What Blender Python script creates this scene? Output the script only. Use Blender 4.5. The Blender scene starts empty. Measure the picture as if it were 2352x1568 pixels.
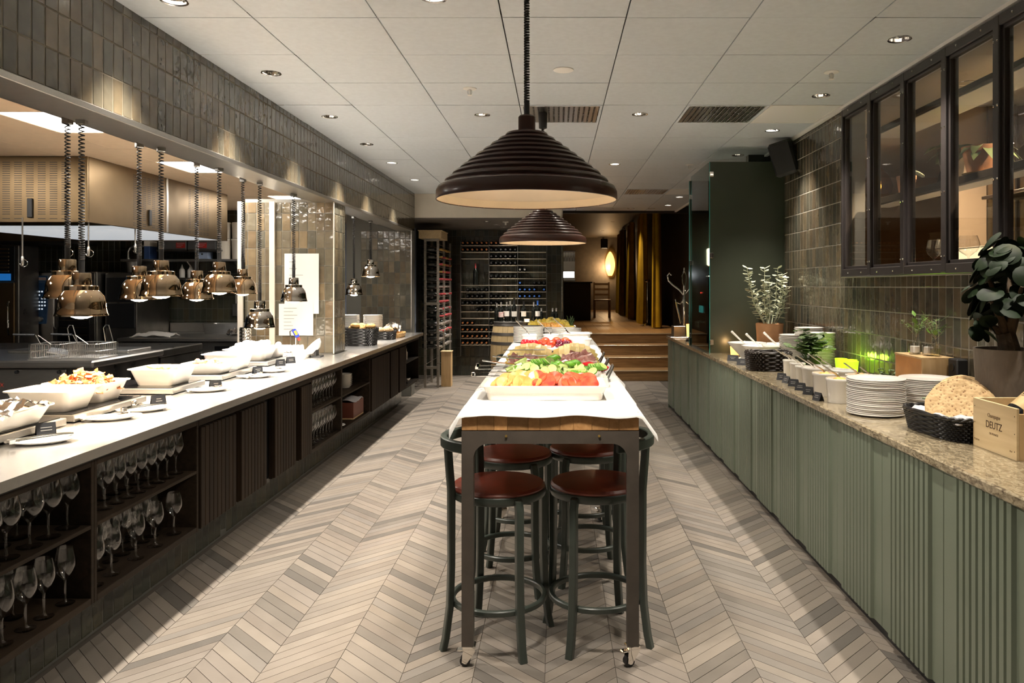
import bpy, bmesh, math, random
from math import pi, sin, cos, sqrt, atan2, radians
from mathutils import Vector, Matrix, Euler, noise as mnoise
random.seed(7)
S = bpy.context.scene
C = S.collection

# ------------------------------------------------------------------ camera
CH = 1.525                      # lens height
cd = bpy.data.cameras.new('camera')
cam = bpy.data.objects.new('camera', cd); C.objects.link(cam)
cam.location = (0, 0, CH); cam.rotation_euler = (pi/2, 0, 0)
cd.sensor_width = 36; cd.lens = 1765/2352*36
cd.shift_x = -102/2352; cd.shift_y = -129/2352
cd.clip_start = .05; cd.clip_end = 100
S.camera = cam

# ------------------------------------------------------------------ world, exposure
W = bpy.data.worlds.new('world'); S.world = W; W.use_nodes = True
W.node_tree.nodes['Background'].inputs[0].default_value = (.9, .92, 1, 1)
W.node_tree.nodes['Background'].inputs[1].default_value = .001
vs = S.view_settings
vs.view_transform = 'Standard'; vs.look = 'None'; vs.gamma = 1; vs.exposure = EXPOSURE = 1.08
vs.use_curve_mapping = False
S.cycles.transparent_max_bounces = 20; S.cycles.max_bounces = 6; S.cycles.diffuse_bounces = 3; S.cycles.glossy_bounces = 3; S.cycles.adaptive_threshold = .06; S.cycles.blur_glossy = 1.0; S.cycles.use_fast_gi = False

# lamp powers (W); the lamps themselves are built with their fittings further down
P_DOWN_KITCHEN = 160; P_DOWN_MID = 42; P_DOWN_WALL = 80; P_PENDANT = 44; P_HEAT = 34
WARM = (1, .91, .79); WARM2 = (1, .76, .5); NEUTRAL = (1, .9, .78)

# ------------------------------------------------------------------ helpers
def px(X, Y, z): return 1278+1765*X/Y, 655+1765*(CH-z)/Y
def at(x, y, z):                # where a floor-parallel plane at height z lies along a sight line
    d = (CH-z)*1765/(y-655); return Vector(((x-1278)*d/1765, d, z))

class MB:
    "collects shapes; build() links them as ONE mesh object"
    def __init__(s): s.v = []; s.f = []
    def add(s, v, f):
        n = len(s.v); s.v += [tuple(p) for p in v]; s.f += [tuple(i+n for i in q) for q in f]; return s
    def box(s, x0, x1, y0, y1, z0, z1):
        return s.add([(x0,y0,z0),(x1,y0,z0),(x1,y1,z0),(x0,y1,z0),(x0,y0,z1),(x1,y0,z1),(x1,y1,z1),(x0,y1,z1)],
              [(3,2,1,0),(4,5,6,7),(0,1,5,4),(1,2,6,5),(2,3,7,6),(3,0,4,7)])
    def cbox(s, x0, x1, y0, y1, z0, z1, c=.004):      # box with chamfered edges
        c = min(c, (x1-x0)/2.1, (y1-y0)/2.1, (z1-z0)/2.1)
        pts = []; X=(x0,x1); Y=(y0,y1); Z=(z0,z1); idx = {}
        for i in (0,1):
            for j in (0,1):
                for k in (0,1):
                    a=(X[i],Y[j],Z[k]); sg=(1-2*i,1-2*j,1-2*k)
                    for ax in range(3):
                        p=[a[q]+(0 if q==ax else sg[q]*c) for q in range(3)]
                        idx[i,j,k,ax]=len(pts); pts.append(p)
        f=[]
        for ax in range(3):
            o=[q for q in range(3) if q!=ax]
            for sd in (0,1):
                def g(u,w):
                    t=[0,0,0]; t[ax]=sd; t[o[0]]=u; t[o[1]]=w; return idx[t[0],t[1],t[2],ax]
                q=[g(0,0),g(1,0),g(1,1),g(0,1)]
                if (sd==0) ^ (ax==1): q.reverse()
                f.append(q)
        for ax in range(3):                            # edge chamfers
            o=[q for q in range(3) if q!=ax]
            for u in (0,1):
                for w in (0,1):
                    t0=[0,0,0]; t0[o[0]]=u; t0[o[1]]=w; t1=t0[:]; t1[ax]=1
                    q=[idx[t0[0],t0[1],t0[2],o[0]],idx[t0[0],t0[1],t0[2],o[1]],idx[t1[0],t1[1],t1[2],o[1]],idx[t1[0],t1[1],t1[2],o[0]]]
                    f.append(q)
        for i in (0,1):
            for j in (0,1):
                for k in (0,1): f.append([idx[i,j,k,0],idx[i,j,k,1],idx[i,j,k,2]])
        return s.add(pts, f)
    def lathe(s, prof, n=24, c=(0,0,0), cap0=False, cap1=False, axis='z'):
        v=[]; f=[]; m=len(prof)
        for (r,z) in prof:
            for i in range(n):
                a=2*pi*i/n; p=(r*cos(a), r*sin(a), z)
                if axis=='x': p=(p[2],p[0],p[1])
                if axis=='y': p=(p[1],p[2],p[0])
                v.append((p[0]+c[0],p[1]+c[1],p[2]+c[2]))
        for j in range(m-1):
            for i in range(n):
                i2=(i+1)%n; f.append((j*n+i, j*n+i2, (j+1)*n+i2, (j+1)*n+i))
        if cap0: f.append(tuple(range(n-1,-1,-1)))
        if cap1: f.append(tuple((m-1)*n+i for i in range(n)))
        return s.add(v, f)
    def cyl(s, c, r, z0, z1, n=20, r1=None, axis='z'):
        return s.lathe([(r,z0),(r if r1 is None else r1,z1)], n, c, True, True, axis)
    def tube(s, pts, r, n=8, closed=False, caps=True):
        P=[Vector(p) for p in pts]; v=[]; f=[]; m=len(P); up=None
        for k in range(m):
            a=P[(k-1)%m] if closed else P[max(k-1,0)]; b=P[(k+1)%m] if closed else P[min(k+1,m-1)]
            t=(b-a).normalized() if (b-a).length>1e-9 else Vector((0,0,1))
            if up is None: up=Vector((0,0,1)) if abs(t.z)<.9 else Vector((1,0,0))
            u=t.cross(up)
            if u.length<1e-6: u=t.orthogonal()
            u.normalize(); w=u.cross(t).normalized(); up=w
            rr=r[k] if isinstance(r,(list,tuple)) else r
            for i in range(n):
                q=2*pi*i/n; v.append(P[k]+rr*(cos(q)*u+sin(q)*w))
        for k in range(m if closed else m-1):
            k2=(k+1)%m
            for i in range(n):
                i2=(i+1)%n; f.append((k*n+i,k*n+i2,k2*n+i2,k2*n+i))
        if caps and not closed: f.append(tuple(range(n-1,-1,-1))); f.append(tuple((m-1)*n+i for i in range(n)))
        return s.add(v,f)
    def prism(s, poly, a, b, axis='z'):               # polygon extruded from a to b along axis
        n=len(poly); v=[]
        for h in (a,b):
            for (p,q) in poly: v.append({'z':(p,q,h),'y':(p,h,q),'x':(h,p,q)}[axis])
        f=[tuple(range(n-1,-1,-1)),tuple(range(n,2*n))]+[(i,(i+1)%n,n+(i+1)%n,n+i) for i in range(n)]
        return s.add(v,f)
    def loft(s, rings, cap0=False, cap1=False, closed=True):
        n=len(rings[0]); v=[p for r in rings for p in r]; f=[]
        for j in range(len(rings)-1):
            for i in range(n if closed else n-1):
                i2=(i+1)%n; f.append((j*n+i,j*n+i2,(j+1)*n+i2,(j+1)*n+i))
        if cap0: f.append(tuple(range(n-1,-1,-1)))
        if cap1: f.append(tuple((len(rings)-1)*n+i for i in range(n)))
        return s.add(v,f)
    def blob(s, c, rx, ry, rz, n=10, m=7, amp=0, fr=3, seed=0):
        v=[];f=[]
        def d(x,y,z):
            k=1+amp*mnoise.noise(Vector((x*fr+seed,y*fr+seed*1.7,z*fr)))
            return (c[0]+rx*x*k,c[1]+ry*y*k,c[2]+rz*z*k)
        v.append(d(0,0,-1))
        for j in range(1,m):
            t=pi*j/m
            for i in range(n):
                a=2*pi*i/n; v.append(d(sin(t)*cos(a),sin(t)*sin(a),-cos(t)))
        v.append(d(0,0,1))
        for i in range(n): f.append((0,1+(i+1)%n,1+i))
        for j in range(m-2):
            for i in range(n):
                i2=(i+1)%n; f.append((1+j*n+i,1+j*n+i2,1+(j+1)*n+i2,1+(j+1)*n+i))
        L=len(v)-1
        for i in range(n): f.append((L,1+(m-2)*n+i,1+(m-2)*n+(i+1)%n))
        return s.add(v,f)
    def xf(s, M):
        s.v=[tuple(M@Vector(p)) for p in s.v]; return s
    def mesh(s, name, mat, smooth=True, ang=35):
        me=bpy.data.meshes.new(name); me.from_pydata(s.v,[],s.f)
        bm=bmesh.new(); bm.from_mesh(me); bmesh.ops.recalc_face_normals(bm, faces=bm.faces); bm.to_mesh(me); bm.free()
        me.materials.append(mat)
        if smooth:
            me.shade_smooth()
            me.set_sharp_from_angle(angle=radians(ang))
        me.update(); return me
    def build(s, name, mat, parent=None, loc=None, rot=None, smooth=True, ang=35):
        return link(name, s.mesh(name, mat, smooth, ang), parent, loc, rot)

def link(name, data, parent=None, loc=None, rot=None):
    o=bpy.data.objects.new(name, data); C.objects.link(o)
    if parent: o.parent=parent
    if loc is not None: o.location=loc
    if rot is not None: o.rotation_euler=rot if not isinstance(rot,(int,float)) else (0,0,rot)
    return o
def tag(o, label=None, cat=None, group=None, kind=None):
    if label: o['label']=label
    if cat: o['category']=cat
    if group: o['group']=group
    if kind: o['kind']=kind
    return o
def thing(name, label, cat, loc=(0,0,0), rz=0, group=None):
    return tag(link(name, None, None, loc, rz), label, cat, group)
def struct(name, o=None, label=None):
    if o is None: o=link(name, None)
    return tag(o, label, None, None, 'structure')
def copy_tree(o, parent=None):
    c=o.copy(); C.objects.link(c)
    if parent: c.parent=parent
    for ch in list(o.children): copy_tree(ch, c)
    return c
ORD=['first','second','third','fourth','fifth','sixth','seventh','eighth','ninth','tenth','eleventh','twelfth','thirteenth','fourteenth','fifteenth','sixteenth']
def nth(n): return '%d%s'%(n,'th' if 10<n%100<14 else {1:'st',2:'nd',3:'rd'}.get(n%10,'th'))
def lamp(kind, name, parent, loc, power, color, size=.03, rot=(0,0,0), spot=None, blend=.6):
    L=bpy.data.lights.new(name, kind); L.energy=power; L.color=color
    if kind=='AREA': L.size=size
    else: L.shadow_soft_size=size
    if kind=='SPOT': L.spot_size=spot; L.spot_blend=blend
    return link(name, L, parent, loc, rot)
def text(name, s, size, mat, parent, loc, rot, ext=.0004, align='CENTER', sx=1.0):
    cu=bpy.data.curves.new(name,'FONT'); cu.body=s; cu.size=size; cu.extrude=ext; cu.align_x=align; cu.align_y='CENTER'; cu.resolution_u=3
    t=bpy.data.objects.new('tmp',cu); C.objects.link(t)
    bpy.context.view_layer.update()
    me=bpy.data.meshes.new_from_object(t.evaluated_get(bpy.context.evaluated_depsgraph_get()))
    bpy.data.objects.remove(t); bpy.data.curves.remove(cu)
    me.materials.clear(); me.materials.append(mat)
    for v in me.vertices: v.co.x*=sx
    return link(name, me, parent, loc, rot)

# ------------------------------------------------------------------ materials
MATS={}
def nodes(name):
    m=bpy.data.materials.new(name); m.use_nodes=True; nt=m.node_tree
    return m, nt, nt.nodes['Principled BSDF']
def mat(name, col, rough=.5, metal=0, var=0, vscale=8, bump=0, bscale=40, stretch=(1,1,1), coat=0, col2=None, emit=None, es=0, sheen=0, trans=0, detail=3, alpha=None, sss=0, rvar=0):
    m,nt,b=nodes(name); N=nt.nodes; L=nt.links
    b.inputs['Base Color'].default_value=(*col,1); b.inputs['Roughness'].default_value=rough; b.inputs['Metallic'].default_value=metal
    b.inputs['Coat Weight'].default_value=coat; b.inputs['Sheen Weight'].default_value=sheen
    b.inputs['Transmission Weight'].default_value=trans
    if sss: b.inputs['Subsurface Weight'].default_value=sss; b.inputs['Subsurface Radius'].default_value=(.02,.01,.006)
    if emit: b.inputs['Emission Color'].default_value=(*emit,1); b.inputs['Emission Strength'].default_value=es; m.cycles.emission_sampling='NONE' if name!='hood_light' else 'AUTO'
    if var or bump or col2 or rvar:
        tc=N.new('ShaderNodeTexCoord'); mp=N.new('ShaderNodeMapping'); mp.inputs['Scale'].default_value=stretch
        oi=N.new('ShaderNodeObjectInfo'); vm=N.new('ShaderNodeVectorMath'); vm.operation='ADD'
        sc=N.new('ShaderNodeMath'); sc.operation='MULTIPLY'; sc.inputs[1].default_value=37
        L.new(oi.outputs['Random'],sc.inputs[0]); L.new(tc.outputs['Object'],vm.inputs[0]); L.new(sc.outputs[0],vm.inputs[1]); L.new(vm.outputs[0],mp.inputs['Vector'])
    if var or col2:
        n=N.new('ShaderNodeTexNoise'); n.inputs['Scale'].default_value=vscale; n.inputs['Detail'].default_value=detail; L.new(mp.outputs[0],n.inputs['Vector'])
        r=N.new('ShaderNodeValToRGB'); r.color_ramp.elements[0].position=.35; r.color_ramp.elements[1].position=.65
        c2=col2 if col2 else tuple(c*(1-var) for c in col); c1=col if col2 else tuple(min(1,c*(1+var*.6)) for c in col)
        r.color_ramp.elements[0].color=(*c1,1); r.color_ramp.elements[1].color=(*c2,1)
        L.new(n.outputs['Fac'],r.inputs[0]); L.new(r.outputs[0],b.inputs['Base Color'])
    if rvar:
        n=N.new('ShaderNodeTexNoise'); n.inputs['Scale'].default_value=vscale*1.7; L.new(mp.outputs[0],n.inputs['Vector'])
        mr=N.new('ShaderNodeMapRange'); mr.inputs[3].default_value=max(0,rough-rvar); mr.inputs[4].default_value=rough+rvar
        mr.inputs[1].default_value=.3; mr.inputs[2].default_value=.7
        L.new(n.outputs['Fac'],mr.inputs[0]); L.new(mr.outputs[0],b.inputs['Roughness'])
    if bump:
        n=N.new('ShaderNodeTexNoise'); n.inputs['Scale'].default_value=bscale; n.inputs['Detail'].default_value=2; L.new(mp.outputs[0],n.inputs['Vector'])
        bp=N.new('ShaderNodeBump'); bp.inputs['Strength'].default_value=bump; bp.inputs['Distance'].default_value=.01
        L.new(n.outputs['Fac'],bp.inputs['Height']); L.new(bp.outputs[0],b.inputs['Normal'])
    MATS[name]=m; return m
def piece_mat(name, cols, rough, bump=0, bscale=20, coat=0, var=.12, vscale=14, rvar=0, spec=.5):
    "material whose colour differs from piece to piece (tile, plank, slat)"
    m,nt,b=nodes(name); N=nt.nodes; L=nt.links
    b.inputs['Roughness'].default_value=rough; b.inputs['Coat Weight'].default_value=coat; b.inputs['Specular IOR Level'].default_value=spec
    oi=N.new('ShaderNodeObjectInfo'); g=N.new('ShaderNodeNewGeometry'); a=N.new('ShaderNodeMath'); a.operation='ADD'; fr=N.new('ShaderNodeMath'); fr.operation='FRACT'
    L.new(oi.outputs['Random'],a.inputs[0]); L.new(g.outputs['Random Per Island'],a.inputs[1]); L.new(a.outputs[0],fr.inputs[0])
    r=N.new('ShaderNodeValToRGB'); r.color_ramp.interpolation='CONSTANT'; e=r.color_ramp.elements
    while len(e)<len(cols): e.new(.5)
    for i,c in enumerate(cols): e[i].position=i/len(cols); e[i].color=(*c,1)
    L.new(fr.outputs[0],r.inputs[0])
    tc=N.new('ShaderNodeTexCoord'); vm=N.new('ShaderNodeVectorMath'); vm.operation='ADD'; sc=N.new('ShaderNodeMath'); sc.operation='MULTIPLY'; sc.inputs[1].default_value=61
    L.new(fr.outputs[0],sc.inputs[0]); L.new(tc.outputs['Object'],vm.inputs[0]); L.new(sc.outputs[0],vm.inputs[1])
    n=N.new('ShaderNodeTexNoise'); n.inputs['Scale'].default_value=vscale; L.new(vm.outputs[0],n.inputs['Vector'])
    mr=N.new('ShaderNodeMapRange'); mr.inputs[1].default_value=.3; mr.inputs[2].default_value=.7; mr.inputs[3].default_value=1-var; mr.inputs[4].default_value=1+var
    L.new(n.outputs['Fac'],mr.inputs[0])
    mx=N.new('ShaderNodeVectorMath'); mx.operation='SCALE'; L.new(r.outputs[0],mx.inputs[0]); L.new(mr.outputs[0],mx.inputs['Scale']); L.new(mx.outputs[0],b.inputs['Base Color'])
    if rvar:
        m2=N.new('ShaderNodeMapRange'); m2.inputs[1].default_value=.3; m2.inputs[2].default_value=.7; m2.inputs[3].default_value=rough-rvar; m2.inputs[4].default_value=rough+rvar
        L.new(n.outputs['Fac'],m2.inputs[0]); L.new(m2.outputs[0],b.inputs['Roughness'])
    if bump:
        n2=N.new('ShaderNodeTexNoise'); n2.inputs['Scale'].default_value=bscale; n2.inputs['Detail'].default_value=1.5; L.new(vm.outputs[0],n2.inputs['Vector'])
        bp=N.new('ShaderNodeBump'); bp.inputs['Strength'].default_value=bump; bp.inputs['Distance'].default_value=.006
        L.new(n2.outputs['Fac'],bp.inputs['Height']); L.new(bp.outputs[0],b.inputs['Normal'])
        if coat: L.new(bp.outputs[0],b.inputs['Coat Normal'])
    MATS[name]=m; return m
def emis(name, col, st):
    m=bpy.data.materials.new(name); m.use_nodes=True; nt=m.node_tree; nt.nodes.clear()
    e=nt.nodes.new('ShaderNodeEmission'); o=nt.nodes.new('ShaderNodeOutputMaterial'); e.inputs[0].default_value=(*col,1); e.inputs[1].default_value=st
    nt.links.new(e.outputs[0],o.inputs[0]); MATS[name]=m
    if name!='light_panel': m.cycles.emission_sampling='NONE'
    return m
def thin_glass(name, tint=(1,1,1), ior=1.5, rough=0, boost=1.0, base=.02):
    m=bpy.data.materials.new(name); m.use_nodes=True; nt=m.node_tree; nt.nodes.clear(); N=nt.nodes; L=nt.links
    t=N.new('ShaderNodeBsdfTransparent'); t.inputs[0].default_value=(*tint,1)
    g=N.new('ShaderNodeBsdfGlossy'); g.inputs['Roughness'].default_value=rough
    lw=N.new('ShaderNodeLayerWeight'); lw.inputs[0].default_value=.5; f=N.new('ShaderNodeMath'); f.operation='POWER'; f.inputs[1].default_value=4.0; L.new(lw.outputs['Facing'],f.inputs[0])
    ma=N.new('ShaderNodeMath'); ma.operation='MULTIPLY_ADD'; ma.inputs[1].default_value=boost; ma.inputs[2].default_value=base; ma.use_clamp=True
    mx=N.new('ShaderNodeMixShader'); o=N.new('ShaderNodeOutputMaterial')
    L.new(f.outputs[0],ma.inputs[0]); L.new(ma.outputs[0],mx.inputs[0]); L.new(t.outputs[0],mx.inputs[1]); L.new(g.outputs[0],mx.inputs[2]); L.new(mx.outputs[0],o.inputs[0])
    MATS[name]=m; return m
def wood(name, c1, c2, rough=.4, axis=1, scale=6, coat=0, bump=.1, pervar=.25, spec=.5):
    "grain that runs along one axis, each board its own tone"
    m,nt,b=nodes(name); N=nt.nodes; L=nt.links
    b.inputs['Roughness'].default_value=rough; b.inputs['Coat Weight'].default_value=coat; b.inputs['Specular IOR Level'].default_value=spec
    tc=N.new('ShaderNodeTexCoord'); oi=N.new('ShaderNodeObjectInfo'); sc=N.new('ShaderNodeMath'); sc.operation='MULTIPLY'; sc.inputs[1].default_value=53
    vm=N.new('ShaderNodeVectorMath'); vm.operation='ADD'; mp=N.new('ShaderNodeMapping'); st=[8,8,8]; st[axis]=.7; mp.inputs['Scale'].default_value=st
    L.new(oi.outputs['Random'],sc.inputs[0]); L.new(tc.outputs['Object'],vm.inputs[0]); L.new(sc.outputs[0],vm.inputs[1]); L.new(vm.outputs[0],mp.inputs[0])
    n=N.new('ShaderNodeTexNoise'); n.inputs['Scale'].default_value=scale; n.inputs['Detail'].default_value=5; n.inputs['Distortion'].default_value=.6; L.new(mp.outputs[0],n.inputs['Vector'])
    r=N.new('ShaderNodeValToRGB'); r.color_ramp.elements[0].position=.3; r.color_ramp.elements[1].position=.7
    r.color_ramp.elements[0].color=(*c1,1); r.color_ramp.elements[1].color=(*c2,1); L.new(n.outputs['Fac'],r.inputs[0])
    mr=N.new('ShaderNodeMapRange'); mr.inputs[3].default_value=1-pervar; mr.inputs[4].default_value=1+pervar; L.new(oi.outputs['Random'],mr.inputs[0])
    mx=N.new('ShaderNodeVectorMath'); mx.operation='SCALE'; L.new(r.outputs[0],mx.inputs[0]); L.new(mr.outputs[0],mx.inputs['Scale']); L.new(mx.outputs[0],b.inputs['Base Color'])
    bp=N.new('ShaderNodeBump'); bp.inputs['Strength'].default_value=bump; bp.inputs['Distance'].default_value=.002; L.new(n.outputs['Fac'],bp.inputs['Height']); L.new(bp.outputs[0],b.inputs['Normal'])
    MATS[name]=m; return m

zel=[(.080,.066,.044),(.105,.088,.058),(.070,.064,.046),(.118,.092,.056),(.086,.076,.054),(.096,.072,.044),(.068,.065,.050),(.108,.093,.064)]
M_tile=piece_mat('glazed_tile', zel, .16, bump=.55, bscale=16, coat=.3, var=.16, vscale=12, rvar=.06)
M_tile_lamplit=piece_mat('glazed_tile_lamplit', [(q[0]*2.0,q[1]*1.9,q[2]*1.8) for q in zel], .14, bump=.9, bscale=18, coat=.4, var=.14, vscale=12, rvar=.05)  # same glaze, heat lamp light on the pillar front put into the colour
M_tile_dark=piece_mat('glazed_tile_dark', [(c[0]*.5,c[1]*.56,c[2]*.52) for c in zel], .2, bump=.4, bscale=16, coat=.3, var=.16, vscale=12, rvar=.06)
M_grout=mat('grout',(.30,.28,.24),.9)
M_grout_dark=mat('grout_dark',(.10,.095,.08),.9)
M_grout_floor=mat('floor_grout',(.09,.075,.06),.9)
flo=[(q[0]*.62,q[1]*.60,q[2]*.57) for q in [(.36,.318,.28),(.33,.296,.264),(.385,.345,.305),(.25,.228,.205),(.345,.308,.278),(.20,.185,.17),(.37,.33,.29),(.31,.285,.262),(.35,.308,.268),(.30,.265,.235)]]
M_floor=piece_mat('floor_tile', flo, .5, bump=.05, bscale=60, var=.06, vscale=9, rvar=.06, spec=.35)
M_ceil=mat('ceiling_tile',(.65,.695,.735),.42,var=.04,vscale=30,bump=.03,bscale=300)
M_white=mat('white_paint',(.86,.84,.80),.6,var=.03)
M_cream=mat('cream_paint',(.80,.74,.63),.5,var=.03)
M_steel=mat('brushed_steel',(.60,.58,.55),.3,1,var=.05,vscale=20,stretch=(1,8,8))
M_steel_top=mat('worktop_steel',(.82,.81,.79),.27,1,var=.05,vscale=60,stretch=(.25,6,1),bump=.02,bscale=200)
M_steel_warm=mat('hood_steel',(.21,.145,.078),.38,1,var=.08,vscale=2.5,rvar=.05)
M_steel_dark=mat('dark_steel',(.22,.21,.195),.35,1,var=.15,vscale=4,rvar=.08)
M_chrome=mat('chrome',(.78,.75,.70),.045,1)
M_chrome_warm_refl=mat('warm_reflection_chrome',(.62,.47,.32),.045,1)  # warm kitchen reflections put into the chrome colour
M_chrome_dk=mat('lamp_chrome',(.60,.56,.51),.04,1)
M_black=mat('black_plastic',(.012,.012,.013),.4)
M_blackg=mat('black_gloss',(.008,.008,.009),.12)
M_cord=mat('cord_rubber',(.007,.006,.0055),.5)
M_porc=mat('white_porcelain',(.83,.80,.75),.14,coat=.3)
M_porc_warm=mat('cream_porcelain',(.80,.74,.64),.15,coat=.3)
M_cloth=mat('white_cloth',(.68,.665,.64),.9,bump=.15,bscale=600,sheen=.2)
M_napkin=mat('grey_cloth',(.42,.40,.41),.9,bump=.2,bscale=300)
M_glass=thin_glass('clear_glass',(.985,.985,.985),1.5,0,1.3,.11)
M_pane=thin_glass('window_glass',(.93,.93,.92),1.45,0,.8,.03)
M_pane_g=thin_glass('green_glass',(.55,.62,.58),1.5,0,1.0,.02)
M_green=mat('green_paint',(.15,.175,.128),.36)
M_green_dk=mat('green_screen',(.045,.053,.037),.28,var=.1,vscale=2)
M_gedge=mat('glass_edge',(.05,.30,.28),.1)
M_stoolg=mat('stool_green',(.045,.056,.047),.33,var=.1,vscale=12)
M_leather=mat('red_leather',(.20,.035,.017),.33,var=.2,vscale=9,bump=.08,bscale=220)
M_frame=mat('table_steel_paint',(.082,.068,.056),.42,0,var=.12,vscale=14)
M_window=mat('window_frame_paint',(.030,.025,.024),.35)
M_walnut=wood('dark_slat_wood',(.012,.007,.0035),(.022,.013,.007),.6,2,5,spec=.15)
M_shelf=wood('shelf_wood',(.014,.009,.005),(.026,.017,.010),.6,1,5,spec=.15)
M_oak=wood('oak_block',(.42,.215,.08),(.56,.31,.13),.35,1,7,pervar=.3)
M_step=wood('stair_oak',(.20,.105,.035),(.34,.19,.075),.4,0,5,pervar=.12)
M_pine=wood('pine_crate',(.62,.46,.25),(.72,.56,.33),.5,1,4,pervar=.06)
M_pine2=wood('pine_box',(.52,.33,.15),(.66,.46,.24),.5,2,4,pervar=.1)
M_barrel=wood('barrel_oak',(.52,.38,.19),(.62,.47,.26),.5,2,5,pervar=.12)
M_hoop=mat('hoop_iron',(.16,.15,.14),.45,.8)
M_terra=mat('terracotta',(.55,.29,.14),.8,var=.15,vscale=9)
M_terra2=mat('old_terracotta',(.42,.20,.10),.85,var=.35,vscale=10)
M_conc=mat('concrete',(.20,.165,.13),.9,var=.22,vscale=7,stretch=(1,1,.35),bump=.6,bscale=34)
M_soil=mat('soil',(.03,.02,.014),.95)
M_leaf=mat('dark_leaf',(.008,.018,.005),.6,var=.35,vscale=15); M_leaf.node_tree.nodes['Principled BSDF'].inputs['Specular IOR Level'].default_value=.25
M_leaf_b=mat('fresh_leaf',(.10,.21,.02),.4,var=.3,vscale=20,trans=0)
M_leaf_h=mat('herb_leaf',(.07,.12,.03),.5,var=.3,vscale=20)
M_leaf_p=mat('pale_leaf',(.58,.60,.44),.5,var=.2,vscale=20)
M_leaf_s=mat('succulent_leaf',(.17,.23,.10),.5,var=.25,vscale=18)
M_stem=mat('plant_stem',(.20,.16,.09),.7)
M_trunk=mat('plant_trunk',(.11,.075,.045),.9,var=.4,vscale=16,bump=.8,bscale=30)
M_wick=mat('dark_wicker',(.022,.014,.010),.5,var=.4,vscale=60)
M_wickb=mat('black_wicker',(.010,.009,.009),.42,var=.3,vscale=60)
M_bulb=emis('bulb',(1,.85,.66),7)
M_bulb_heat=emis('heat_bulb',(1,.86,.66),14)
M_dl=emis('downlight_bulb',(1,.86,.68),30)
M_panel=emis('light_panel',(1,.95,.88),13)
M_refl=mat('reflector',(.85,.83,.80),.12,1)
M_brown=mat('pendant_enamel',(.055,.020,.013),.3,var=.1,vscale=10,coat=.2)
M_inner=mat('pendant_inside',(.72,.58,.40),.4,var=.06,vscale=7)
M_card=mat('black_card',(.014,.015,.018),.5)
M_ink=mat('pale_ink',(.30,.29,.27),.8)
M_paper=mat('paper',(.86,.83,.77),.8)
M_bottle=mat('dark_bottle',(.006,.007,.006),.07,coat=.3)
M_cap_o=mat('copper_capsule',(.62,.24,.09),.3,.8)
M_cap_r=mat('pink_capsule',(.60,.10,.11),.3,.4)
M_cap_w=mat('silver_capsule',(.75,.72,.68),.25,.9)
M_cap_b=mat('blue_capsule',(.04,.12,.42),.3,.4)
M_cap_y=mat('gold_capsule',(.62,.42,.13),.3,.8)
M_cap_k=mat('black_capsule',(.015,.014,.014),.25)
M_label=mat('bottle_label',(.78,.74,.68),.6)
M_label_p=mat('pink_label',(.66,.33,.33),.6,col2=(.75,.68,.62),vscale=40)
M_velvet=mat('gold_velvet',(.50,.31,.004),.8,var=.15,vscale=5)
M_rail=mat('wine_shelf_metal',(.75,.68,.56),.3,1)
M_post=mat('rack_post',(.34,.31,.27),.4,.7)

def granite():
    m,nt,b=nodes('granite'); N=nt.nodes; L=nt.links; b.inputs['Roughness'].default_value=.13; b.inputs['Coat Weight'].default_value=.3
    tc=N.new('ShaderNodeTexCoord'); mp=N.new('ShaderNodeMapping'); mp.inputs['Scale'].default_value=(1,.42,1); mp.inputs['Rotation'].default_value=(0,0,.25); L.new(tc.outputs['Object'],mp.inputs[0])
    n=N.new('ShaderNodeTexNoise'); n.inputs['Scale'].default_value=64; n.inputs['Detail'].default_value=6; n.inputs['Roughness'].default_value=.65; n.inputs['Distortion'].default_value=1.2; L.new(mp.outputs[0],n.inputs['Vector'])
    r=N.new('ShaderNodeValToRGB'); e=r.color_ramp.elements; e[0].position=.36; e[0].color=(.10,.075,.048,1); e[1].position=.62; e[1].color=(.36,.30,.20,1)
    k=e.new(.46); k.color=(.20,.16,.10,1); k=e.new(.52); k.color=(.28,.23,.15,1)
    L.new(n.outputs['Fac'],r.inputs[0]); L.new(r.outputs[0],b.inputs['Base Color']); return m
M_granite=granite()

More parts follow.
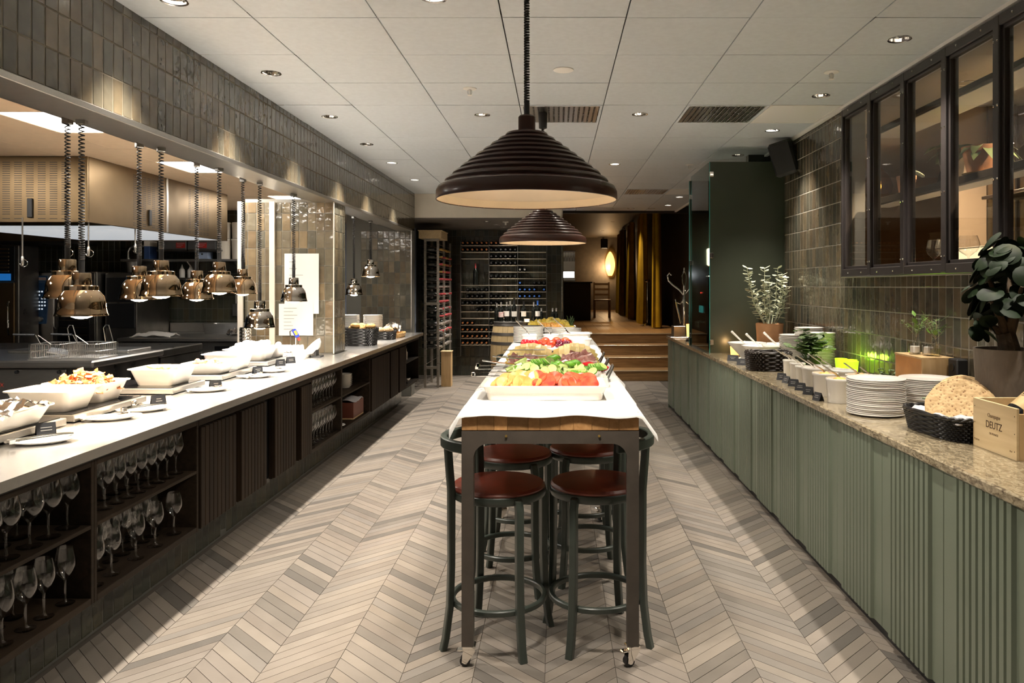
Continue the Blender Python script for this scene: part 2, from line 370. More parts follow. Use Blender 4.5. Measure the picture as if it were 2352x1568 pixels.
# ------------------------------------------------------------------ tiled surfaces
TCACHE={}
def tile_wall(parent, orient, plane, face, U, V, pu, pv, mtl, u0=0, v0=0, gap=.005, keep=300, skip=None, tilt=.006, th=.011, name='tile'):
    """tiles on a wall: 'x' walls run along Y, 'y' walls along X; the ones that show largest are objects, the rest one part"""
    cells=[]
    i0=math.floor((U[0]-u0)/pu); i1=math.ceil((U[1]-u0)/pu); j0=math.floor((V[0]-v0)/pv); j1=math.ceil((V[1]-v0)/pv)
    for i in range(i0,i1):
        for j in range(j0,j1):
            a,b=max(U[0],u0+i*pu+gap/2),min(U[1],u0+(i+1)*pu-gap/2); c,d=max(V[0],v0+j*pv+gap/2),min(V[1],v0+(j+1)*pv-gap/2)
            if b-a<.008 or d-c<.008: continue
            if skip and skip((a+b)/2,(c+d)/2): continue
            Y=(a+b)/2 if orient=='x' else plane; X=plane if orient=='x' else (a+b)/2
            s=0
            if Y>.8:
                q=px(X,Y,(c+d)/2)
                if -60<q[0]<2412 and -60<q[1]<1628: s=(b-a)*(d-c)/Y/Y*(abs(X)/Y if orient=='x' else 1)
            cells.append((s,a,b,c,d))
    cells.sort(key=lambda t:-t[0])
    rest=MB()
    for k,(s,a,b,c,d) in enumerate(cells):
        off=face*(.0022-th/2); ctr=((plane+off,(a+b)/2,(c+d)/2) if orient=='x' else ((a+b)/2,plane+off,(c+d)/2))
        w,h=b-a,d-c
        if k<keep and s>0:
            key=(orient,round(w,4),round(h,4),mtl.name,th)
            if key not in TCACHE:
                m=MB()
                if orient=='x': m.cbox(-th/2,th/2,-w/2,w/2,-h/2,h/2,.0022)
                else: m.cbox(-w/2,w/2,-th/2,th/2,-h/2,h/2,.0022)
                TCACHE[key]=m.mesh(name,mtl,False)
            r=random.gauss(0,tilt); q=random.gauss(0,tilt)
            link(name,TCACHE[key],parent,ctr,(0,r,q) if orient=='x' else (r,0,q))
        else:
            if orient=='x': rest.box(ctr[0]-th/2,ctr[0]+th/2,a,b,c,d)
            else: rest.box(a,b,ctr[1]-th/2,ctr[1]+th/2,c,d)
    if rest.v:
        o=rest.build('tile_field',mtl,parent,smooth=False); o['kind']='stuff'

# floor: chevron tiles laid at 45 degrees in strips 0.28 m wide
floor=struct('floor',MB().box(-2.6,2.6,-2.5,13.9,-.06,-.004).build('floor',M_grout_floor))
SW=.28; PY=.0765; XF=-.045
def chev_mesh(sg):
    g=.0022; m=MB(); w=SW/2-.0012; h=(PY-g*1.6)/2
    pts=[(-w,-sg*w-h),(w,sg*w-h),(w,sg*w+h),(-w,-sg*w+h)]
    return m.prism(pts,-.008,0,'z').mesh('chevron_tile',M_floor,False)
CHEV={1:chev_mesh(1),-1:chev_mesh(-1)}
cells=[]
for k in range(-8,8):
    xc=XF+(k+.5)*SW; sg=1 if k%2==0 else -1
    for j in range(16,178):
        y=j*PY+SW/2
        if xc<-2.1 or xc>1.62: continue
        q=px(xc,y,0); vis=(-120<q[0]<2472 and q[1]<1640)
        cells.append((0 if not vis else 1/y, xc, y, sg))
cells.sort(key=lambda t:-t[0]); rest=MB()
for n,(s,x,y,sg) in enumerate(cells):
    if n<300: link('chevron_tile',CHEV[sg],floor,(x,y,random.uniform(-.0006,0)))
    else:
        w=SW/2-.0012; h=(PY-.0035)/2
        rest.add([(x-w,y-sg*w-h,0),(x+w,y+sg*w-h,0),(x+w,y+sg*w+h,0),(x-w,y-sg*w+h,0)],[(0,1,2,3)])
o=rest.build('chevron_tile_field',M_floor,floor,smooth=False); o['kind']='stuff'
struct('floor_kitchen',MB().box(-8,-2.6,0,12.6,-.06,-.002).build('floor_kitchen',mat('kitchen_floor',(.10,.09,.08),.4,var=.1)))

# ------------------------------------------------------------------ ceiling
ZC=2.815
DL_L=[(-1.735,y) for y in (1.1,2.3,3.49,4.675,5.88,7.03,8.1,9.41)]
DL_M=[(-.55,3.45),(-.562,5.82),(.63,5.8),(.62,8.19),(.63,3.40),(.63,1.0)]
DL_R=[(1.80,y) for y in (1.63,2.83,4.03,5.23,6.41,7.62,8.8,10.02,11.24,12.4)]
ceiling=struct('ceiling')
xs=[-2.0,-1.464,-.864,-.264,.337,.937,1.537,2.084]
holes=DL_L+DL_M+DL_R
vent_cells={(3,5.505),(5,5.505),(6,5.505),(5,10.305),(6,10.305)}
def tile_with_hole(w,d,hx,hy,r=.052,n=24,t=.015):
    m=MB(); sq=[]
    for i in range(n):
        a=2*pi*i/n; dx,dy=cos(a),sin(a)
        tx=((w/2-hx) if dx>0 else (-w/2-hx))/dx if abs(dx)>1e-6 else 1e9
        ty=((d/2-hy) if dy>0 else (-d/2-hy))/dy if abs(dy)>1e-6 else 1e9
        tt=min(tx,ty); sq.append((hx+dx*tt,hy+dy*tt))
    ci=[(hx+r*cos(2*pi*i/n),hy+r*sin(2*pi*i/n)) for i in range(n)]
    m.loft([[(x,y,t) for x,y in sq],[(x,y,0) for x,y in sq],[(x,y,0) for x,y in ci],[(x,y,t) for x,y in ci],[(x,y,t) for x,y in sq]])
    # corner triangles
    for cx in (-1,1):
        for cy in (-1,1):
            c=(cx*w/2,cy*d/2)
            e=sorted(sq,key=lambda p:(p[0]-c[0])**2+(p[1]-c[1])**2)
            a=[p for p in e if abs(p[0]-c[0])<1e-6][:1]; b=[p for p in e if abs(p[1]-c[1])<1e-6][:1]
            if a and b and a!=b: m.add([(*a[0],0),(*c,0),(*b[0],0)],[(0,1,2)])
    return m
row0=3.705-.6*3
for r in range(20):
    y0=row0+.6*r; y1=min(y0+.6,13.4)
    if y0>13.3: break
    for i in range(7):
        x0,x1=xs[i],xs[i+1]
        if y0>=10.8 and x1<=.07: continue
        a0=x0; yy1=y1
        if y0>10.5 and x0<.07<x1 and y0>=10.8: a0=.07
        if (i,round(y0,3)) in vent_cells: continue
        g=.003; w=x1-a0-2*g; d=yy1-y0-2*g; c=((a0+x1)/2,(y0+yy1)/2)
        hs=[h for h in holes if a0<h[0]<x1 and y0<h[1]<yy1]
        key=('c',round(w,3),round(d,3),round(hs[0][0]-c[0],2) if hs else None,round(hs[0][1]-c[1],2) if hs else None)
        if key not in TCACHE:
            m=tile_with_hole(w,d,key[3],key[4]) if hs else MB().cbox(-w/2,w/2,-d/2,d/2,0,.015,.0012)
            TCACHE[key]=m.mesh('ceiling_tile',M_ceil,False)
        link('ceiling_tile',TCACHE[key],ceiling,(c[0],c[1],ZC+random.uniform(-.0005,.0012)),(random.gauss(0,.0008),random.gauss(0,.0008),0))
MB().box(-2.2,2.2,-2.5,1.905,ZC,ZC+.02).build('ceiling_plain',M_ceil,ceiling,smooth=False)
MB().box(-2.3,2.4,-2.6,13.4,ZC+.09,ZC+.15).build('ceiling_void',M_black,ceiling,smooth=False)
struct('trim_1',MB().box(2.055,2.084,1.9,13.4,ZC-.02,ZC).build('trim_1',M_white,smooth=False))

# ------------------------------------------------------------------ kitchen-side wall with the pass
wl=struct('wall_left')
MB().box(-2.19,-2.0,-2.5,10.84,2.29,ZC+.1).build('core',mat('grout_tan',(.20,.17,.125),.9),wl,smooth=False)
MB().box(-2.8,-2.014,6.914,7.31,.9,2.3).build('pier_core',M_grout,wl,smooth=False)
MB().box(-2.9,-2.0,10.612,10.84,0,2.5).build('end_core',M_grout_dark,wl,smooth=False)
MB().cbox(-2.195,-1.988,-2.5,10.6,2.272,2.301,.003).build('steel_soffit',M_steel,wl)
tile_wall(wl,'x',-2.0,1,(2.3,10.82),(2.303,ZC+.01),.077,.157,M_tile,v0=2.303)
wp=struct('wall_pillar')
tile_wall(wp,'x',-2.012,1,(6.912,7.31),(.915,2.27),.077,.157,M_tile,u0=6.912,v0=.915)
tile_wall(wp,'y',6.912,-1,(-2.80,-2.006),(.915,2.27),.077,.157,M_tile_lamplit,u0=-2.006,v0=.915)
MB().cbox(-2.006,-1.996,6.898,6.908,.91,2.272,.002).build('corner_bead',M_cream,wp)
for x in (-2.545,-2.83): MB().cbox(x-.03,x+.02,6.885,6.905,.9,2.275,.003).build('upright_trim',M_cream,wp)
wr=struct('wall_return')
tile_wall(wr,'y',10.612,-1,(-2.7,-2.006),(.915,2.27),.077,.157,M_tile,u0=-2.006,v0=.915,keep=120)
MB().cbox(-2.008,-1.992,10.59,10.604,.0,2.272,.002).build('corner_bead',M_steel,wr)
# kitchen shell
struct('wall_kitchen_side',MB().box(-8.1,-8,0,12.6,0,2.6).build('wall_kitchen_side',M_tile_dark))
struct('wall_kitchen_front',MB().box(-8,-2.19,-.1,0,0,2.6).build('wall_kitchen_front',M_white))
wk=struct('wall_kitchen')
MB().box(-8,-4.0,10.312,10.4,0,2.6).build('core',M_grout_dark,wk)
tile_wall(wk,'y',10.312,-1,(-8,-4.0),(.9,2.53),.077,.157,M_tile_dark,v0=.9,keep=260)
struct('wall_corridor',MB().box(-4.1,-2.3,12.5,12.6,0,2.6).build('wall_corridor',mat('blue_paint',(.42,.48,.62),.5)))
struct('wall_corridor_side',MB().box(-4.1,-4.0,10.4,12.5,0,2.6).build('wall_corridor_side',M_white))
ck=struct('ceiling_kitchen')
MB().box(-8,-2.19,0,12.6,2.56,2.6).build('void',M_white,ck)
M_kceil=mat('kitchen_ceiling',(.72,.55,.38),.7,var=.03,vscale=20)  # warm tint of the kitchen lamp light put into the tile colour
kt=MB().cbox(-.298,.298,-.298,.298,0,.015,.0015).mesh('ceiling_tile',M_kceil,False)
panels=[(-2.97,4.77),(-2.97,6.57),(-4.77,4.77),(-4.77,6.57),(-4.77,3.0),(-2.97,8.97)]
rest=MB()
for i in range(10):
    for j in range(21):
        c=(-2.37-.6*i,.27+.3+.6*j-.0)
        cx=-2.37-.6*i; cy=4.77+.6*(j-7)
        if any(abs(p[0]-cx)<.1 and abs(p[1]-cy)<.1 for p in panels): continue
        if -5.5<cx and 3.4<cy<9.6: link('ceiling_tile',kt,ck,(cx,cy,2.53))
        elif cy<12.6: rest.box(cx-.298,cx+.298,cy-.298,cy+.298,2.53,2.545)
o=rest.build('ceiling_tile_field',M_kceil,ck,smooth=False); o['kind']='stuff'
for n,(x,y) in enumerate(panels):
    vis=n<2
    t=thing('light_panel',['square white light panel in the kitchen ceiling before the extractor hood','square white light panel in the kitchen ceiling beside the extractor hood',
        'light panel over the cooking island','light panel above the fryer end of the island','light panel near the refrigerator','light panel behind the tiled pillar'][n],'ceiling light',(x,y,2.53),group='kitchen light panels')
    MB().cbox(-.298,.298,-.298,.298,.004,.02,.001).build('frame',M_white,t)
    MB().box(-.285,.285,-.285,.285,.0,.0035).build('diffuser',M_panel,t,smooth=False)

# ------------------------------------------------------------------ window-side wall
wR=struct('wall_right')
XR=2.084; XG=XR+.012
MB().box(XG,XG+.12,-2.5,7.05,0,1.59).build('core',M_grout,wR,smooth=False)
MB().box(XG,XG+.12,5.515,7.05,1.59,ZC+.1).build('core',M_grout,wR,smooth=False)
MB().box(XG,XG+.12,-2.5,5.515,2.775,ZC+.1).build('core',M_white,wR,smooth=False)
MB().box(XG,XG+.12,-2.5,2.58,1.59,ZC+.1).build('core',M_grout,wR,smooth=False)
tile_wall(wR,'x',XG,-1,(2.5,5.52),(.905,1.578),.077,.157,M_tile,u0=5.52,v0=.885,gap=.006,keep=230)
tile_wall(wR,'x',XG,-1,(5.52,7.05),(.905,ZC-.02),.077,.157,M_tile,u0=5.52,v0=.885,gap=.006,keep=230)
struct('wall_green_side',MB().box(2.12,2.3,7.05,12.3,0,ZC+.1).build('wall_green_side',M_green_dk))
struct('wall_green_return',MB().box(1.9,2.2,7.6,7.7,.9,ZC+.1).build('wall_green_return',M_green_dk))
struct('wall_back',MB().box(-2.3,2.3,-2.6,-2.5,-.06,3).build('wall_back',M_white))

# ------------------------------------------------------------------ far end: header, wine alcove, stairs, lounge
struct('wall_header',MB().box(-2.3,.07,10.84,10.90,2.477,ZC+.1).build('wall_header',M_cream,smooth=False))
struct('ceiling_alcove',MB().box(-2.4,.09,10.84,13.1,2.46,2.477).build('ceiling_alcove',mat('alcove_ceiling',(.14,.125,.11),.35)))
struct('wall_alcove_top',MB().box(.05,.09,10.9,13.1,2.46,ZC+.1).build('wall_alcove_top',M_cream))
ww=struct('wall_wine')
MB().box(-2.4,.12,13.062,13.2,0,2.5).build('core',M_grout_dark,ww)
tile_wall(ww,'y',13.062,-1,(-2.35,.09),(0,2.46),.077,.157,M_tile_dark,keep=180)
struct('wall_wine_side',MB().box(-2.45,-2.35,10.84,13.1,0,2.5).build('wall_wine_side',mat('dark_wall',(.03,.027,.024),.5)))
st=thing('stairs','oak stairs with pale metal nosings rising to the lounge','stairs',(0,0,0))
steps=[(12.25,.165),(12.76,.33),(13.22,.495),(13.76,.66)]
for k,(y,z) in enumerate(steps):
    y1=steps[k+1][0]+.02 if k<3 else 13.95
    s=MB().cbox(.12,2.12,y,y1,z-.165,z-.002,.003).build('step',M_step,st)
    MB().cbox(.12,2.12,y-.012,y+.03,z-.012,z+.003,.002).build('nosing',mat('nosing%d'%k,(.72,.60,.42),.3,.8),s)
fl=struct('floor_lounge')
for i in range(14):
    x0=-.4+i*.2; MB().cbox(x0+.001,x0+.199,13.96,27,.63,.658,.001).build('plank',M_step,fl)
M_lw=mat('lounge_wall',(.20,.15,.10),.7,var=.1)
M_dk=mat('lounge_dark',(.035,.028,.022),.6)
struct('wall_lounge_far',MB().box(-.6,4,27,27.1,.6,3.3).build('wall_lounge_far',M_lw))
struct('wall_lounge_left',MB().box(-.1,.1,13.2,27,.0,3.3).build('wall_lounge_left',M_dk))
struct('wall_lounge_right',MB().box(2.5,2.6,12.3,27,0,3.3).build('wall_lounge_right',M_dk))
struct('ceiling_lounge',MB().box(-.5,4,13.4,27.1,3.2,3.25).build('ceiling_lounge',mat('lounge_ceiling',(.12,.085,.05),.5)))
struct('trim_2',MB().box(.07,2.3,13.36,13.42,2.78,3.22).build('trim_2',M_dk))

# ------------------------------------------------------------------ lights in the ceiling
ring=MB().lathe([(.052,-.001),(.060,-.003),(.061,0),(.050,.002)],28).mesh('trim_ring',M_refl)
refl=MB().lathe([(.050,0),(.047,.02),(.036,.05),(.022,.062)],20).mesh('reflector',M_refl,True,10)
bulb=MB().cyl((0,0,0),.024,.055,.06,14).mesh('bulb',M_dl)
def downlight(x,y,z,label,power,group,spot=radians(84),vis=True,color=WARM,blend=.9):
    t=thing('downlight',label,'downlight',(x,y,z),0,group)
    link('trim_ring',ring,t); link('reflector',refl,t); link('bulb',bulb,t)
    lamp('SPOT','beam',t,(0,0,-.006),power,color,.035,(0,0,0),spot,blend)
    return t
for k,(x,y) in enumerate(DL_L):
    downlight(x,y,ZC,'chrome downlight above the steel counter, %s in its row from the camera'%ORD[k-2] if k>1 else 'downlight of the steel counter row %s the camera'%('behind','above')[k],P_DOWN_KITCHEN,'downlights over the steel counter',radians(78),blend=.9)
for k,(x,y) in enumerate(DL_M):
    downlight(x,y,ZC,['chrome downlight ahead of the ventilation grille, cut by the top of the frame','chrome downlight between the front pendant and the kitchen wall',
      'chrome downlight between the two ventilation grilles','chrome downlight in the dim ceiling beyond the ventilation grilles','downlight just above the top edge of the frame','downlight above the camera'][k],P_DOWN_MID*(.7,.7,1.7,1,2.4,2.4)[k],'downlights along the middle of the ceiling')
for k,(x,y) in enumerate(DL_R):
    downlight(x,y,ZC,'chrome downlight beside the window wall, %s in its row from the camera'%ORD[k-2] if k>1 else 'downlight of the window wall row %s the frame edge'%('beyond','just past')[k],P_DOWN_WALL if y<10 else 14,'downlights beside the window wall')
for k,(x,y) in enumerate([(-1.02,11.3),(-.92,11.9),(-.85,12.45),(-.2,11.6)]):
    downlight(x,y,2.46,'tiny downlight in the dark ceiling of the wine alcove, %s from the header'%ORD[k],80,'wine alcove downlights',radians(120))
# blank disc, sprinklers
t=thing('ceiling_cap','flat white round cover plate on the ceiling before the front grille','cover plate',(.042,4.60,ZC))
MB().lathe([(.001,-.007),(.055,-.007),(.061,-.004),(.062,0)],28).build('disc',M_white,t)
for (x,y,z,l) in [(-.568,5.04,ZC,'white sprinkler head on the ceiling near the front pendant cord'),(1.664,4.65,ZC,'white sprinkler head on the ceiling beside the window wall'),
                (1.425,8.22,ZC,'white sprinkler head on the ceiling above the green screens'),(-.75,11.35,2.46,'small sprinkler head on the wine alcove ceiling')]:
    t=thing('sprinkler',l,'sprinkler',(x,y,z),0,'ceiling sprinklers')
    MB().lathe([(.045,0),(.044,-.004),(.02,-.008),(.012,-.009)],20).build('escutcheon',M_white,t)
    MB().cyl((0,0,0),.007,-.045,-.005,10).tube([(-.012,0,-.012),(-.014,0,-.03),(-.004,0,-.045)],.0025,5).tube([(.012,0,-.012),(.014,0,-.03),(.004,0,-.045)],.0025,5).build('frame',M_white,t)
    MB().lathe([(.001,-.047),(.016,-.046),(.018,-.044),(.001,-.043)],14).build('deflector',M_white,t)
# ventilation grilles
def grille(x0,x1,y0,y1,label,kind):
    t=thing('ventilation_grille',label,'ventilation grille',((x0+x1)/2,(y0+y1)/2,ZC),0,'ceiling grilles')
    w=(x1-x0)/2-.003; d=(y1-y0)/2-.003
    f=MB(); f.cbox(-w,w,-d,-d+.02,-.004,.012,.002).cbox(-w,w,d-.02,d,-.004,.012,.002).cbox(-w,-w+.02,-d+.02,d-.02,-.004,.012,.002).cbox(w-.02,w,-d+.02,d-.02,-.004,.012,.002); f.build('frame',M_white if kind else M_ceil,t)
    MB().box(-w+.02,w-.02,-d+.02,d-.02,.012,.016).build('backing',M_steel_dark if not kind else M_white,t)
    if not kind:
        sl=MB().cbox(-.013,.013,-d+.022,d-.022,-.003,.006,.002).mesh('slat',M_steel); n=int((2*w-.04)/.036)
        for i in range(n): link('slat',sl,t,(-w+.02+(i+.5)*(2*w-.04)/n,0,0))
        b=MB(); m=12
        for j in range(m): b.box(-w+.02,w-.02,-d+.02+(j+.35)*(2*d-.04)/m,-d+.02+(j+.65)*(2*d-.04)/m,.0,.004)
        o=b.build('cross_slats',M_steel,t); o['kind']='stuff'
    else:
        MB().box(-w+.02,w-.02,-d+.02,d-.02,-.002,.004).build('mesh_panel',mat('mesh_white%d'%random.randint(0,99999),(.85,.84,.82),.5,bump=.3,bscale=300),t)
grille(-.264,.337,5.505,6.105,'metal ventilation grille above the pendant lamps',0)
grille(.937,1.537,5.505,6.105,'metal ventilation grille beside the white mesh panel near the window wall',0)
grille(1.537,2.055,5.505,6.105,'white mesh air panel where ceiling meets the window wall',1)
grille(.937,1.537,10.305,10.905,'far dim ventilation grille near the stairs',0)
grille(1.537,2.055,10.305,10.905,'far white mesh air panel near the stairs',1)

# ================================================================== steel serving counter
TOP=.905
for (y0,y1,l) in [(.6,7.158,'long brushed steel worktop of the serving pass with hot dishes on it'),(7.162,10.1,'brushed steel worktop beyond the tiled pillar holding bread baskets')]:
    t=thing('steel_worktop',l,'worktop',(0,(y0+y1)/2,0)); h=(y1-y0)/2
    m_=(y0+y1)/2; P=[(-2.62,y0-m_),(-1.75,y0-m_),(-1.75,h),(-1.985,h),(-1.985,6.895-m_),(-2.62,6.895-m_)] if y0<1 else [(-1.985,-h),(-1.75,-h),(-1.75,h),(-2.62,h),(-2.62,7.325-m_),(-1.985,7.325-m_)]
    MB().prism(P,.868,TOP).build('top',M_steel_top,t)
    MB().box(-1.97,-1.80,-h,h,.845,.8675).build('underlay',M_black,t)
pl=struct('wall_plinth',MB().box(-2.5,-2.03,.6,10.05,0,.29).build('wall_plinth',M_grout_dark))
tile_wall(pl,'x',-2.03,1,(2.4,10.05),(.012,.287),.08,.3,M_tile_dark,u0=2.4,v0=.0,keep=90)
FX=-1.80
def shelf_unit(y0,y1,label,shelf=True):
    t=thing('shelf_cabinet',label,'cabinet',(0,y0,0)); L=y1-y0
    for (a,b) in ((0,.018),(L-.018,L)): MB().cbox(-2.45,FX,a,b,.287,.845,.002).build('side',M_shelf,t)
    MB().cbox(-2.45,FX,.018,L-.018,.287,.314,.002).build('bottom',M_shelf,t)
    MB().cbox(-2.45,FX,.018,L-.018,.822,.845,.002).build('top_rail',M_shelf,t)
    MB().box(-2.46,-2.44,.018,L-.018,.3,.84).build('back',M_black,t)
    if shelf: MB().cbox(-2.44,FX,.018,L-.018,.582,.597,.002).build('shelf',M_shelf,t)
    return t
shelf_unit(2.1,2.992,'dark shelf cabinet of large wine glasses nearest the camera')
shelf_unit(2.994,3.865,'dark shelf cabinet of wine glasses beside the slatted doors')
shelf_unit(5.645,6.444,'dark shelf cabinet with two tight rows of wine glasses past the slatted doors')
shelf_unit(6.446,7.42,'dark shelf cabinet holding folded napkins and stacked baskets')
shelf_unit(9.2,10.05,'small dark shelf cabinet at the far end of the steel counter')
sl=MB().cbox(-.012,.010,-.0215,.0215,-.255,.255,.003).mesh('slat',M_walnut)
def slat_unit(y0,y1,doors,label):
    t=thing('slatted_cabinet',label,'cabinet',(0,y0,0)); L=y1-y0
    MB().box(-2.45,FX-.04,0.002,L-.002,.287,.845).build('body',M_black,t)
    MB().cbox(FX-.06,FX,0.002,L-.002,.815,.845,.002).build('rail',M_shelf,t)
    for (a,b) in doors:
        d=MB().box(FX-.035,FX-.012,a-y0,b-y0,.29,.808).build('door',M_walnut,t)
        n=max(3,round((b-a)/.048))
        for i in range(n): link('slat',sl,d,(FX-.004,a-y0+(i+.5)*(b-a)/n,.55))
    return t
slat_unit(3.867,5.643,[(3.88,4.31),(4.38,4.76),(4.90,5.30),(5.41,5.635)],'dark wood cabinet with four slatted doors between the glass shelves')
slat_unit(7.422,9.198,[(7.475,8.27),(8.34,8.73),(8.80,9.18)],'dark wood cabinet with slatted doors beyond the napkin shelf')

# ------------------------------------------------------------------ wine glasses
def glass_mesh(h,r,name='wine_glass'):
    b=h*.5
    prof=[(.0005,.003),(r*.86,.003),(r*.9,.005),(r*.55,.009),(.008,.014),(.0042,.03),(.0042,h*.36),(.006,h*.42),(r*.35,h*.47),(r*.78,h*.56),(r*.98,h*.66),(r,h*.72),(r*.95,h*.82),(r*.82,h*.94),(r*.74,h)]
    return MB().lathe(prof,20).mesh(name,M_glass,True,60)
G_big=glass_mesh(.216,.046); G_mid=glass_mesh(.205,.038); G_tall=glass_mesh(.218,.037)
def put_glass(me,x,y,z,label,group):
    return tag(link('wine_glass',me,None,(x,y,z),random.uniform(0,6)),label,'wine glass',group)
Z1,Z2=.5975,.3145
for x in (-1.865,-1.975):
    for k,y in enumerate((2.93,2.815,2.715,2.61,2.505,2.40)):
        if x<-1.9 and k==0: continue
        put_glass(G_big,x,y+random.uniform(-.008,.008),Z1,'%s large wine glass from the divider, %s row, upper shelf of the nearest cabinet'%(ORD[k],'front' if x>-1.9 else 'rear'),'large wine glasses, near upper shelf')
        put_glass(G_tall,x,y-.02+random.uniform(-.008,.008),Z2,'%s tall wine glass from the divider, %s row, lower shelf of the nearest cabinet'%(ORD[k],'front' if x>-1.9 else 'rear'),'wine glasses, near lower shelf')
for x in (-1.87,-1.96):
    for k,y in enumerate((3.775,3.69,3.605,3.52,3.435,3.35,3.265,3.18)):
        if not(x<-1.9 and k<1): put_glass(G_mid,x,y-(.03 if x<-1.9 else 0),Z1,'%s wine glass from the slatted doors, %s row, upper shelf beside those doors'%(ORD[k],'front' if x>-1.9 else 'rear'),'wine glasses, second upper shelf')
for x in (-1.86,-1.95,-2.04):
    for k,y in enumerate((3.74,3.655,3.57,3.485,3.40,3.30,3.2,3.1)):
        if x<-1.9 or k not in(1,5,3): put_glass(G_mid,x,y-(.04 if x<-1.9 else 0)+random.uniform(-.012,.012),Z2,'%s wine glass from the slatted doors, %s row, lower shelf beside those doors'%(ORD[k],{-1.86:'front',-1.95:'middle',-2.04:'rear'}[x]),'wine glasses, second lower shelf')
for x in (-1.86,-1.945):
    for k in range(9):
        y=6.37-.08*k
        put_glass(G_tall,x,y,Z1,'%s wine glass from the napkin shelf, %s row, upper shelf past the slatted doors'%(ORD[k],'front' if x>-1.9 else 'rear'),'wine glasses, third upper shelf')
        put_glass(G_tall,x,y,Z2,'%s wine glass from the napkin shelf, %s row, lower shelf past the slatted doors'%(ORD[k],'front' if x>-1.9 else 'rear'),'wine glasses, third lower shelf')
# napkin shelf
def cloth_patch(w,d,h,fold=3,seed=0,n=14,amp=.02,name='napkin',m=None,thick=.006):
    mb=MB(); top=[];bot=[]
    for j in range(n+1):
        for i in range(n+1):
            u=i/n-.5; v=j/n-.5
            z=h*(1-(2*abs(u))**2*.5-(2*abs(v))**2*.5)+amp*mnoise.noise(Vector((u*fold+seed,v*fold,seed)))
            x=u*w*(1+.1*mnoise.noise(Vector((v*3,seed,1)))); y=v*d*(1+.1*mnoise.noise(Vector((u*3,seed,5))))
            top.append((x,y,max(z,thick))); bot.append((x,y,max(z-thick,0)))
    N=n+1; f=[]
    for j in range(n):
        for i in range(n):
            a=j*N+i; f.append((a,a+1,a+N+1,a+N)); k=len(top); f.append((k+a,k+a+N,k+a+N+1,k+a+1))
    k=len(top)
    edge=[i for i in range(N)]+[j*N+n for j in range(1,N)]+[n*N+i for i in range(n-1,-1,-1)]+[j*N for j in range(n-1,0,-1)]
    for q in range(len(edge)):
        a,b=edge[q],edge[(q+1)%len(edge)]; f.append((a,k+a,k+b,b))
    return mb.add(top+bot,f)
def wicker_basket(name,label,cat,loc,rz,w,d,h,mtl,flare=1.15,rows=9,posts=34,rad=.25,group=None,wav=1.0):
    "woven basket: stakes and woven rows on a rounded rectangle"
    t=thing(name,label,cat,loc,rz,group)
    def pt(a,k):                                  # superellipse outline
        e=.5; ca,sa=cos(a),sin(a); s=1+(flare-1)*k
        return w/2*s*math.copysign(abs(ca)**e,ca), d/2*s*math.copysign(abs(sa)**e,sa)
    n=posts*2; weave=MB()
    for r in range(rows):
        k=(r+.5)/rows; z=h*k; pts=[]
        for i in range(n):
            x,y=pt(2*pi*i/n,k); off=.0035*wav*(1 if (i//1+r)%2 else -1); L=sqrt(x*x+y*y); pts.append((x+x/L*off,y+y/L*off,z))
        weave.tube(pts,h/rows*.55,5,closed=True)
    o=weave.build('weave',mtl,t)
    rim=MB()
    for ph in (0,1):
        pts=[]
        for i in range(n):
            x,y=pt(2*pi*i/n,1.0); q=(i*2*pi/6+ph*pi); pts.append((x*(1+.012*cos(q)),y*(1+.012*cos(q)),h+.005*sin(q)))
        rim.tube(pts,.006,5,closed=True)
    rim.build('rim',mtl,t)
    inner=[[(*[q*.97 for q in pt(2*pi*i/n,k)],h*k+.002) for i in range(n)] for k in (0,1)]
    MB().loft(inner,True).build('lining',mtl,t)
    return t
for k,(x,y,z,w) in enumerate([(-1.92,6.95,.3145,.3)]):
    t=thing('storage_box','reddish open wooden box under the folded napkins','box',(x,y,z))
    MB().cbox(-.09,.09,-.02,.34,0,.012,.001).build('base',M_pine2,t)
    m2=mat('red_box',(.11,.028,.014),.5)
    for a in ((-.09,-.08,-.02,.34),(.08,.09,-.02,.34),(-.08,.08,-.02,-.01),(-.08,.08,.33,.34)): MB().cbox(*a,.012,.15,.001).build('board',m2,t)
tag(cloth_patch(.2,.3,.035,3,3).build('napkin',M_napkin,None,(-1.92,7.1,.466)),'crumpled white cloth lying on the reddish wooden box','napkin')
tag(MB().lathe([(.001,.0),(.05,.0),(.085,.012),(.083,.016),(.05,.005),(.001,.004)],24).build('saucer',M_porc,None,(-1.9,6.6,Z2)),'pale saucer on the lower shelf beside the reddish box','saucer')
for k in range(7):
    o=MB().lathe([(.001,.0),(.05,.0),(.075,.03),(.073,.03),(.05,.004),(.001,.004)],20).build('stacked_bowl',M_porc_warm,None,(-1.93,6.98+random.uniform(-.004,.004),Z1+k*.016))
    tag(o,'%s small bowl from the bottom of the stack above the reddish box'%ORD[k],'bowl','bowls stacked in the dark shelf')
t=thing('jar','small jar at the far end shelf of the steel counter','jar',(-1.9,9.6,Z1)); MB().lathe([(.001,0),(.04,0),(.042,.09),(.03,.11),(.03,.13)],16).build('body',M_porc_warm,t); MB().cyl((0,0,0),.032,.13,.145,16).build('lid',M_black,t)
t=thing('bowl','dark round bowl on the low shelf at the counter end','bowl',(-1.9,9.55,Z2)); MB().lathe([(.001,0),(.05,0),(.09,.06),(.087,.06),(.05,.008),(.001,.006)],20).build('body',M_steel,t)

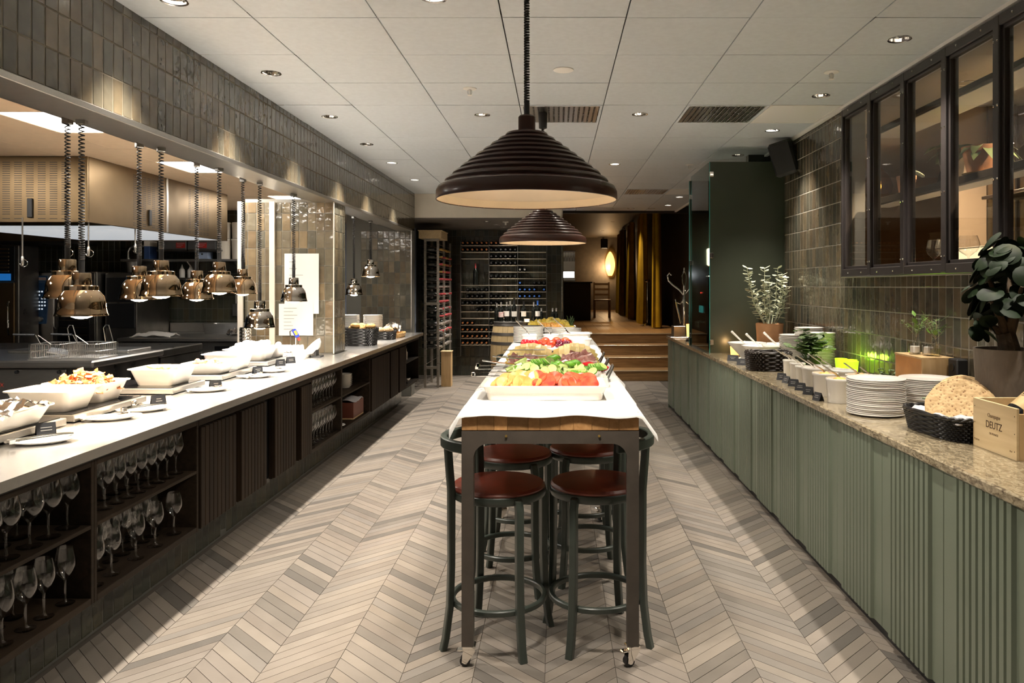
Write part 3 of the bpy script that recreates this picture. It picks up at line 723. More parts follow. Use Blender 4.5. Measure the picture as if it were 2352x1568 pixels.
# ------------------------------------------------------------------ food warmers, dishes, cards, plates on the pass
def warmer(x1,y0,y1,label,knob=True,w=.56):
    t=thing('warming_plate',label,'food warmer',(x1,(y0+y1)/2,TOP)); h=(y1-y0)/2
    MB().cbox(-w,0,-h,h,.006,.036,.003).build('body',M_steel,t)
    MB().box(-w+.02,-.02,-h+.015,h-.015,.036,.0395).build('glass_top',M_blackg,t)
    for q in (-1,1):
        for p in (-w+.04,-.04): MB().cyl((p,q*(h-.03),0),.012,0,.006,10).build('foot',M_black,t)
    if knob:
        k=MB().lathe([(.016,0),(.016,.014),(.013,.02),(.001,.021)],16,axis='x').build('knob',M_chrome,t,(0.001,h*.55,.02))
    return t
warmer(-2.16,2.75,3.39,'steel food warmer under the foil covered dish')
warmer(-2.165,3.45,4.06,'steel food warmer under the scrambled egg and bacon dishes')
warmer(-2.165,4.34,4.74,'steel food warmer under the deep cream dish',False)
warmer(-2.165,4.98,5.56,'steel food warmer under the sausage dish',False)
warmer(-2.20,5.86,6.36,'steel food warmer under the dish of boiled eggs',False)
def rrect(w,d,r,n=5):
    P=[]
    for (cx,cy,a0) in ((w/2-r,d/2-r,0),(-w/2+r,d/2-r,pi/2),(-w/2+r,-d/2+r,pi),(w/2-r,-d/2+r,1.5*pi)):
        for i in range(n+1): a=a0+pi/2*i/n; P.append((cx+r*cos(a),cy+r*sin(a)))
    return P
def pan_mesh(w,d,h,mtl,flare=.03,lip=.014,step=False):
    m=MB(); R=lambda w_,d_,r,z:[(x,y,z) for x,y in rrect(w_,d_,r)]
    bw,bd=w-2*flare-2*lip,d-2*flare-2*lip
    rings=[R(bw,bd,.03,0)]
    if step: rings+=[R(bw+flare*.4,bd+flare*.4,.03,h*.45),R(bw+flare*.4+.008,bd+flare*.4+.008,.03,h*.47)]
    rings+=[R(bw+2*flare,bd+2*flare,.032,h-.008),R(w-.004,d-.004,.035,h-.006),R(w,d,.036,h-.003),R(w-.002,d-.002,.036,h),R(bw+2*flare-.004,bd+2*flare-.004,.03,h-.002),R(bw-.012,bd-.012,.026,.008)]
    m.loft(rings,True,True); return m
def pan(label,loc,w,d,h,mtl=None,rz=0,flare=.03,step=False,cat='serving dish',group=None):
    o=pan_mesh(w,d,h,mtl or M_porc,flare,step=step).build('serving_dish',mtl or M_porc,None,loc,rz)
    return tag(o,label,cat,group)
ZW=TOP+.040
dishes=[('white porcelain dish half covered with crumpled foil at the frame edge',(-2.385,3.08,ZW),.47,.48,.075),
 ('white porcelain dish of scrambled egg in front of the bacon',(-2.36,3.605,ZW),.325,.265,.098),
 ('white porcelain dish heaped with bacon',(-2.37,3.88,ZW),.325,.265,.098),
 ('deep white dish of hash browns standing alone on its warmer',(-2.325,4.55,ZW),.30,.30,.098),
 ('shallow white dish of chopped sausages',(-2.315,5.13,ZW),.30,.24,.068),
 ('deep white empty dish behind the sausage dish',(-2.305,5.41,ZW),.30,.27,.105),
 ('white dish heaped with boiled eggs under the low heat lamp',(-2.40,6.03,ZW),.36,.26,.085),
 ('white dish of eggs behind the heaped egg dish',(-2.37,6.285,ZW),.32,.22,.085)]
for l,loc,w,d,h in dishes: pan(l,loc,w,d,h)
M_egg=mat('scrambled_egg',(.85,.62,.20),.5,col2=(.88,.80,.58),vscale=30,bump=.5,bscale=60)
M_bacon=mat('bacon',(.50,.12,.04),.35,col2=(.72,.40,.18),vscale=45,bump=.4,bscale=80)
M_saus=mat('sausage',(.55,.16,.08),.4,col2=(.70,.34,.2),vscale=40)
M_hash=mat('hash_brown',(.70,.36,.12),.6,col2=(.80,.55,.25),vscale=30,bump=.5,bscale=80)
M_eggw=mat('boiled_egg',(.88,.85,.79),.4)
def heap(w,d,h,n=22,seed=1,fr=14,amp=.012,mtl=None,name='food'):
    mb=MB(); v=[];f=[];N=n+1
    for j in range(N):
        for i in range(N):
            u=2*i/n-1; q=2*j/n-1; r=max(abs(u),abs(q)); x=u*w/2; y=q*d/2
            z=h*(1-r**4)*(.6+.4*(1-u*u)*(1-q*q))+amp*mnoise.noise(Vector((x*fr*5+seed,y*fr*5,seed)))*(1-r**6)
            v.append((x,y,z))
    for j in range(n):
        for i in range(n): a=j*N+i; f.append((a,a+1,a+N+1,a+N))
    return mb.add(v,f)
tag(heap(.25,.2,.03,seed=3).build('scrambled_egg',M_egg,None,(-2.36,3.605,ZW+.062)),'soft yellow scrambled egg in the near dish','scrambled egg',kind='stuff')
tag(heap(.34,.34,.03,seed=9,amp=.02).build('gratin',M_hash,None,(-2.40,3.12,ZW+.04)),'browned potato gratin showing past the foil','gratin',kind='stuff')
def strip_mesh(L,w,seed,mtl,name):
    mb=MB(); n=10; a=[];b=[]
    for i in range(n+1):
        x=(i/n-.5)*L; z=.010*sin(i*1.7+seed)+.004; y=.004*sin(i*1.1+seed*2)
        a.append([(x,y-w/2,z),(x,y+w/2,z+.003*sin(i)),(x,y+w/2,z+.004),(x,y-w/2,z+.004)])
    return mb.loft(a,True,True).mesh(name,mtl)
bac=[strip_mesh(random.uniform(.09,.13),.03,s,M_bacon,'bacon_strip') for s in range(5)]
for k in range(46):
    u,v=random.uniform(-1,1),random.uniform(-1,1)
    z=ZW+.075+.055*(1-u*u)*(1-v*v*.8)*random.uniform(.4,1)
    tag(link('bacon_strip',random.choice(bac),None,(-2.37+u*.105,3.885+v*.085,z),(random.uniform(-.6,.6),random.uniform(-.6,.6),random.uniform(0,6))),'crisp bacon strip in the heaped bacon dish','bacon','bacon strips in the dish')
hb=MB().blob((0,0,0),.035,.022,.014,9,6,.35,1.6,3).mesh('hash_brown',M_hash)
for k in range(16):
    tag(link('hash_brown',hb,None,(-2.33+random.uniform(-.085,.085),4.55+random.uniform(-.08,.08),ZW+.078+random.uniform(0,.02)),(random.uniform(-.4,.4),random.uniform(-.4,.4),random.uniform(0,6))),'golden hash brown in the deep white dish','hash brown','hash browns')
sa=MB().blob((0,0,0),.026,.012,.012,9,6,.15,2,5).mesh('sausage_piece',M_saus)
for k in range(26):
    tag(link('sausage_piece',sa,None,(-2.315+random.uniform(-.095,.095),5.13+random.uniform(-.07,.07),ZW+.05+random.uniform(0,.03)),(random.uniform(-.4,.4),random.uniform(-.4,.4),random.uniform(0,6))),'reddish sausage piece in the shallow dish','sausage','chopped sausages')
eg=MB().lathe([(.001,-.028),(.012,-.0255),(.019,-.017),(.0222,-.004),(.021,.009),(.016,.02),(.008,.027),(.001,.029)],14).mesh('boiled_egg',M_eggw)
for (cx,cy,n,zz,l,g) in [(-2.40,6.03,34,.08,'boiled egg heaped under the low heat lamp','boiled eggs in the front dish'),(-2.37,6.285,14,.07,'boiled egg in the rear egg dish','boiled eggs in the rear dish')]:
    for k in range(n):
        u,v=random.uniform(-1,1),random.uniform(-1,1)
        tag(link('boiled_egg',eg,None,(cx+u*.125,cy+v*.085,ZW+zz+.05*(1-u*u)*(1-v*v)),(random.uniform(-2,2),random.uniform(-2,2),0)),l,'egg',g)
# crumpled foil
fm=MB(); n=26; v=[];f=[]
for j in range(n+1):
    for i in range(n+1):
        u=i/n-.5; w=j/n-.5; p=Vector((u*.40,w*.36,0))
        z=.035*mnoise.noise(p*18)+.016*mnoise.noise(p*60)+.03*(1-4*w*w); v.append((p.x,p.y,z))
for j in range(n):
    for i in range(n): a=j*(n+1)+i; f.append((a,a+1,a+n+2,a+n+1))
fm.add(v,f)
M_foil=mat('foil',(.75,.70,.62),.22,1)
tag(fm.build('foil_sheet',M_foil,None,(-2.30,3.05,ZW+.085),(0,.06,.1),True,20),'crumpled aluminium foil lying over the near dish','foil')
# egg cups tray and square bowl by the pillar
t=thing('egg_cup_tray','white tray of nested egg cups beside the pillar','tray',(-2.27,6.62,TOP))
MB().cbox(-.2,.16,-.07,.07,.03,.04,.004).build('tray',M_porc,t); MB().cbox(-.18,.14,-.05,.05,0,.03,.004).build('base',M_porc,t)
for i in range(7): MB().lathe([(.018,0),(.024,.012),(.032,.034),(.035,.05),(.033,.05),(.02,.016),(.001,.012)],16,axis='x').build('egg_cup',M_porc,t,(-.17+i*.034,0,.075))
o=pan_mesh(.13,.13,.075,M_porc,.012,.006).build('square_bowl',M_porc,None,(-2.16,6.46,TOP)); tag(o,'small square white bowl at the end of the pass','bowl')
t=thing('tilted_bowl','white oval bowl tipped on a dark stand beside the pillar','bowl',(-2.08,6.66,TOP))
MB().lathe([(.001,0),(.05,.004),(.085,.03),(.10,.06),(.096,.06),(.08,.033),(.045,.01),(.001,.008)],24).build('bowl',M_porc,t,(0,0,.05),(0,-.8,0))
MB().cbox(-.04,.05,-.05,.05,0,.012,.002).cbox(-.01,.01,-.04,.04,.012,.07,.002).build('stand',M_black,t)
# tent cards
def card(loc,rz,label,w=.055,h=.045,lines=2,group='black menu cards',pale_back=False):
    t=thing('menu_card',label,'menu card',loc,rz,group); th=.0012; b=.018
    for s in (-1,1):
        m=MB().prism([(s*b,0),(s*(b-th*1.2),0),(0,h-th*1.5),(0,h)],-w/2,w/2,'x')
        MB_=m.build('leaf',M_card if s<0 else M_card,t)
    n=(Vector((0,-h,-b))).normalized()
    for i in range(lines):
        wd=w*random.uniform(.3,.6); k=.62-.22*i
        y0=-b*(1-k); z0=h*k
        MB().box(-wd/2,wd/2,-.0012,.0,-.0015,.0015).build('print',M_ink,t,(0,y0-.0006,z0),(-atan2(b,h),0,0))
    return t
for (x,y,l) in [(-2.12,3.19,'black menu card standing before the foil covered dish'),(-2.07,3.995,'black menu card standing before the bacon dish'),(-2.05,4.62,'black menu card lying on tongs before the deep dish'),
     (-2.10,5.40,'black menu card before the sausage dish'),(-2.13,5.93,'black menu card before the boiled eggs'),(-2.12,6.13,'second black menu card before the boiled eggs, next to the square bowl')]:
    card((x,y,TOP),random.uniform(.4,.6)+.3,l,group='black menu cards on the steel pass',w=.07,h=.05)
# leaf-shaped plates with cutlery
def leaf_plate_mesh():
    m=MB(); rings=[]
    for (s,z) in ((.55,0),(.62,.001),(1,.014),(1.0,.017),(.6,.006),(.05,.005)):
        R=[]
        for i in range(32):
            a=2*pi*i/32; c_,s_=cos(a),sin(a); e=1.0
            R.append((.125*s*math.copysign(abs(c_)**1.15,c_)*(1+.12*s_),.075*s*math.copysign(abs(s_)**1.0,s_)*(1-.35*c_*c_*0),z))
        rings.append(R)
    return m.loft(rings,True,True).mesh('leaf_plate',M_porc)
LP=leaf_plate_mesh()
def spoon_mesh(L=.2,mtl=None,name='spoon',bw=.022):
    m=MB(); rings=[]
    for (x,w,z,t) in ((-L*.62,.006,.004,.003),(-L*.6,.009,.004,.003),(-L*.3,.006,.003,.003),(0,.005,.004,.003),(.005,.007,.003,.003),(.02,bw*.8,-.002,.003),(.045,bw,-.006,.003),(.065,bw*.75,-.003,.003),(.078,.004,.001,.002)):
        rings.append([(x,-w,z+.004),(x,0,z-.002 if w>.012 else z),(x,w,z+.004),(x,w,z+.004+t),(x,0,z+t),(x,-w,z+.004+t)])
    return m.loft(rings,True,True).mesh(name,mtl or M_chrome)
SP=spoon_mesh(); 
def tongs_mesh(L=.22):
    m=MB()
    for s in (-1,1):
        pts=[(-L/2,s*.004,.012),(-L*.25,s*.016,.014),(0,s*.02,.014),(L*.3,s*.014,.012),(L/2,s*.008,.008)]
        m.tube(pts,[.006,.005,.004,.004,.007],6)
    m.cbox(-L/2-.012,-L/2+.012,-.011,.011,.004,.022,.002)
    return m.mesh('tongs',M_chrome)
TG=tongs_mesh()
for (x,y,rz,l,ut,ul) in [(-2.02,3.02,.5,'leaf shaped white plate with standing tongs at the frame edge','t','chrome tongs on the plate at the frame edge'),(-2.055,3.55,.55,'leaf shaped white plate with a spoon before the egg dish','s','chrome spoon on the plate before the egg dish'),
    (-2.03,3.79,.6,'leaf shaped white plate with tongs before the bacon','t','chrome tongs on the plate before the bacon'),(-2.03,4.50,.6,'leaf shaped white plate before the deep hash brown dish','s','chrome serving spoon on the plate before the deep dish'),
    (-2.02,5.17,.5,'leaf shaped white plate before the sausage dish','s','spoon on the plate before the sausage dish'),(-2.03,5.50,.5,'leaf shaped white plate before the empty deep dish','s','spoon on the plate before the empty deep dish')]:
    tag(link('leaf_plate',LP,None,(x,y,TOP),rz),l,'plate','leaf shaped plates on the pass')
    o=link('tongs' if ut=='t' else 'serving_spoon',TG if ut=='t' else SP,None,(x,y,TOP+(.012 if ut=='t' else .016)),(0,-.1 if ut=='s' else 0,rz+random.uniform(.2,1)))
    tag(o,ul,'tongs' if ut=='t' else 'spoon')

# ------------------------------------------------------------------ heat lamps
def coil(mb,c0,c1,r,turns,wire,dense=1.0,seg=8,sway=0):
    p0=Vector(c0); p1=Vector(c1); pts=[]; n=int(turns*seg)
    for i in range(n+1):
        k=i/n; kk=k**dense; p=p0.lerp(p1,kk); a=2*pi*turns*k; q=sway*sin(pi*kk)
        pts.append((p.x+r*cos(a)+q,p.y+r*sin(a),p.z))
    return mb.tube(pts,wire,4)
HL=[(-2.15,3.48,1.387,2.262,'front'),(-2.44,3.835,1.46,2.34,'back'),(-2.44,4.495,1.443,2.34,'back'),(-2.15,4.18,1.466,2.262,'front'),(-2.44,5.214,1.43,2.34,'back'),(-2.15,4.9,1.478,2.262,'front'),
    (-2.44,5.98,1.457,2.34,'back'),(-2.15,5.57,1.219,2.262,'front'),(-2.15,6.29,1.393,2.262,'front'),(-2.44,9.26,1.41,2.34,'back'),(-2.15,8.887,1.626,2.262,'front')]
HLL=['polished heat lamp nearest the camera, hanging over the egg dish','polished heat lamp behind the nearest lamp, over the bacon','polished heat lamp behind the second front lamp','polished heat lamp over the deep dish, second in the front row',
 'polished heat lamp third in the back row','polished heat lamp third in the front row','polished heat lamp in front of the pale doorway trim','lowest polished heat lamp, right above the boiled eggs','polished heat lamp in front of the pinned papers',
 'polished heat lamp above the stacked plates beyond the pillar','polished heat lamp hung high in front of the dark tiles beyond the pillar']
sh=MB().lathe([(.1075,0),(.108,.003),(.1035,.014),(.0985,.038),(.096,.062),(.089,.088),(.075,.108),(.068,.115),(.067,.116),(.067,.134),(.064,.136),(.042,.137),(.040,.139),(.038,.19),(.036,.194),(.012,.196)],36).mesh('shade',M_chrome_dk)
shw=sh.copy(); shw.materials[0]=M_chrome_warm_refl
shi=MB().lathe([(.1065,.001),(.096,.04),(.088,.085),(.06,.11),(.02,.115)],28).mesh('shade_inside',M_inner)
bl=MB().lathe([(.001,-.014),(.022,-.012),(.042,-.004),(.050,.008),(.044,.03),(.025,.07)],20).mesh('bulb',M_bulb_heat)
for k,(x,y,z,zt,row) in enumerate(HL):
    t=thing('heat_lamp',HLL[k],'heat lamp',(x,y,z),random.uniform(0,6),'heat lamps over the pass')
    link('shade',shw if k<7 else sh,t); link('shade_inside',shi,t); link('bulb',bl,t)
    MB().cyl((0,0,0),.0125,.19,.262,12).build('sleeve',M_black,t)
    L=zt-z
    c=MB(); coil(c,(0,0,.255),(0,0,L),.0115,max(18,(L-.25)*72),.0033,1.35); c.build('coiled_cord',M_cord,t)
    MB().cbox(-.02,.02,-.02,.02,L-.012,L+.03,.003).build('ceiling_block',M_steel_dark,t)
    lamp('SPOT','beam',t,(0,0,-.02),P_HEAT*(1.0 if k<9 else .7),WARM2 if k<4 else WARM,.04,(0,0,0),radians(112),.5)
MB().cbox(-2.48,-2.40,2.6,10.6,2.36,2.39,.003).build('lamp_rail',M_steel,wl)
for y in (3.2,4.8,6.4,8.4,10.0): MB().box(-2.46,-2.42,y,y+.04,2.39,2.54).build('rail_hanger',M_steel,wl)

# ================================================================== kitchen
t=thing('extractor_hood','large brushed steel extractor hood with slotted panels over the cooking island','extractor hood',(0,0,0))
x1=-3.646; zb=2.015; zt=2.528
MB().cbox(-7.2,x1,5.97,5.99,zb,zt,.003).build('front_panel',M_steel_warm,t)
for (a,b) in ((5.992,7.19),(7.21,8.51)): MB().cbox(x1-.02,x1,a,b,zb,zt,.003).build('side_panel',M_steel_warm,t)
MB().cyl((x1-.012,5.985,0),.012,zb,zt,10).build('corner_post',M_steel,t); MB().cbox(x1-.012,x1+.006,7.185,7.215,zb,zt,.003).build('joint_strip',M_steel,t)
MB().cyl((x1-.012,8.51,0),.012,zb,zt,10).build('corner_post',M_steel,t)
MB().cbox(-7.2,x1,8.5,8.52,zb,zt,.003).build('rear_panel',M_steel_warm,t)
MB().cbox(-7.19,x1-.03,6.0,8.49,2.3,2.32,.003).build('top_panel',M_steel_dark,t)
MB().cbox(-5.2,x1-.05,6.9,8.45,2.02,2.06,.004).build('light_box',mat('hood_light',(.7,.7,.68),.4,emit=(.9,.95,1),es=.22),t)
sl_=MB()
def slots_front(xa,cols,pit,gapc):
    for c in range(cols):
        for r in range(26):
            if r in (24,) : continue
            z=zt-.045-r*.0175
            if c==3-0 and 15<r: continue
            sl_.box(xa-c*pit-.058,xa-c*pit,5.9685,5.9705,z-.0045,z)
slots_front(x1-.14,12,.092,0)
sl_.build('vent_slots',M_black,t)['kind']='stuff'
s2=MB()
for (ya,cols) in ((6.62,6),(7.62,6)):
    for c in range(cols):
        for r in range(26):
            if r==23 or (ya<7 and c==3 and 13<r): continue
            z=zt-.05-r*.0172; y=ya+c*.078
            s2.box(x1-.001,x1+.0012,y,y+.05,z-.0045,z)
s2.build('vent_slots',M_black,t)['kind']='stuff'
MB().cbox(x1-.02-.44,x1-.02-.40,5.955,5.97,2.05,2.2,.004).build('handle',M_black,t); MB().cbox(x1,x1+.014,6.87,6.905,2.06,2.2,.004).build('handle',M_black,t)
for k,(x,y,L) in enumerate([(-4.1,5.9,.27),(-3.77,5.93,.19),(-3.672,6.03,.19),(-3.7,6.75,.13)]):
    q=thing('hanging_probe','thin metal nozzle hanging under the hood, %s from the kitchen corner'%ORD[k],'hanging nozzle',(x,y,zb),0,'nozzles under the hood')
    MB().cyl((0,0,0),.006,-L,0.03,8).build('tube',M_steel,q); MB().lathe([(.008,-L-.07),(.011,-L-.05),(.011,-L-.01),(.006,-L+.005)],10,(0,0,0),True).build('nozzle',M_steel,q)
    pts=[(.03*sin(a)+.01,0,-L-.05+.028*cos(a)) for a in [i*.35 for i in range(14)]]
    MB().tube(pts,.002,5).build('loop',M_chrome,q)
# cooking island
t=thing('cooking_island','long stainless cooking island with rounded front edge under the hood','cooking island',(0,0,0))
MB().cbox(-7.6,-3.8,6.3,7.45,.845,.905,.014).build('worktop',M_steel,t)
MB().cbox(-7.6,-3.83,6.36,7.4,.1,.84,.004).build('body',M_steel_dark,t)
MB().cbox(-7.6,-3.84,7.46,8.35,.82,.90,.012).build('rear_worktop',M_steel_dark,t)
MB().cbox(-7.6,-3.86,7.5,8.3,.1,.815,.004).build('rear_body',M_steel_dark,t)
MB().cbox(-5.0,-3.9,7.0,7.4,.906,.935,.006).build('raised_edge',M_steel,t)
for i in range(4): MB().cbox(-4.75-.75*i,-4.05-.75*i,6.345,6.358,.56,.83,.004).build('control_panel',M_steel,t)
for i in range(6): MB().lathe([(.016,0),(.014,-.02),(.001,-.021)],12,axis='y').build('knob',M_black,t,(-4.1-.35*i,6.345,.81))
text('lettering','PALUX',.045,mat('red_print',(.55,.05,.03),.5),t,(-4.63,6.342,.70),(pi/2,0,0))
def fry_basket(x,y,l):
    q=thing('fry_basket',l,'fry basket',(x,y,.906),random.uniform(-.1,.1),'fry baskets'); w,d,h=.26,.3,.12
    m=MB()
    for z,r in ((.004,.003),(h*.5,.0025),(h,.004)): m.tube([(px_,py_,z) for px_,py_ in rrect(w,d,.03,3)],r,5,closed=True)
    for px_,py_ in rrect(w,d,.03,3): pass
    for i in range(15):
        a=-w/2+w*i/14
        for s in (-1,1): m.tube([(a,s*d/2,h),(a,s*d/2,.004)],.0022,4)
        m.tube([(a,-d/2,.004),(a,d/2,.004)],.0022,4)
    for i in range(15):
        a=-d/2+d*i/14
        for s in (-1,1): m.tube([(s*w/2,a,h),(s*w/2,a,.004)],.0022,4)
    m.build('wire_basket',M_steel,q)
    MB().tube([(-.03,-d/2,h),(-.06,-d/2-.02,h+.08),(-.13,-d/2-.05,h+.085)],.004,6).tube([(.06,-d/2,h),(-.04,-d/2-.02,h+.08)],.004,6).build('handle_frame',M_steel,q)
    MB().tube([(-.22,-d/2-.06,h+.088),(-.06,-d/2-.03,h+.083)],.009,8).build('grip',M_black,q)
    MB().tube([(.02,d/2,h),(.0,d/2,h+.12),(.05,d/2-.05,h+.15),(.08,d/2-.05,h+.15),(.09,d/2,h)],.004,6).build('hook',M_steel,q)
fry_basket(-4.31,6.62,'wire fry basket farther from the pass'); fry_basket(-4.02,6.66,'wire fry basket nearer the pass')
q=thing('steel_tray','small steel tray leaning inside the fry basket','tray',(-4.27,6.6,.95)); MB().cbox(-.08,.08,-.06,.06,0,.012,.003).build('tray',M_steel,q,None,(.25,.2,.3))
# fridge
t=thing('refrigerator','tall steel refrigerator with louvres and a blue display','refrigerator',(-6.68,8.9,0))
MB().cbox(-.5,.44,.02,.37,0.1,1.99,.008).build('body',M_steel_dark,t)
MB().cbox(-.5,.40,0,.02,.1,1.56,.006).build('door',M_steel_warm,t)
MB().cbox(-.5,.40,0.005,.02,1.58,1.98,.004).build('grille_panel',M_black,t)
for i in range(7): MB().cbox(-.5,.34,-.005,.01,1.68+.042*i,1.70+.042*i,.004).build('louvre',M_steel_warm,t)
d=MB().cbox(-.5,.36,-.008,.005,1.58,1.66,.003).build('display',mat('blue_display',(.02,.20,.62),.3,emit=(.02,.22,.7),es=.2),t)
MB().box(-.14,.2,-.010,-.008,1.60,1.645).build('screen',M_black,d); text('digits','2',.035,emis('green_led',(.1,1,.3),1.5),d,(.1,-.0105,1.622),(pi/2,0,0)); text('digits','3',.035,MATS['green_led'],d,(.14,-.0105,1.622),(pi/2,0,0))
MB().tube([(.36,-.03,.95),(.36,-.045,1.0),(.36,-.045,1.3),(.36,-.03,1.34)],.01,8).build('handle',M_chrome,t)
t=thing('steel_cupboard','dark steel wall cupboard above the refrigerator edge','cupboard',(-6.1,9.2,2.02)); MB().cbox(-1.2,.25,0,.6,0,.45,.006).build('body',M_steel_dark,t); MB().cbox(.22,.25,-.01,0,0,.45,.002).build('edge',M_steel,t)
# combi oven
t=thing('combi_oven','steel combi oven with a dark blue control panel and glass door','oven',(-5.98,9.3,0))
MB().cbox(-.39,.4,.03,.85,.75,1.69,.008).build('body',M_steel,t); MB().cbox(-.37,.38,.05,.8,.05,.74,.006).build('stand',M_steel_dark,t)
MB().cbox(-.39,-.12,0,.03,.76,1.68,.006).build('control_column',M_steel,t)
p=MB().prism([(-.33,1.64),(-.33,1.25),(-.315,1.06),(-.19,1.06),(-.175,1.25),(-.175,1.64)],-.012,0,'y').build('control_panel',mat('panel_navy',(.02,.045,.09),.3,emit=(.02,.05,.1),es=.04),t)
MB().box(-.315,-.19,-.0135,-.012,1.585,1.62).build('badge',M_paper,p); text('lettering','RATIONAL',.026,mat('badge_red',(.6,.03,.03),.5),p,(-.2525,-.0142,1.602),(pi/2,0,0))
text('lettering','SelfCookingCenter',.013,M_ink,p,(-.2525,-.0135,1.565),(pi/2,0,0))
M_icon=emis('icon_white',(.75,.85,.95),.35)
for i in range(6):
    for j in range(4):
        if (i+j)%5!=3: MB().box(-.315+.034*j,-.295+.034*j,-.0135,-.012,1.44-.042*i,1.458-.042*i).build('icon',M_icon,p)
MB().lathe([(.034,0),(.034,-.012),(.028,-.03),(.001,-.032)],20,axis='y').build('dial',M_steel,p,(-.2525,-.012,1.115))
d=MB().cbox(-.1,.4,-.01,.03,.78,1.68,.006).build('door',M_steel_dark,t); MB().box(-.05,.33,-.014,-.010,.85,1.6).build('glass',M_blackg,d)
for i in range(7): MB().box(-.03,.31,-.016,-.014,.92+.09*i,.925+.09*i).build('rack_line',M_steel_warm,d)
MB().tube([(-.07,-.02,1.0),(-.07,-.05,1.03),(-.07,-.05,1.4),(-.07,-.02,1.43)],.009,8).build('handle',M_steel,d)
t=thing('dark_unit','dark steel cabinet between the oven and the tiled wall','cabinet',(-5.35,9.45,0)); MB().cbox(-.2,.19,0,.8,.1,1.68,.006).build('body',M_steel_dark,t); MB().cbox(-.18,.17,-.015,0,1.0,1.3,.004).build('door',M_black,t); MB().cbox(-.18,.17,-.015,0,1.32,1.62,.004).build('drawer',M_black,t)
t=thing('plastic_tub','clear plastic tub standing on the dark steel cabinet','tub',(-5.28,9.6,1.682)); MB().lathe([(.001,0),(.07,0),(.08,.13),(.083,.135),(.08,.14)],16).build('tub',thin_glass('tub_plastic',(.8,.8,.78),1.4,.3,1.5,.25),t); MB().cyl((0,0,0),.068,.004,.09,16).build('contents',M_porc_warm,t)
# back counter with splashback, shelf and things
t=thing('back_counter','stainless refrigerated counter along the tiled kitchen wall','counter',(0,0,0))
MB().cbox(-5.15,-3.66,9.0,10.28,.865,.905,.006).build('worktop',M_steel,t); MB().cbox(-5.12,-3.7,9.05,10.25,.1,.86,.006).build('body',M_steel_dark,t)
MB().cbox(-5.15,-3.66,10.24,10.29,.905,1.03,.004).build('splashback',M_steel,t)
for i in range(3):
    d=MB().cbox(-5.08+.47*i,-4.64+.47*i,9.03,9.05,.2,.74,.004).build('door',M_steel,t); MB().cbox(-4.95+.47*i,-4.78+.47*i,9.01,9.03,.76,.81,.004).build('handle',M_blackg,d)
t=thing('wall_shelf','long steel shelf on the kitchen wall holding boxes and tubs','shelf',(0,0,0)); MB().cbox(-5.65,-4.05,9.95,10.28,1.835,1.865,.004).build('board',M_steel,t)
for x in (-5.4,-4.8,-4.2): MB().prism([(9.98,1.835),(10.28,1.835),(10.28,1.66)],x-.01,x+.01,'x').build('bracket',M_steel,t)
t=thing('lower_wall_shelf','lower steel wall shelf holding squeeze bottles','shelf',(0,0,0)); MB().cbox(-5.65,-4.05,10.0,10.28,1.60,1.625,.004).build('board',M_steel_dark,t)
for k,x in enumerate((-4.93,-4.82)):
    q=thing('squeeze_bottle','white squeeze bottle on the lower kitchen shelf','bottle',(x,10.12,1.626),0,'squeeze bottles'); MB().lathe([(.001,0),(.035,0),(.036,.09),(.03,.11),(.02,.12)],14).build('body',M_paper,q); MB().lathe([(.02,.12),(.006,.16),(.003,.175)],10).build('nozzle',M_paper,q)
t=thing('blue_folder','tall blue folder standing on the kitchen shelf','folder',(-5.36,10.05,1.866)); MB().cbox(-.035,.035,0,.2,0,.17,.003).build('cover',mat('folder_blue',(.06,.13,.36),.5),t); MB().cbox(-.035,.035,0,.2,.17,.24,.003).build('spine_label',M_paper,t)
for k,x in enumerate((-5.0,-4.62)):
    q=thing('control_box',['dark control box with a red notice, farther from the pale doorway trim','dark control box with a red notice, nearer the pale doorway trim'][k],'control box',(x,10.0,1.99),0,'dark boxes with red notices')
    MB().cbox(-.18,.18,0,.25,0,.13,.004).build('housing',mat('grey_box%d'%k,(.10,.10,.10),.5),q)
    s=MB().box(.05-.1*k,.17-.1*k,-.002,0,.02,.09).build('notice',mat('notice_red%d'%k,(.45,.02,.02),.5),q)
    for i in range(3): MB().box(.06-.1*k,.16-.1*k-.02*i,-.003,-.002,.075-.02*i,.081-.02*i).build('print',M_ink,s)
t=thing('upper_wall_shelf','dark upper shelf under the two control boxes','shelf',(0,0,0)); MB().cbox(-5.2,-4.35,9.98,10.28,1.965,1.988,.003).build('board',M_steel_dark,t)
t=thing('tissue_box','pale blue box on the kitchen shelf','box',(-4.62,10.02,1.866)); MB().cbox(-.075,.075,0,.15,0,.095,.004).build('box',mat('box_blue',(.35,.45,.65),.6),t); MB().cyl((0,0,0),.012,-.002,.001,12,axis='y').build('hole',M_black,t,(0,0,.065))
for k,x in enumerate((-4.37,-4.17)):
    q=thing('storage_tub',['white round storage tub on the kitchen shelf','white storage tub half hidden by the doorway trim'][k],'tub',(x,10.1,1.866),0,'white storage tubs'); MB().lathe([(.001,0),(.085,0),(.092,.24),(.095,.245),(.095,.26)],20,(0,0,0),False,True).build('tub',M_porc_warm,q); MB().lathe([(.097,.25),(.099,.262),(.09,.268),(.001,.27)],20).build('lid',M_paper,q)
    MB().lathe([(.001,0),(.085,0),(.09,.2),(.085,.21),(.001,.215)],20).build('tub',M_porc_warm,q,(0,0,.272))
t=thing('tap','curved steel tap beside the blue folder','tap',(-5.6,10.05,1.866)); MB().tube([(0,0,0),(0,0,.1),(.03,-.0,.15),(.08,0,.17),(.2,0,.175)],.014,8).build('spout',M_steel,t); MB().cyl((0,0,0),.022,0,.02,12).build('base',M_steel,t)
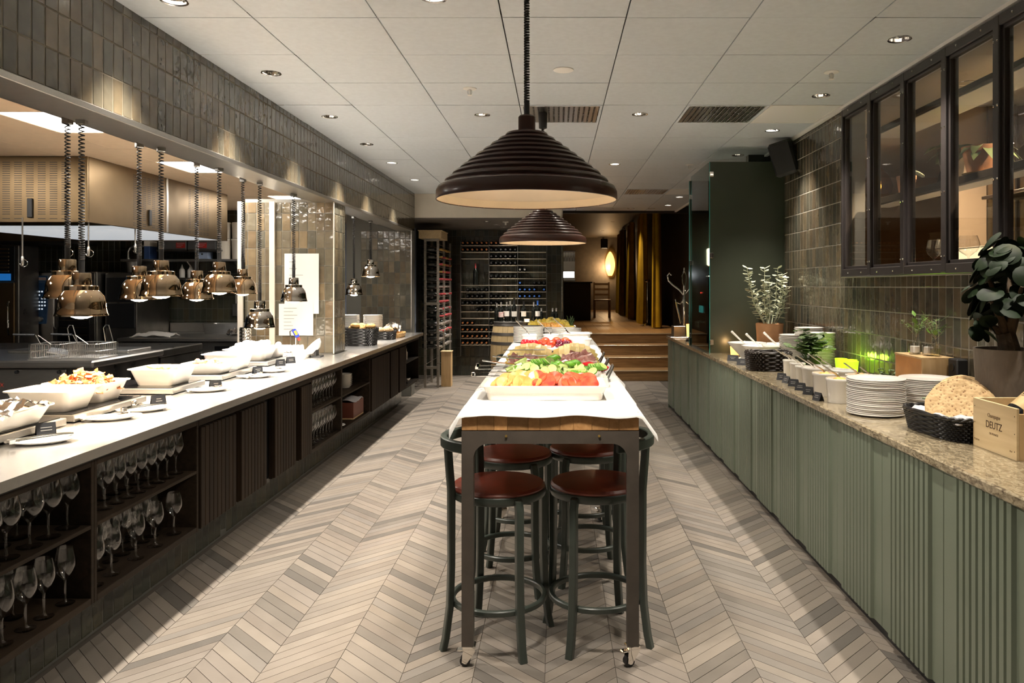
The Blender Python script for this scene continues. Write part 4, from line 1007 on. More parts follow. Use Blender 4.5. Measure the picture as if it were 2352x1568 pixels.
t=thing('ladle','dark spatula hanging on the kitchen wall','spatula',(-4.28,10.27,1.64)); MB().tube([(0,0,0),(0,0,-.36)],.008,8).build('handle',M_steel,t); MB().cbox(-.05,.05,-.006,.006,-.53,-.36,.004).build('blade',M_steel_dark,t)
tag(cloth_patch(.45,.3,.05,5,2,amp=.03).build('towel',mat('towel',(.55,.52,.48),.9),None,(-4.85,9.3,.906)),'crumpled pale towel on the back counter','towel')
tag(cloth_patch(.28,.25,.08,7,5,amp=.05).build('foil_ball',M_steel,None,(-3.95,9.6,.906)),'crumpled sheet of foil on the back counter','foil')
t=thing('steel_bin','low steel container on the back counter','container',(-4.2,9.9,.906)); m=MB(); MB().loft([[(x,y,0) for x,y in rrect(.55,.3,.04)],[(x,y,.13) for x,y in rrect(.6,.34,.05)],[(x,y,.13) for x,y in rrect(.57,.31,.05)],[(x,y,.01) for x,y in rrect(.53,.28,.04)]],True,True).build('container',M_steel,t)
t=thing('knife_block','chrome ribbed canister standing on the pass end','canister',(-2.73,6.75,TOP)); MB().lathe([(.001,0),(.05,0),(.05,.25),(.047,.25),(.046,.01),(.001,.01)],20).build('body',M_chrome,t)
for i in range(8): MB().lathe([(.0505,.02+.028*i),(.053,.03+.028*i),(.0505,.04+.028*i)],20).build('rib',M_chrome,t)
MB().box(-2.9,-2.63,1.5,6.85,.1,.86).build('pass_base',M_steel_dark,wl)
# papers, spray pistol on the pillar
for (x0,x1_,z0,z1,l) in [(-2.44,-2.13,1.27,1.81,'tall white paper pinned on the tiled pillar'),(-2.49,-2.18,1.075,1.36,'wide white paper plan pinned low on the tiled pillar')]:
    t=thing('pinned_paper',l,'paper',((x0+x1_)/2,6.893,z0),0,'papers on the pillar'); w=(x1_-x0)/2; h=z1-z0
    m=MB(); n=6
    m.loft([[(-w+2*w*i/n,-.004*sin(i*1.3),z) for i in range(n+1)]+[(w-2*w*i/n,-.004*sin((n-i)*1.3)+.0012,z) for i in range(n+1)] for z in (0,h*.5,h)],True,True)
    m.build('sheet',M_paper,t)
    for i in range(7):
        zz=h*(.86-.11*i); wd=w*random.uniform(.3,.8); MB().box(-w*.7,-w*.7+wd,-.0065,-.006,zz-.002,zz+.002).build('print',M_ink,t)
t=thing('spray_gun','blue lighter gun with a red tip held on a thin stand','lighter gun',(-2.28,6.72,TOP))
MB().tube([(0,0,0),(0,0,.17)],.004,6).build('stand',M_paper,t)
MB().cbox(-.018,.018,-.012,.012,-.04,.04,.006).build('barrel',mat('gun_blue',(.03,.06,.55),.35),t,(0,0,.20),(0,-.5,0)); MB().box(-.01,.012,-.0135,-.012,-.02,.02).build('stripe',mat('gun_yellow',(.8,.6,.05),.5),t,(.004,0,.205),(0,-.5,0))
MB().cyl((0,0,0),.011,-.02,.004,10).build('tip',mat('gun_red',(.7,.06,.04),.4),t,(.024,0,.157),(0,-.5,0)); MB().tube([(-.02,0,.235),(-.05,0,.215),(-.045,0,.17)],.006,6).build('trigger',M_steel_dark,t)
# beyond the pillar: plate stacks, bread baskets, foil parcel
pm=MB().lathe([(.001,0),(.08,0),(.082,.004),(.115,.011),(.116,.014),(.11,.014),(.08,.007),(.001,.006)],28).mesh('plate',M_porc)
for (x,y,n,l) in [(-2.36,8.75,26,'plate in the tall stack right behind the roll basket'),(-2.22,9.3,24,'plate in the stack before the dark tiles beyond the pillar')]:
    for k in range(n): tag(link('plate',pm,None,(x+random.gauss(0,.0015),y+random.gauss(0,.0015),TOP+k*.0108)),'%s %s'%(nth(n-k),l.replace('plate in','plate from the top of')),'plate',l.replace('plate in','plates in'))
wicker_basket('bread_basket','tall black wicker basket of golden rolls beyond the pillar','basket',(-2.05,8.0,TOP),0,.32,.28,.17,M_wickb,1.12,11,28)
wicker_basket('bread_basket','low black wicker basket of loaves at the end of the steel counter','basket',(-1.98,8.85,TOP),0,.22,.24,.085,M_wickb,1.1,6,26)
M_bun=mat('bread_roll',(.62,.33,.10),.6,col2=(.74,.48,.2),vscale=18,bump=.3,bscale=40)
M_seed=mat('seeded_bread',(.55,.36,.17),.8,col2=(.20,.12,.06),vscale=90,bump=.4,bscale=120)
bn=MB().blob((0,0,0),.05,.042,.034,12,8,.12,2).mesh('bread_roll',M_bun)
for k in range(14):
    tag(link('bread_roll',bn,None,(-2.05+random.uniform(-.12,.12),8.0+random.uniform(-.1,.1),TOP+.165+random.uniform(0,.035)),(0,0,random.uniform(0,6))),'golden bread roll in the tall black basket','bread roll','bread rolls')
for k,(x,y,m_,rx,ry) in enumerate([(-2.02,8.80,M_seed,.06,.06),(-1.94,8.88,M_seed,.06,.05),(-1.97,8.95,M_bun,.05,.1),(-2.0,9.08,M_bun,.05,.12)]):
    tag(MB().blob((0,0,0),rx,ry,.04,14,8,.12,2,k).build('loaf',m_,None,(x,y,TOP+.1),(0,0,.3)),['seeded roll at the front of the low black basket','smaller seeded roll in the low black basket','pale loaf behind the seeded rolls','long loaf at the back of the low black basket'][k],'bread')
wicker_basket('bread_tray','pale wicker tray under the long loaf','basket',(-1.96,9.2,TOP),0,.24,.36,.05,mat('pale_wicker',(.45,.27,.1),.6),1.1,4,26)
tag(cloth_patch(.2,.2,.11,9,11,amp=.05).build('foil_parcel',M_foil,None,(-2.0,9.42,TOP+.055)),'crumpled foil parcel at the end of the steel counter','foil')

# ================================================================== buffet tables on castors
TX0,TX1=-.378,.329; TZ=1.02
def portal(mb,y0,y1,side=.047,top=.05,r=.06):
    w0,w1,zb,zt=TX0,TX1,.085,.944; P=[(w0,zb),(w0,zt),(w1,zt),(w1,zb),(w1-side,zb)]
    for i in range(9): a=i/8*pi/2; P.append((w1-side-r+r*cos(a),zt-top-r+r*sin(a)))
    for i in range(9): a=pi/2+i/8*pi/2; P.append((w0+side+r+r*cos(a),zt-top-r+r*sin(a)))
    P.append((w0+side,zb)); n=len(P); v=[];f=[]
    for y in (y0,y1): v+=[(x,y,z) for x,z in P]
    # faces: left post, right post, beam fans
    for o,rev in ((0,False),(n,True)):
        L=list(range(n))
        q1=[0,1]+list(range(14,n)); q2=[1,2]+list(range(5,14+1)); q2=[2,3,4]+list(range(5,14)); 
        polys=[[2,3,4]+list(range(5,14)),[1,2,13,14],[0,1]+list(range(14,n))]
        for q in polys:
            q=[k+o for k in q]; f.append(tuple(q[::-1] if rev else q))
    for i in range(n): f.append((i,(i+1)%n,n+(i+1)%n,n+i))
    return mb.add(v,f)
def castor(parent,x,y,rz):
    c=link('castor',None,parent,(x,y,0),rz)
    MB().cyl((0,0,0),.021,-.0125,.0125,20,axis='y').build('wheel',M_black,c,(-.014,0,.0215))
    MB().cyl((0,0,0),.009,-.019,.019,12,axis='y').build('hub',M_chrome,c,(-.014,0,.0215))
    for s in (-1,1): MB().prism([(-.026,.018),(-.008,.012),(.026,.06),(.026,.072),(-.02,.072),(-.024,.05)],s*.017-.0015,s*.017+.0015,'y').build('fork',M_chrome,c)
    MB().cbox(-.024,.028,-.024,.024,.070,.086,.003).build('plate',M_chrome,c)
    MB().cbox(-.048,-.018,-.012,.012,.058,.068,.003).build('brake',M_chrome,c)
def buffet_table(y0,y1,label):
    t=thing('buffet_table',label,'table',(0,0,0))
    n=11; rnd=random.Random(int(y0*100)); e=[TX0]+sorted([TX0+(TX1-TX0)*(i+rnd.uniform(-.25,.25))/n for i in range(1,n)])+[TX1]
    for i in range(n): MB().cbox(e[i]+.0002,e[i+1]-.0002,y0,y1,.947,TZ,.0015).build('stave',M_oak,t)
    for (a,b) in ((y0-.002,y0+.045),(y1-.045,y1)): portal(MB(),a,b).build('end_frame',M_frame,t,None,None,True,25)
    for x in (TX0,TX1-.04): MB().cbox(x,x+.04,y0+.045,y1-.045,.905,.944,.002).build('side_rail',M_frame,t)
    for x in (-.20,.17): MB().cyl((x,0,0),.005,y0-.006,y0,10,axis='y').xf(Matrix.Translation((0,0,.925))).build('bolt',M_cap_y,t)
    for (x,y) in ((TX0+.026,y0+.025),(TX1-.026,y0+.025),(TX0+.026,y1-.025),(TX1-.026,y1-.025)): castor(t,x,y,random.uniform(-.5,.5))
buffet_table(3.062,5.0,'oak topped steel buffet table on castors at the front')
buffet_table(5.03,7.35,'oak topped buffet table behind the front table under the same cloth')
# cloth
def cloth():
    mb=MB(); nx,ny=46,150; hw=(TX1-TX0)/2; cx=(TX0+TX1)/2; v=[];f=[]
    ya,yb=3.062,7.35; ovx=.10
    for j in range(ny+1):
        tj=j/ny
        for i in range(nx+1):
            s=(i/nx*2-1)
            yy=ya-.045+(yb-ya+.05)*tj
            side=1 if s>0 else -1
            over=(.075 if s>0 else .055)+.035*mnoise.noise(Vector((yy*2.1,side*3.1,0)))
            front=max(0,1-(yy-ya)/.35); over+=front*.055
            p=s*(hw+over); e=max(0,abs(p)-hw); x=cx+side*min(abs(p),hw) if e>0 else cx+p
            z=TZ+.0035; 
            k=mnoise.noise(Vector((yy*5.5,side*1.7,3)))
            if e>0:
                x+=side*(.006+e*(.42+.25*k)); z-=e*(.80-.25*k)
            else: z+=.0022*(1+mnoise.noise(Vector((x*9,yy*7,2))))
            fy=ya-yy; Y=yy
            if fy>0:
                Y=ya-.004-.004*(1+mnoise.noise(Vector((x*7,1,9))))-fy*.12; z-=fy*.5*(1+.5*mnoise.noise(Vector((x*6,4,1)))) 
            v.append((x,Y,z))
    N=nx+1
    for j in range(ny):
        for i in range(nx): a=j*N+i; f.append((a,a+1,a+N+1,a+N))
    return mb.add(v,f)
tag(cloth().build('tablecloth',M_cloth,None,None,None,True,180),'white cloth draped along the oak buffet tables','tablecloth')

# ------------------------------------------------------------------ stools
def make_stool(name):
    t=thing(name,'','stool')
    MB().lathe([(.001,.618),(.19,.618),(.2,.622),(.205,.635),(.203,.652),(.198,.656),(.001,.656)],36).build('seat_ring',M_stoolg,t)
    MB().lathe([(.001,.650),(.185,.650),(.198,.655),(.201,.664),(.193,.674),(.15,.680),(.001,.682)],36).build('seat_cushion',M_leather,t)
    for k,a in enumerate((45,-45,135,225)):
        A=radians(a); back=k>1; pr=[]
        if not back: prof=[(.185,.648),(.205,.640),(.216,.60),(.216,.35),(.222,.18),(.240,.05),(.252,.0)]
        else: prof=[(.232,.868),(.226,.78),(.216,.66),(.216,.60),(.216,.35),(.222,.18),(.240,.05),(.252,.0)]
        rings=[]
        for (r,z) in prof:
            w=.0165; d=.0145 if z>.5 else .0135
            c=Vector((cos(A)*r,sin(A)*r,z)); T=Vector((-sin(A),cos(A),0)); R=Vector((cos(A),sin(A),0))
            ch=.004; q=[(-w+ch,-d),(w-ch,-d),(w,-d+ch),(w,d-ch),(w-ch,d),(-w+ch,d),(-w,d-ch),(-w,-d+ch)]
            rings.append([c+T*u+R*vv for u,vv in q])
        MB().loft(rings,True,True).build('leg',M_stoolg,t)
    m=MB(); rings=[]
    for i in range(41):
        a=2*pi*i/40; rings.append([((.198+dx)*cos(a),(.198+dx)*sin(a),.185+dz) for dx,dz in ((-.011,-.008),(-.007,-.012),(.007,-.012),(.011,-.008),(.011,.008),(.007,.012),(-.007,.012),(-.011,.008))])
    m.loft(rings).build('foot_ring',M_stoolg,t)
    m=MB(); rings=[]
    for i in range(25):
        a=pi+radians(-88+176*i/24); rings.append([((.236+dx)*cos(a),(.236+dx)*sin(a),.862+dz) for dx,dz in ((-.014,-.018),(-.010,-.022),(.010,-.022),(.014,-.018),(.014,.018),(.010,.022),(-.010,.022),(-.014,.018))])
    m.loft(rings,True,True).build('backrest',M_stoolg,t)
    return t
ST=[(-.25,3.33,-.31,'dark green stool with red leather seat at the front table corner, kitchen side'),(.175,3.36,pi+.28,'dark green stool with dark red leather seat at the front table corner, window side'),
    (-.225,3.95,-.2,'dark green stool with bright red leather seat, second in the kitchen side row'),(.165,4.08,pi+.2,'dark green stool with dark red seat, second in the window side row'),
    (-.22,4.55,-.15,'dark green stool half hidden under the front table, third in the kitchen side row'),(.165,4.66,pi+.15,'dark green stool third in the window side row under the front table'),
    (-.30,7.05,-.1,'green stool showing its backrest near the barrel')]
proto=make_stool('bar_stool')
for k,(x,y,rz,l) in enumerate(ST):
    s=proto if k==0 else copy_tree(proto)
    s.location=(x,y,0); s.rotation_euler=(0,0,rz); tag(s,l,'stool','stools under the buffet tables')

# ------------------------------------------------------------------ pendant lamps
def pendant(x,y,z,label,ztop,cup):
    t=thing('pendant_lamp',label,'pendant lamp',(x,y,z),0,'ribbed pendant lamps'); R=.325
    prof=[(R,0),(R+.001,.004),(R,.03),(R-.008,.046),(R-.03,.058)]
    r=R-.03; zz=.058
    steps=9; r1=.052; z1=.245
    for i in range(steps):
        k0=i/steps; k1=(i+1)/steps
        ra=r+(r1-r)*k0; rb=r+(r1-r)*k1; za=zz+(z1-zz)*(k0**.92); zb_=zz+(z1-zz)*(k1**.92)
        prof+=[(ra-.004,za+.0015),(ra-.001,za+.009),(ra-.006,za+.0165),(rb+.004,zb_-.001)]
    prof+=[(.05,.247),(.031,.252),(.031,.30),(.026,.306),(.012,.307)]
    MB().lathe(prof,64).build('shade',M_brown,t,None,None,True,28)
    MB().lathe([(R-.002,.0005),(R-.006,.03),(R-.04,.055),(.2,.12),(.1,.19),(.04,.235),(.001,.24)],48).build('shade_inside',M_inner,t)
    MB().lathe([(R+.001,.0),(R-.002,-.001),(R-.003,.002)],64).build('rim',M_brown,t)
    MB().blob((0,0,.12),.05,.05,.06,14,10).build('bulb',M_bulb,t)
    MB().cyl((0,0,0),.020,.175,.24,14).build('socket',M_black,t)
    L=ztop-z
    MB().cyl((0,0,0),.010,.30,.36,12).build('sleeve',M_black,t)
    c=MB(); top=L-(.12 if cup else 0)
    coil(c,(0,0,.35),(0,0,top),.0075,(top-.35)*105,.0042,1.0,8); c.build('coiled_cord',M_cord,t)
    if cup: MB().lathe([(.018,L-.125),(.030,L-.12),(.034,L-.01),(.03,L)],20,(0,0,0),True).build('ceiling_cup',M_black,t)
    lamp('SPOT','glow',t,(0,0,.055),P_PENDANT,WARM,.05,(0,0,0),radians(136),.3)
pendant(-.107,2.775,1.831,'large ribbed brown pendant lamp hanging over the front of the buffet',ZC,False)
pendant(-.101,5.73,1.838,'ribbed brown pendant lamp farther back over the buffet',ZC,True)

# ------------------------------------------------------------------ food on the buffet
BZ=TZ+.0065
pan('wide cream tray of tomato and melon slices at the front of the buffet',(-.05,3.455,BZ),.565,.31,.066,M_porc_warm,0,.018,True)
pan('white tray of cucumber behind the tomato tray',(-.03,3.89,BZ),.56,.42,.05,M_porc,0,.02)
for k,(x,l1,l2) in enumerate([(-.165,'shallow white tray of ham beside the tongs','shallow white tray of sliced cheese beside the small cards'),(.115,'shallow white tray of ham nearer the window side','shallow white tray of sliced cheese nearer the window side')]):
    pan(l1,(x,4.42,BZ),.27,.36,.035,M_porc,0,.012); pan(l2,(x,4.86,BZ),.27,.42,.035,M_porc,0,.012)
pan('white tray of peppers and grapes before the ramekins',(-.06,5.95,BZ),.52,.34,.03,M_porc,0,.012)
M_tom=mat('tomato',(.50,.025,.012),.25,col2=(.62,.10,.035),vscale=22,coat=.3)
M_mel=mat('melon',(.66,.24,.05),.3,col2=(.72,.34,.10),vscale=22,coat=.2)
M_cuc=mat('cucumber_flesh',(.36,.48,.12),.35,col2=(.48,.56,.22),vscale=30)
M_cus=mat('cucumber_skin',(.06,.20,.012),.35,col2=(.14,.33,.025),vscale=30)
M_ham=mat('ham',(.58,.24,.20),.4,col2=(.72,.42,.36),vscale=30)
M_chs=piece_mat('cheese',[(.88,.66,.17),(.90,.72,.25),(.86,.60,.12),(.89,.69,.21),(.82,.57,.14)],.45,var=.05)
M_pep=mat('red_pepper',(.55,.012,.02),.15,coat=.4)
M_grp=mat('grape',(.14,.012,.03),.2,coat=.3)
M_yel=mat('yellow_fruit',(.88,.62,.04),.35,col2=(.90,.74,.22),vscale=16)
M_org=mat('orange_fruit',(.84,.38,.05),.35,col2=(.86,.5,.16),vscale=16)
def disc(r,h,mtl,name,wob=.06,edge=None):
    pr=[(.001,0),(r*.96,0),(r,h*.3),(r,h*.7),(r*.96,h),(.001,h)]
    m=MB().lathe(pr,18); m.v=[(x*(1+wob*mnoise.noise(Vector((x*30,y*30,r*99)))),y*(1+wob*mnoise.noise(Vector((x*30,y*30,5)))),z+.003*mnoise.noise(Vector((x*25,y*25,9)))) for x,y,z in m.v]
    return m.mesh(name,mtl)
tm=[disc(r,.008,M_tom,'tomato_slice') for r in (.038,.042,.036)]; mm=[disc(r,.009,M_mel,'melon_slice') for r in (.042,.038)]
for k in range(60):
    u=random.uniform(-1,1); v_=random.uniform(-1,1); h=.045+.035*(1-u*u*.4)*(1-v_*v_)
    x=-.05+u*.205; y=3.475+v_*.078; h=max(h,.058); left=u<-.15+random.uniform(-.12,.05)
    o=link('melon_slice' if left else 'tomato_slice',random.choice(mm if left else tm),None,(x,y,BZ+h),(random.uniform(.35,1.05),random.uniform(-.45,.45),random.uniform(-.6,.6)))
    tag(o,'pale orange melon slice in the front tray' if left else 'red tomato slice in the front tray','melon' if left else 'tomato','melon slices in the front tray' if left else 'tomato slices in the front tray')
def cuc_mesh():
    t=None
    m=MB().lathe([(.001,0),(.0225,0),(.0235,.001),(.0235,.007),(.0225,.008),(.001,.008)],16); me=m.mesh('cucumber_slice',M_cuc)
    me.materials.append(M_cus)
    for p in me.polygons:
        if abs(p.normal.z)<.8: p.material_index=1
    return me
CU=cuc_mesh()
wedge=MB(); rr=[]
for i in range(6):
    x=(i/5-.5)*.09; s=1-.25*abs(i/5-.5); rr.append([(x,-.013*s,0),(x,.013*s,0),(x,.006*s,.014*s),(x,-.006*s,.014*s)])
WM=wedge.loft(rr,True,True).mesh('cucumber_stick',M_cuc); WM.materials.append(M_cus)
for p in WM.polygons:
    if p.center.z<.004: p.material_index=1
for r in range(15):                                            # fanned rows of cucumber slices
    cx=-.03+random.uniform(-.2,.22); cy=3.88+random.uniform(-.14,.15); a=random.uniform(0,6.28); zz=BZ+.045+random.uniform(0,.065)*(1-((cx+.03)/.3)**2)
    for k in range(8):
        tag(link('cucumber_slice',CU,None,(cx+cos(a)*k*.009,cy+sin(a)*k*.009,zz+.001*k),(random.uniform(.6,.9)*sin(a)*-1,random.uniform(.6,.9)*cos(a),random.uniform(-.2,.2))),'green cucumber slice in the white tray behind the tomatoes','cucumber','cucumber slices')
for k in range(14):
    tag(link('cucumber_slice',CU,None,(-.03+random.uniform(-.2,.23),3.78+random.uniform(-.06,.06),BZ+.07+random.uniform(0,.02)),(random.uniform(.4,1.2),random.uniform(-.5,.5),0)),'green cucumber slice in the white tray behind the tomatoes','cucumber','cucumber slices')
for k in range(34):
    tag(link('cucumber_stick',WM,None,(-.04+random.uniform(-.19,.2),3.88+random.uniform(-.14,.14),BZ+.05+random.uniform(0,.05)),(random.uniform(-2.5,2.5),random.uniform(-.4,.4),random.uniform(0,6))),'green cucumber stick heaped in the white tray','cucumber','cucumber sticks')
rp=MB().blob((0,0,0),.035,.02,.016,10,7,.3,2,4).mesh('pepper_piece',M_pep)
for (x,y,z) in [(.215,3.99,.07),(.24,4.02,.065),(.17,4.05,.08),(-.16,4.06,.075),(-.12,4.07,.08),(.10,4.07,.085)]:
    tag(link('pepper_piece',rp,None,(x,y,BZ+z),(random.uniform(-1,1),0,random.uniform(0,6))),'red pepper piece at the back edge of the cucumber tray','pepper','red pepper pieces')
def fold_slice(w,L,mtl,name,amp=.012,seed=0):
    m=MB(); n=8; r=[]
    for i in range(n+1):
        x=(i/n-.5)*w; r.append([(x,(j/6-.5)*L,amp*sin(j*1.1+i*.3+seed)+amp*.6*cos(i*.9+seed)) for j in range(7)])
    v=[p for q in r for p in q]; f=[]
    for i in range(n):
        for j in range(6): a=i*7+j; f.append((a,a+1,a+8,a+7))
    k=len(v); v+=[(x,y,z-.002) for x,y,z in v]; f+=[tuple(q+k for q in reversed(p)) for p in f]
    return m.add(v,f).mesh(name,mtl)
hm=[fold_slice(.10,.07,M_ham,'ham_slice',.012,s) for s in range(3)]
for (cx,n,l,g) in [(-.165,26,'folded pink ham slice in the tray beside the tongs','ham slices by the tongs'),(.115,34,'folded pink ham slice in the tray nearer the window side','ham slices, window side')]:
    for k in range(n):
        u=random.uniform(-1,1); v_=random.uniform(-1,1)
        tag(link('ham_slice',random.choice(hm),None,(cx+u*.085,4.43+v_*.13,BZ+.03+.055*(1-u*u*.7)*(.5+.5*v_)*random.uniform(.6,1)),(random.uniform(.2,.9),random.uniform(-.7,.7),random.uniform(-1,1))),l,'ham',g)
chm=MB().cbox(-.048,.048,-.002,.002,-.048,.048,.001).mesh('cheese_slice',M_chs)
for (cx,l,g) in [(-.165,'sliced yellow cheese in the tray beside the small cards','cheese slices by the cards'),(.115,'sliced yellow cheese in the tray nearer the window side','cheese slices, window side')]:
    for row in range(3):
        for k in range(13):
            a=(k-6)/6; x=cx+a*.10; y=4.72+row*.10; z=BZ+.02+.04*(1-a*a*.9)+row*.016+(.006 if k%2 else 0)
            tag(link('cheese_slice',chm,None,(x,y,z),(-1.0+random.uniform(-.06,.06),a*.55,random.uniform(-.05,.05))),l,'cheese',g)
rpb=MB()
for i in range(4): a=i*pi/2; rpb.blob((.018*cos(a),.018*sin(a),0),.026,.026,.036,10,8)
RPM=rpb.mesh('red_pepper',M_pep)
for k,(x,y,z) in enumerate([(-.235,5.93,.045),(-.18,5.96,.04),(.135,5.98,.045)]):
    tag(link('red_pepper',RPM,None,(x,y,BZ+z),(random.uniform(-.3,.3),0,random.uniform(0,6))),['glossy red pepper beside the plate stack','second red pepper next to the first','red pepper beside the cream bowl'][k],'pepper')
tmb=MB().blob((0,0,0),.036,.036,.03,14,9).mesh('tomato',M_tom)
for k,(x,y) in enumerate([(-.12,6.02),(-.085,5.98),(-.04,5.95),(.0,6.0),(.045,6.03),(.07,5.98)]):
    tag(link('tomato',tmb,None,(x,y,BZ+.045+.02*(k%2)),None),'whole red tomato among the grapes and peppers','tomato','whole tomatoes')
gm=MB().blob((0,0,0),.0125,.0125,.014,9,7).mesh('grape',M_grp)
for k in range(38): tag(link('grape',gm,None,(.06+random.uniform(-.06,.05),5.90+random.uniform(-.09,.06),BZ+.02+random.uniform(.0,.05)),None),'dark red grape in the bunch beside the tomatoes','grape','grapes')
tag(MB().tube([(-.09,0,0),(-.04,-.01,.005),(.02,0,.0),(.08,.012,.004)],[.012,.017,.017,.010],10).build('cured_sausage',mat('cured_sausage',(.52,.15,.10),.5,col2=(.62,.3,.22),vscale=60),None,(-.12,5.80,BZ+.028)),'long pink cured sausage before the peppers','sausage')
card((-.25,5.42,BZ),-.1,'black menu card behind the cheese near the table edge',.08,.035,2,'black menu cards on the buffet'); card((-.045,5.42,BZ),.1,'black menu card behind the cheese near the grapes',.08,.035,1,'black menu cards on the buffet')
# ramekins, bowls, plates
def ramekin_mesh(r,h,mtl,name='ramekin',taper=.88,lip=.003):
    return MB().lathe([(.001,0),(r*taper,0),(r*taper+.002,.004),(r-.001,h*.86),(r+lip,h*.9),(r+lip,h-.003),(r,h),(r-.004,h),(r*taper-.004,.01),(r*taper-.01,.006),(.001,.006)],32).mesh(name,mtl)
R1=ramekin_mesh(.065,.09,M_porc)
for (x,y,l) in [(-.225,6.42,'white ramekin with a spoon before the plate stack'),(-.045,6.45,'white ramekin with a spoon in the middle of the buffet')]:
    tag(link('ramekin',R1,None,(x,y,BZ)),l,'bowl','ramekins on the buffet')
    q=tag(link('serving_spoon',SP,None,(x-.03,y,BZ+.115),(0,.75,.1)),l.replace('white ramekin with a spoon','spoon standing in the white ramekin'),'spoon')
tag(link('round_bowl',ramekin_mesh(.085,.085,M_porc,'round_bowl',.72),None,(.19,5.98,BZ)),'round white bowl of cream cheese near the window side','bowl')
tag(heap(.12,.12,.03,12,4,8,.006).build('cream_cheese',M_porc,None,(.19,5.98,BZ+.072)),'white cream cheese mounded in the round bowl','cream cheese',kind='stuff')
pan('square white tub behind the round bowl',(.17,6.48,BZ),.26,.24,.10,M_porc,0,.01)
tag(link('serving_spoon',SP,None,(.06,6.40,BZ+.14),(0,.7,-.2)),'spoon handle leaning on the square white tub','spoon')
pl2=MB().lathe([(.001,0),(.085,0),(.087,.002),(.130,.0075),(.1335,.0095),(.1335,.0142),(.128,.0150),(.085,.007),(.001,.006)],36).mesh('plate',M_porc)
for k in range(13): tag(link('plate',pl2,None,(-.245+random.gauss(0,.001),6.75+random.gauss(0,.001),BZ+k*.0102)),nth(13-k)+' white plate from the top of the tall buffet stack','plate','plates stacked on the buffet')
for k in range(11): tag(link('plate',pl2,None,(.09+random.gauss(0,.001),6.86+random.gauss(0,.001),BZ+k*.0102)),nth(11-k)+' white plate from the top of the stack behind the square tub','plate','plates in the lower buffet stack')
# fruit platter
t=thing('fruit_platter','white platter carrying melon and orange fruit at the far end of the buffet','platter',(-.05,7.14,BZ)); pan_mesh(.46,.34,.05,M_porc,.02).build('dish',M_porc,t,(.0,0,.07)); MB().cbox(-.12,.12,-.1,.1,0,.07,.01).build('foot',M_porc,t)
yc=[MB().blob((0,0,0),.04,.03,.024,9,6,.35,2,s).mesh('melon_chunk',M_yel,True,60) for s in range(3)]
oc=[MB().blob((0,0,0),.03,.028,.022,9,6,.3,2,s+5).mesh('orange_chunk',M_org) for s in range(2)]
for k in range(54):
    u,v_=random.uniform(-1,1),random.uniform(-1,1)
    tag(link('melon_chunk',random.choice(yc),None,(-.06+u*.18,7.19+v_*.09,BZ+.11+.06*(1-u*u*.7)*(1-v_*v_*.6)*random.uniform(.5,1)),(random.uniform(0,3),random.uniform(0,3),0)),'yellow melon chunk on the fruit platter','melon','melon chunks')
for k in range(20):
    tag(link('orange_chunk',random.choice(oc),None,(-.035+random.uniform(-.1,.1),7.03+random.uniform(-.03,.03),BZ+.10+random.uniform(0,.035)),(random.uniform(0,3),random.uniform(0,3),0)),'orange fruit chunk at the front of the fruit platter','orange','orange chunks')
t=thing('pineapple','pineapple crown with stiff green leaves on the fruit platter','pineapple',(.14,7.1,BZ+.07)); MB().blob((0,0,.02),.05,.05,.04,12,8,.1,4).build('flesh',M_yel,t)
M_pine_l=mat('pineapple_leaf',(.06,.10,.035),.5,var=.2)
for k in range(13):
    a=k*2.4; L=random.uniform(.07,.12); lean=.5*(k/13)+.1; b=Vector((cos(a)*lean,sin(a)*lean,1)).normalized(); s=Vector((-sin(a),cos(a),0)); o_=Vector((0,0,.04)); m=MB()
    m.loft([[o_+b*L*k_+s*w,o_+b*L*k_+Vector((cos(a),sin(a),0))*.004,o_+b*L*k_-s*w,o_+b*L*k_-Vector((cos(a),sin(a),0))*.004] for k_,w in ((0,.010),(.4,.011),(.75,.006),(1,.0006))],True,True).build('leaf',M_pine_l,t)
t=thing('slate_board','black slate board behind the plate stack','board',(-.21,7.0,BZ)); MB().cbox(-.13,.1,-.02,.03,0,.135,.004).build('board',M_black,t); MB().cbox(-.06,.06,-.02,.1,0,.01,.003).build('foot',M_black,t)
# tongs and cutlery laid across the trays
for (x,y,z,rz,l) in [(-.27,3.67,.075,.05,'chrome tongs lying over the cucumber tray edge'),(-.30,4.12,.06,.1,'chrome tongs resting beside the ham'),(-.28,3.98,.085,-.1,'third chrome tongs between the ham and cucumber')]:
    m=MB()
    for s in (-1,1): m.prism([(-.12,-.012),(-.12,.012),(.06,.010),(.11,.022),(.15,.016),(.15,-.016),(.11,-.022),(.06,-.010)],s*.009-.001,s*.009+.001,'z')
    m.cbox(-.135,-.118,-.012,.012,-.010,.010,.002)
    t=thing('serving_tongs',l,'tongs',(x,y,BZ+z),rz,'serving tongs'); m.build('arms',M_chrome,t)
for (x,y,z,rz,ry,l) in [(-.21,3.80,.10,.3,.15,'large chrome spoon beside the cucumber'),(-.19,4.2,.09,.2,.1,'chrome serving spoon before the ham')]:
    tag(link('large_spoon',spoon_mesh(.26,M_chrome,'large_spoon',.035),None,(x,y,BZ+z),(0,ry,rz)),l,'spoon')
for (x,y,z,rz,l) in [(-.10,4.33,.10,.15,'dark fork across the ham'),(-.12,4.62,.11,.2,'slotted server across the cheese')]:
    t=thing('serving_fork',l,'fork',(x,y,BZ+z),rz); MB().cbox(-.2,-.02,-.006,.006,0,.004,.001).build('handle',M_steel_dark,t)
    for i in range(4): MB().cbox(-.02,.05,-.018+.0105*i,-.012+.0105*i,0,.003,.001).build('tine',M_steel_dark,t)
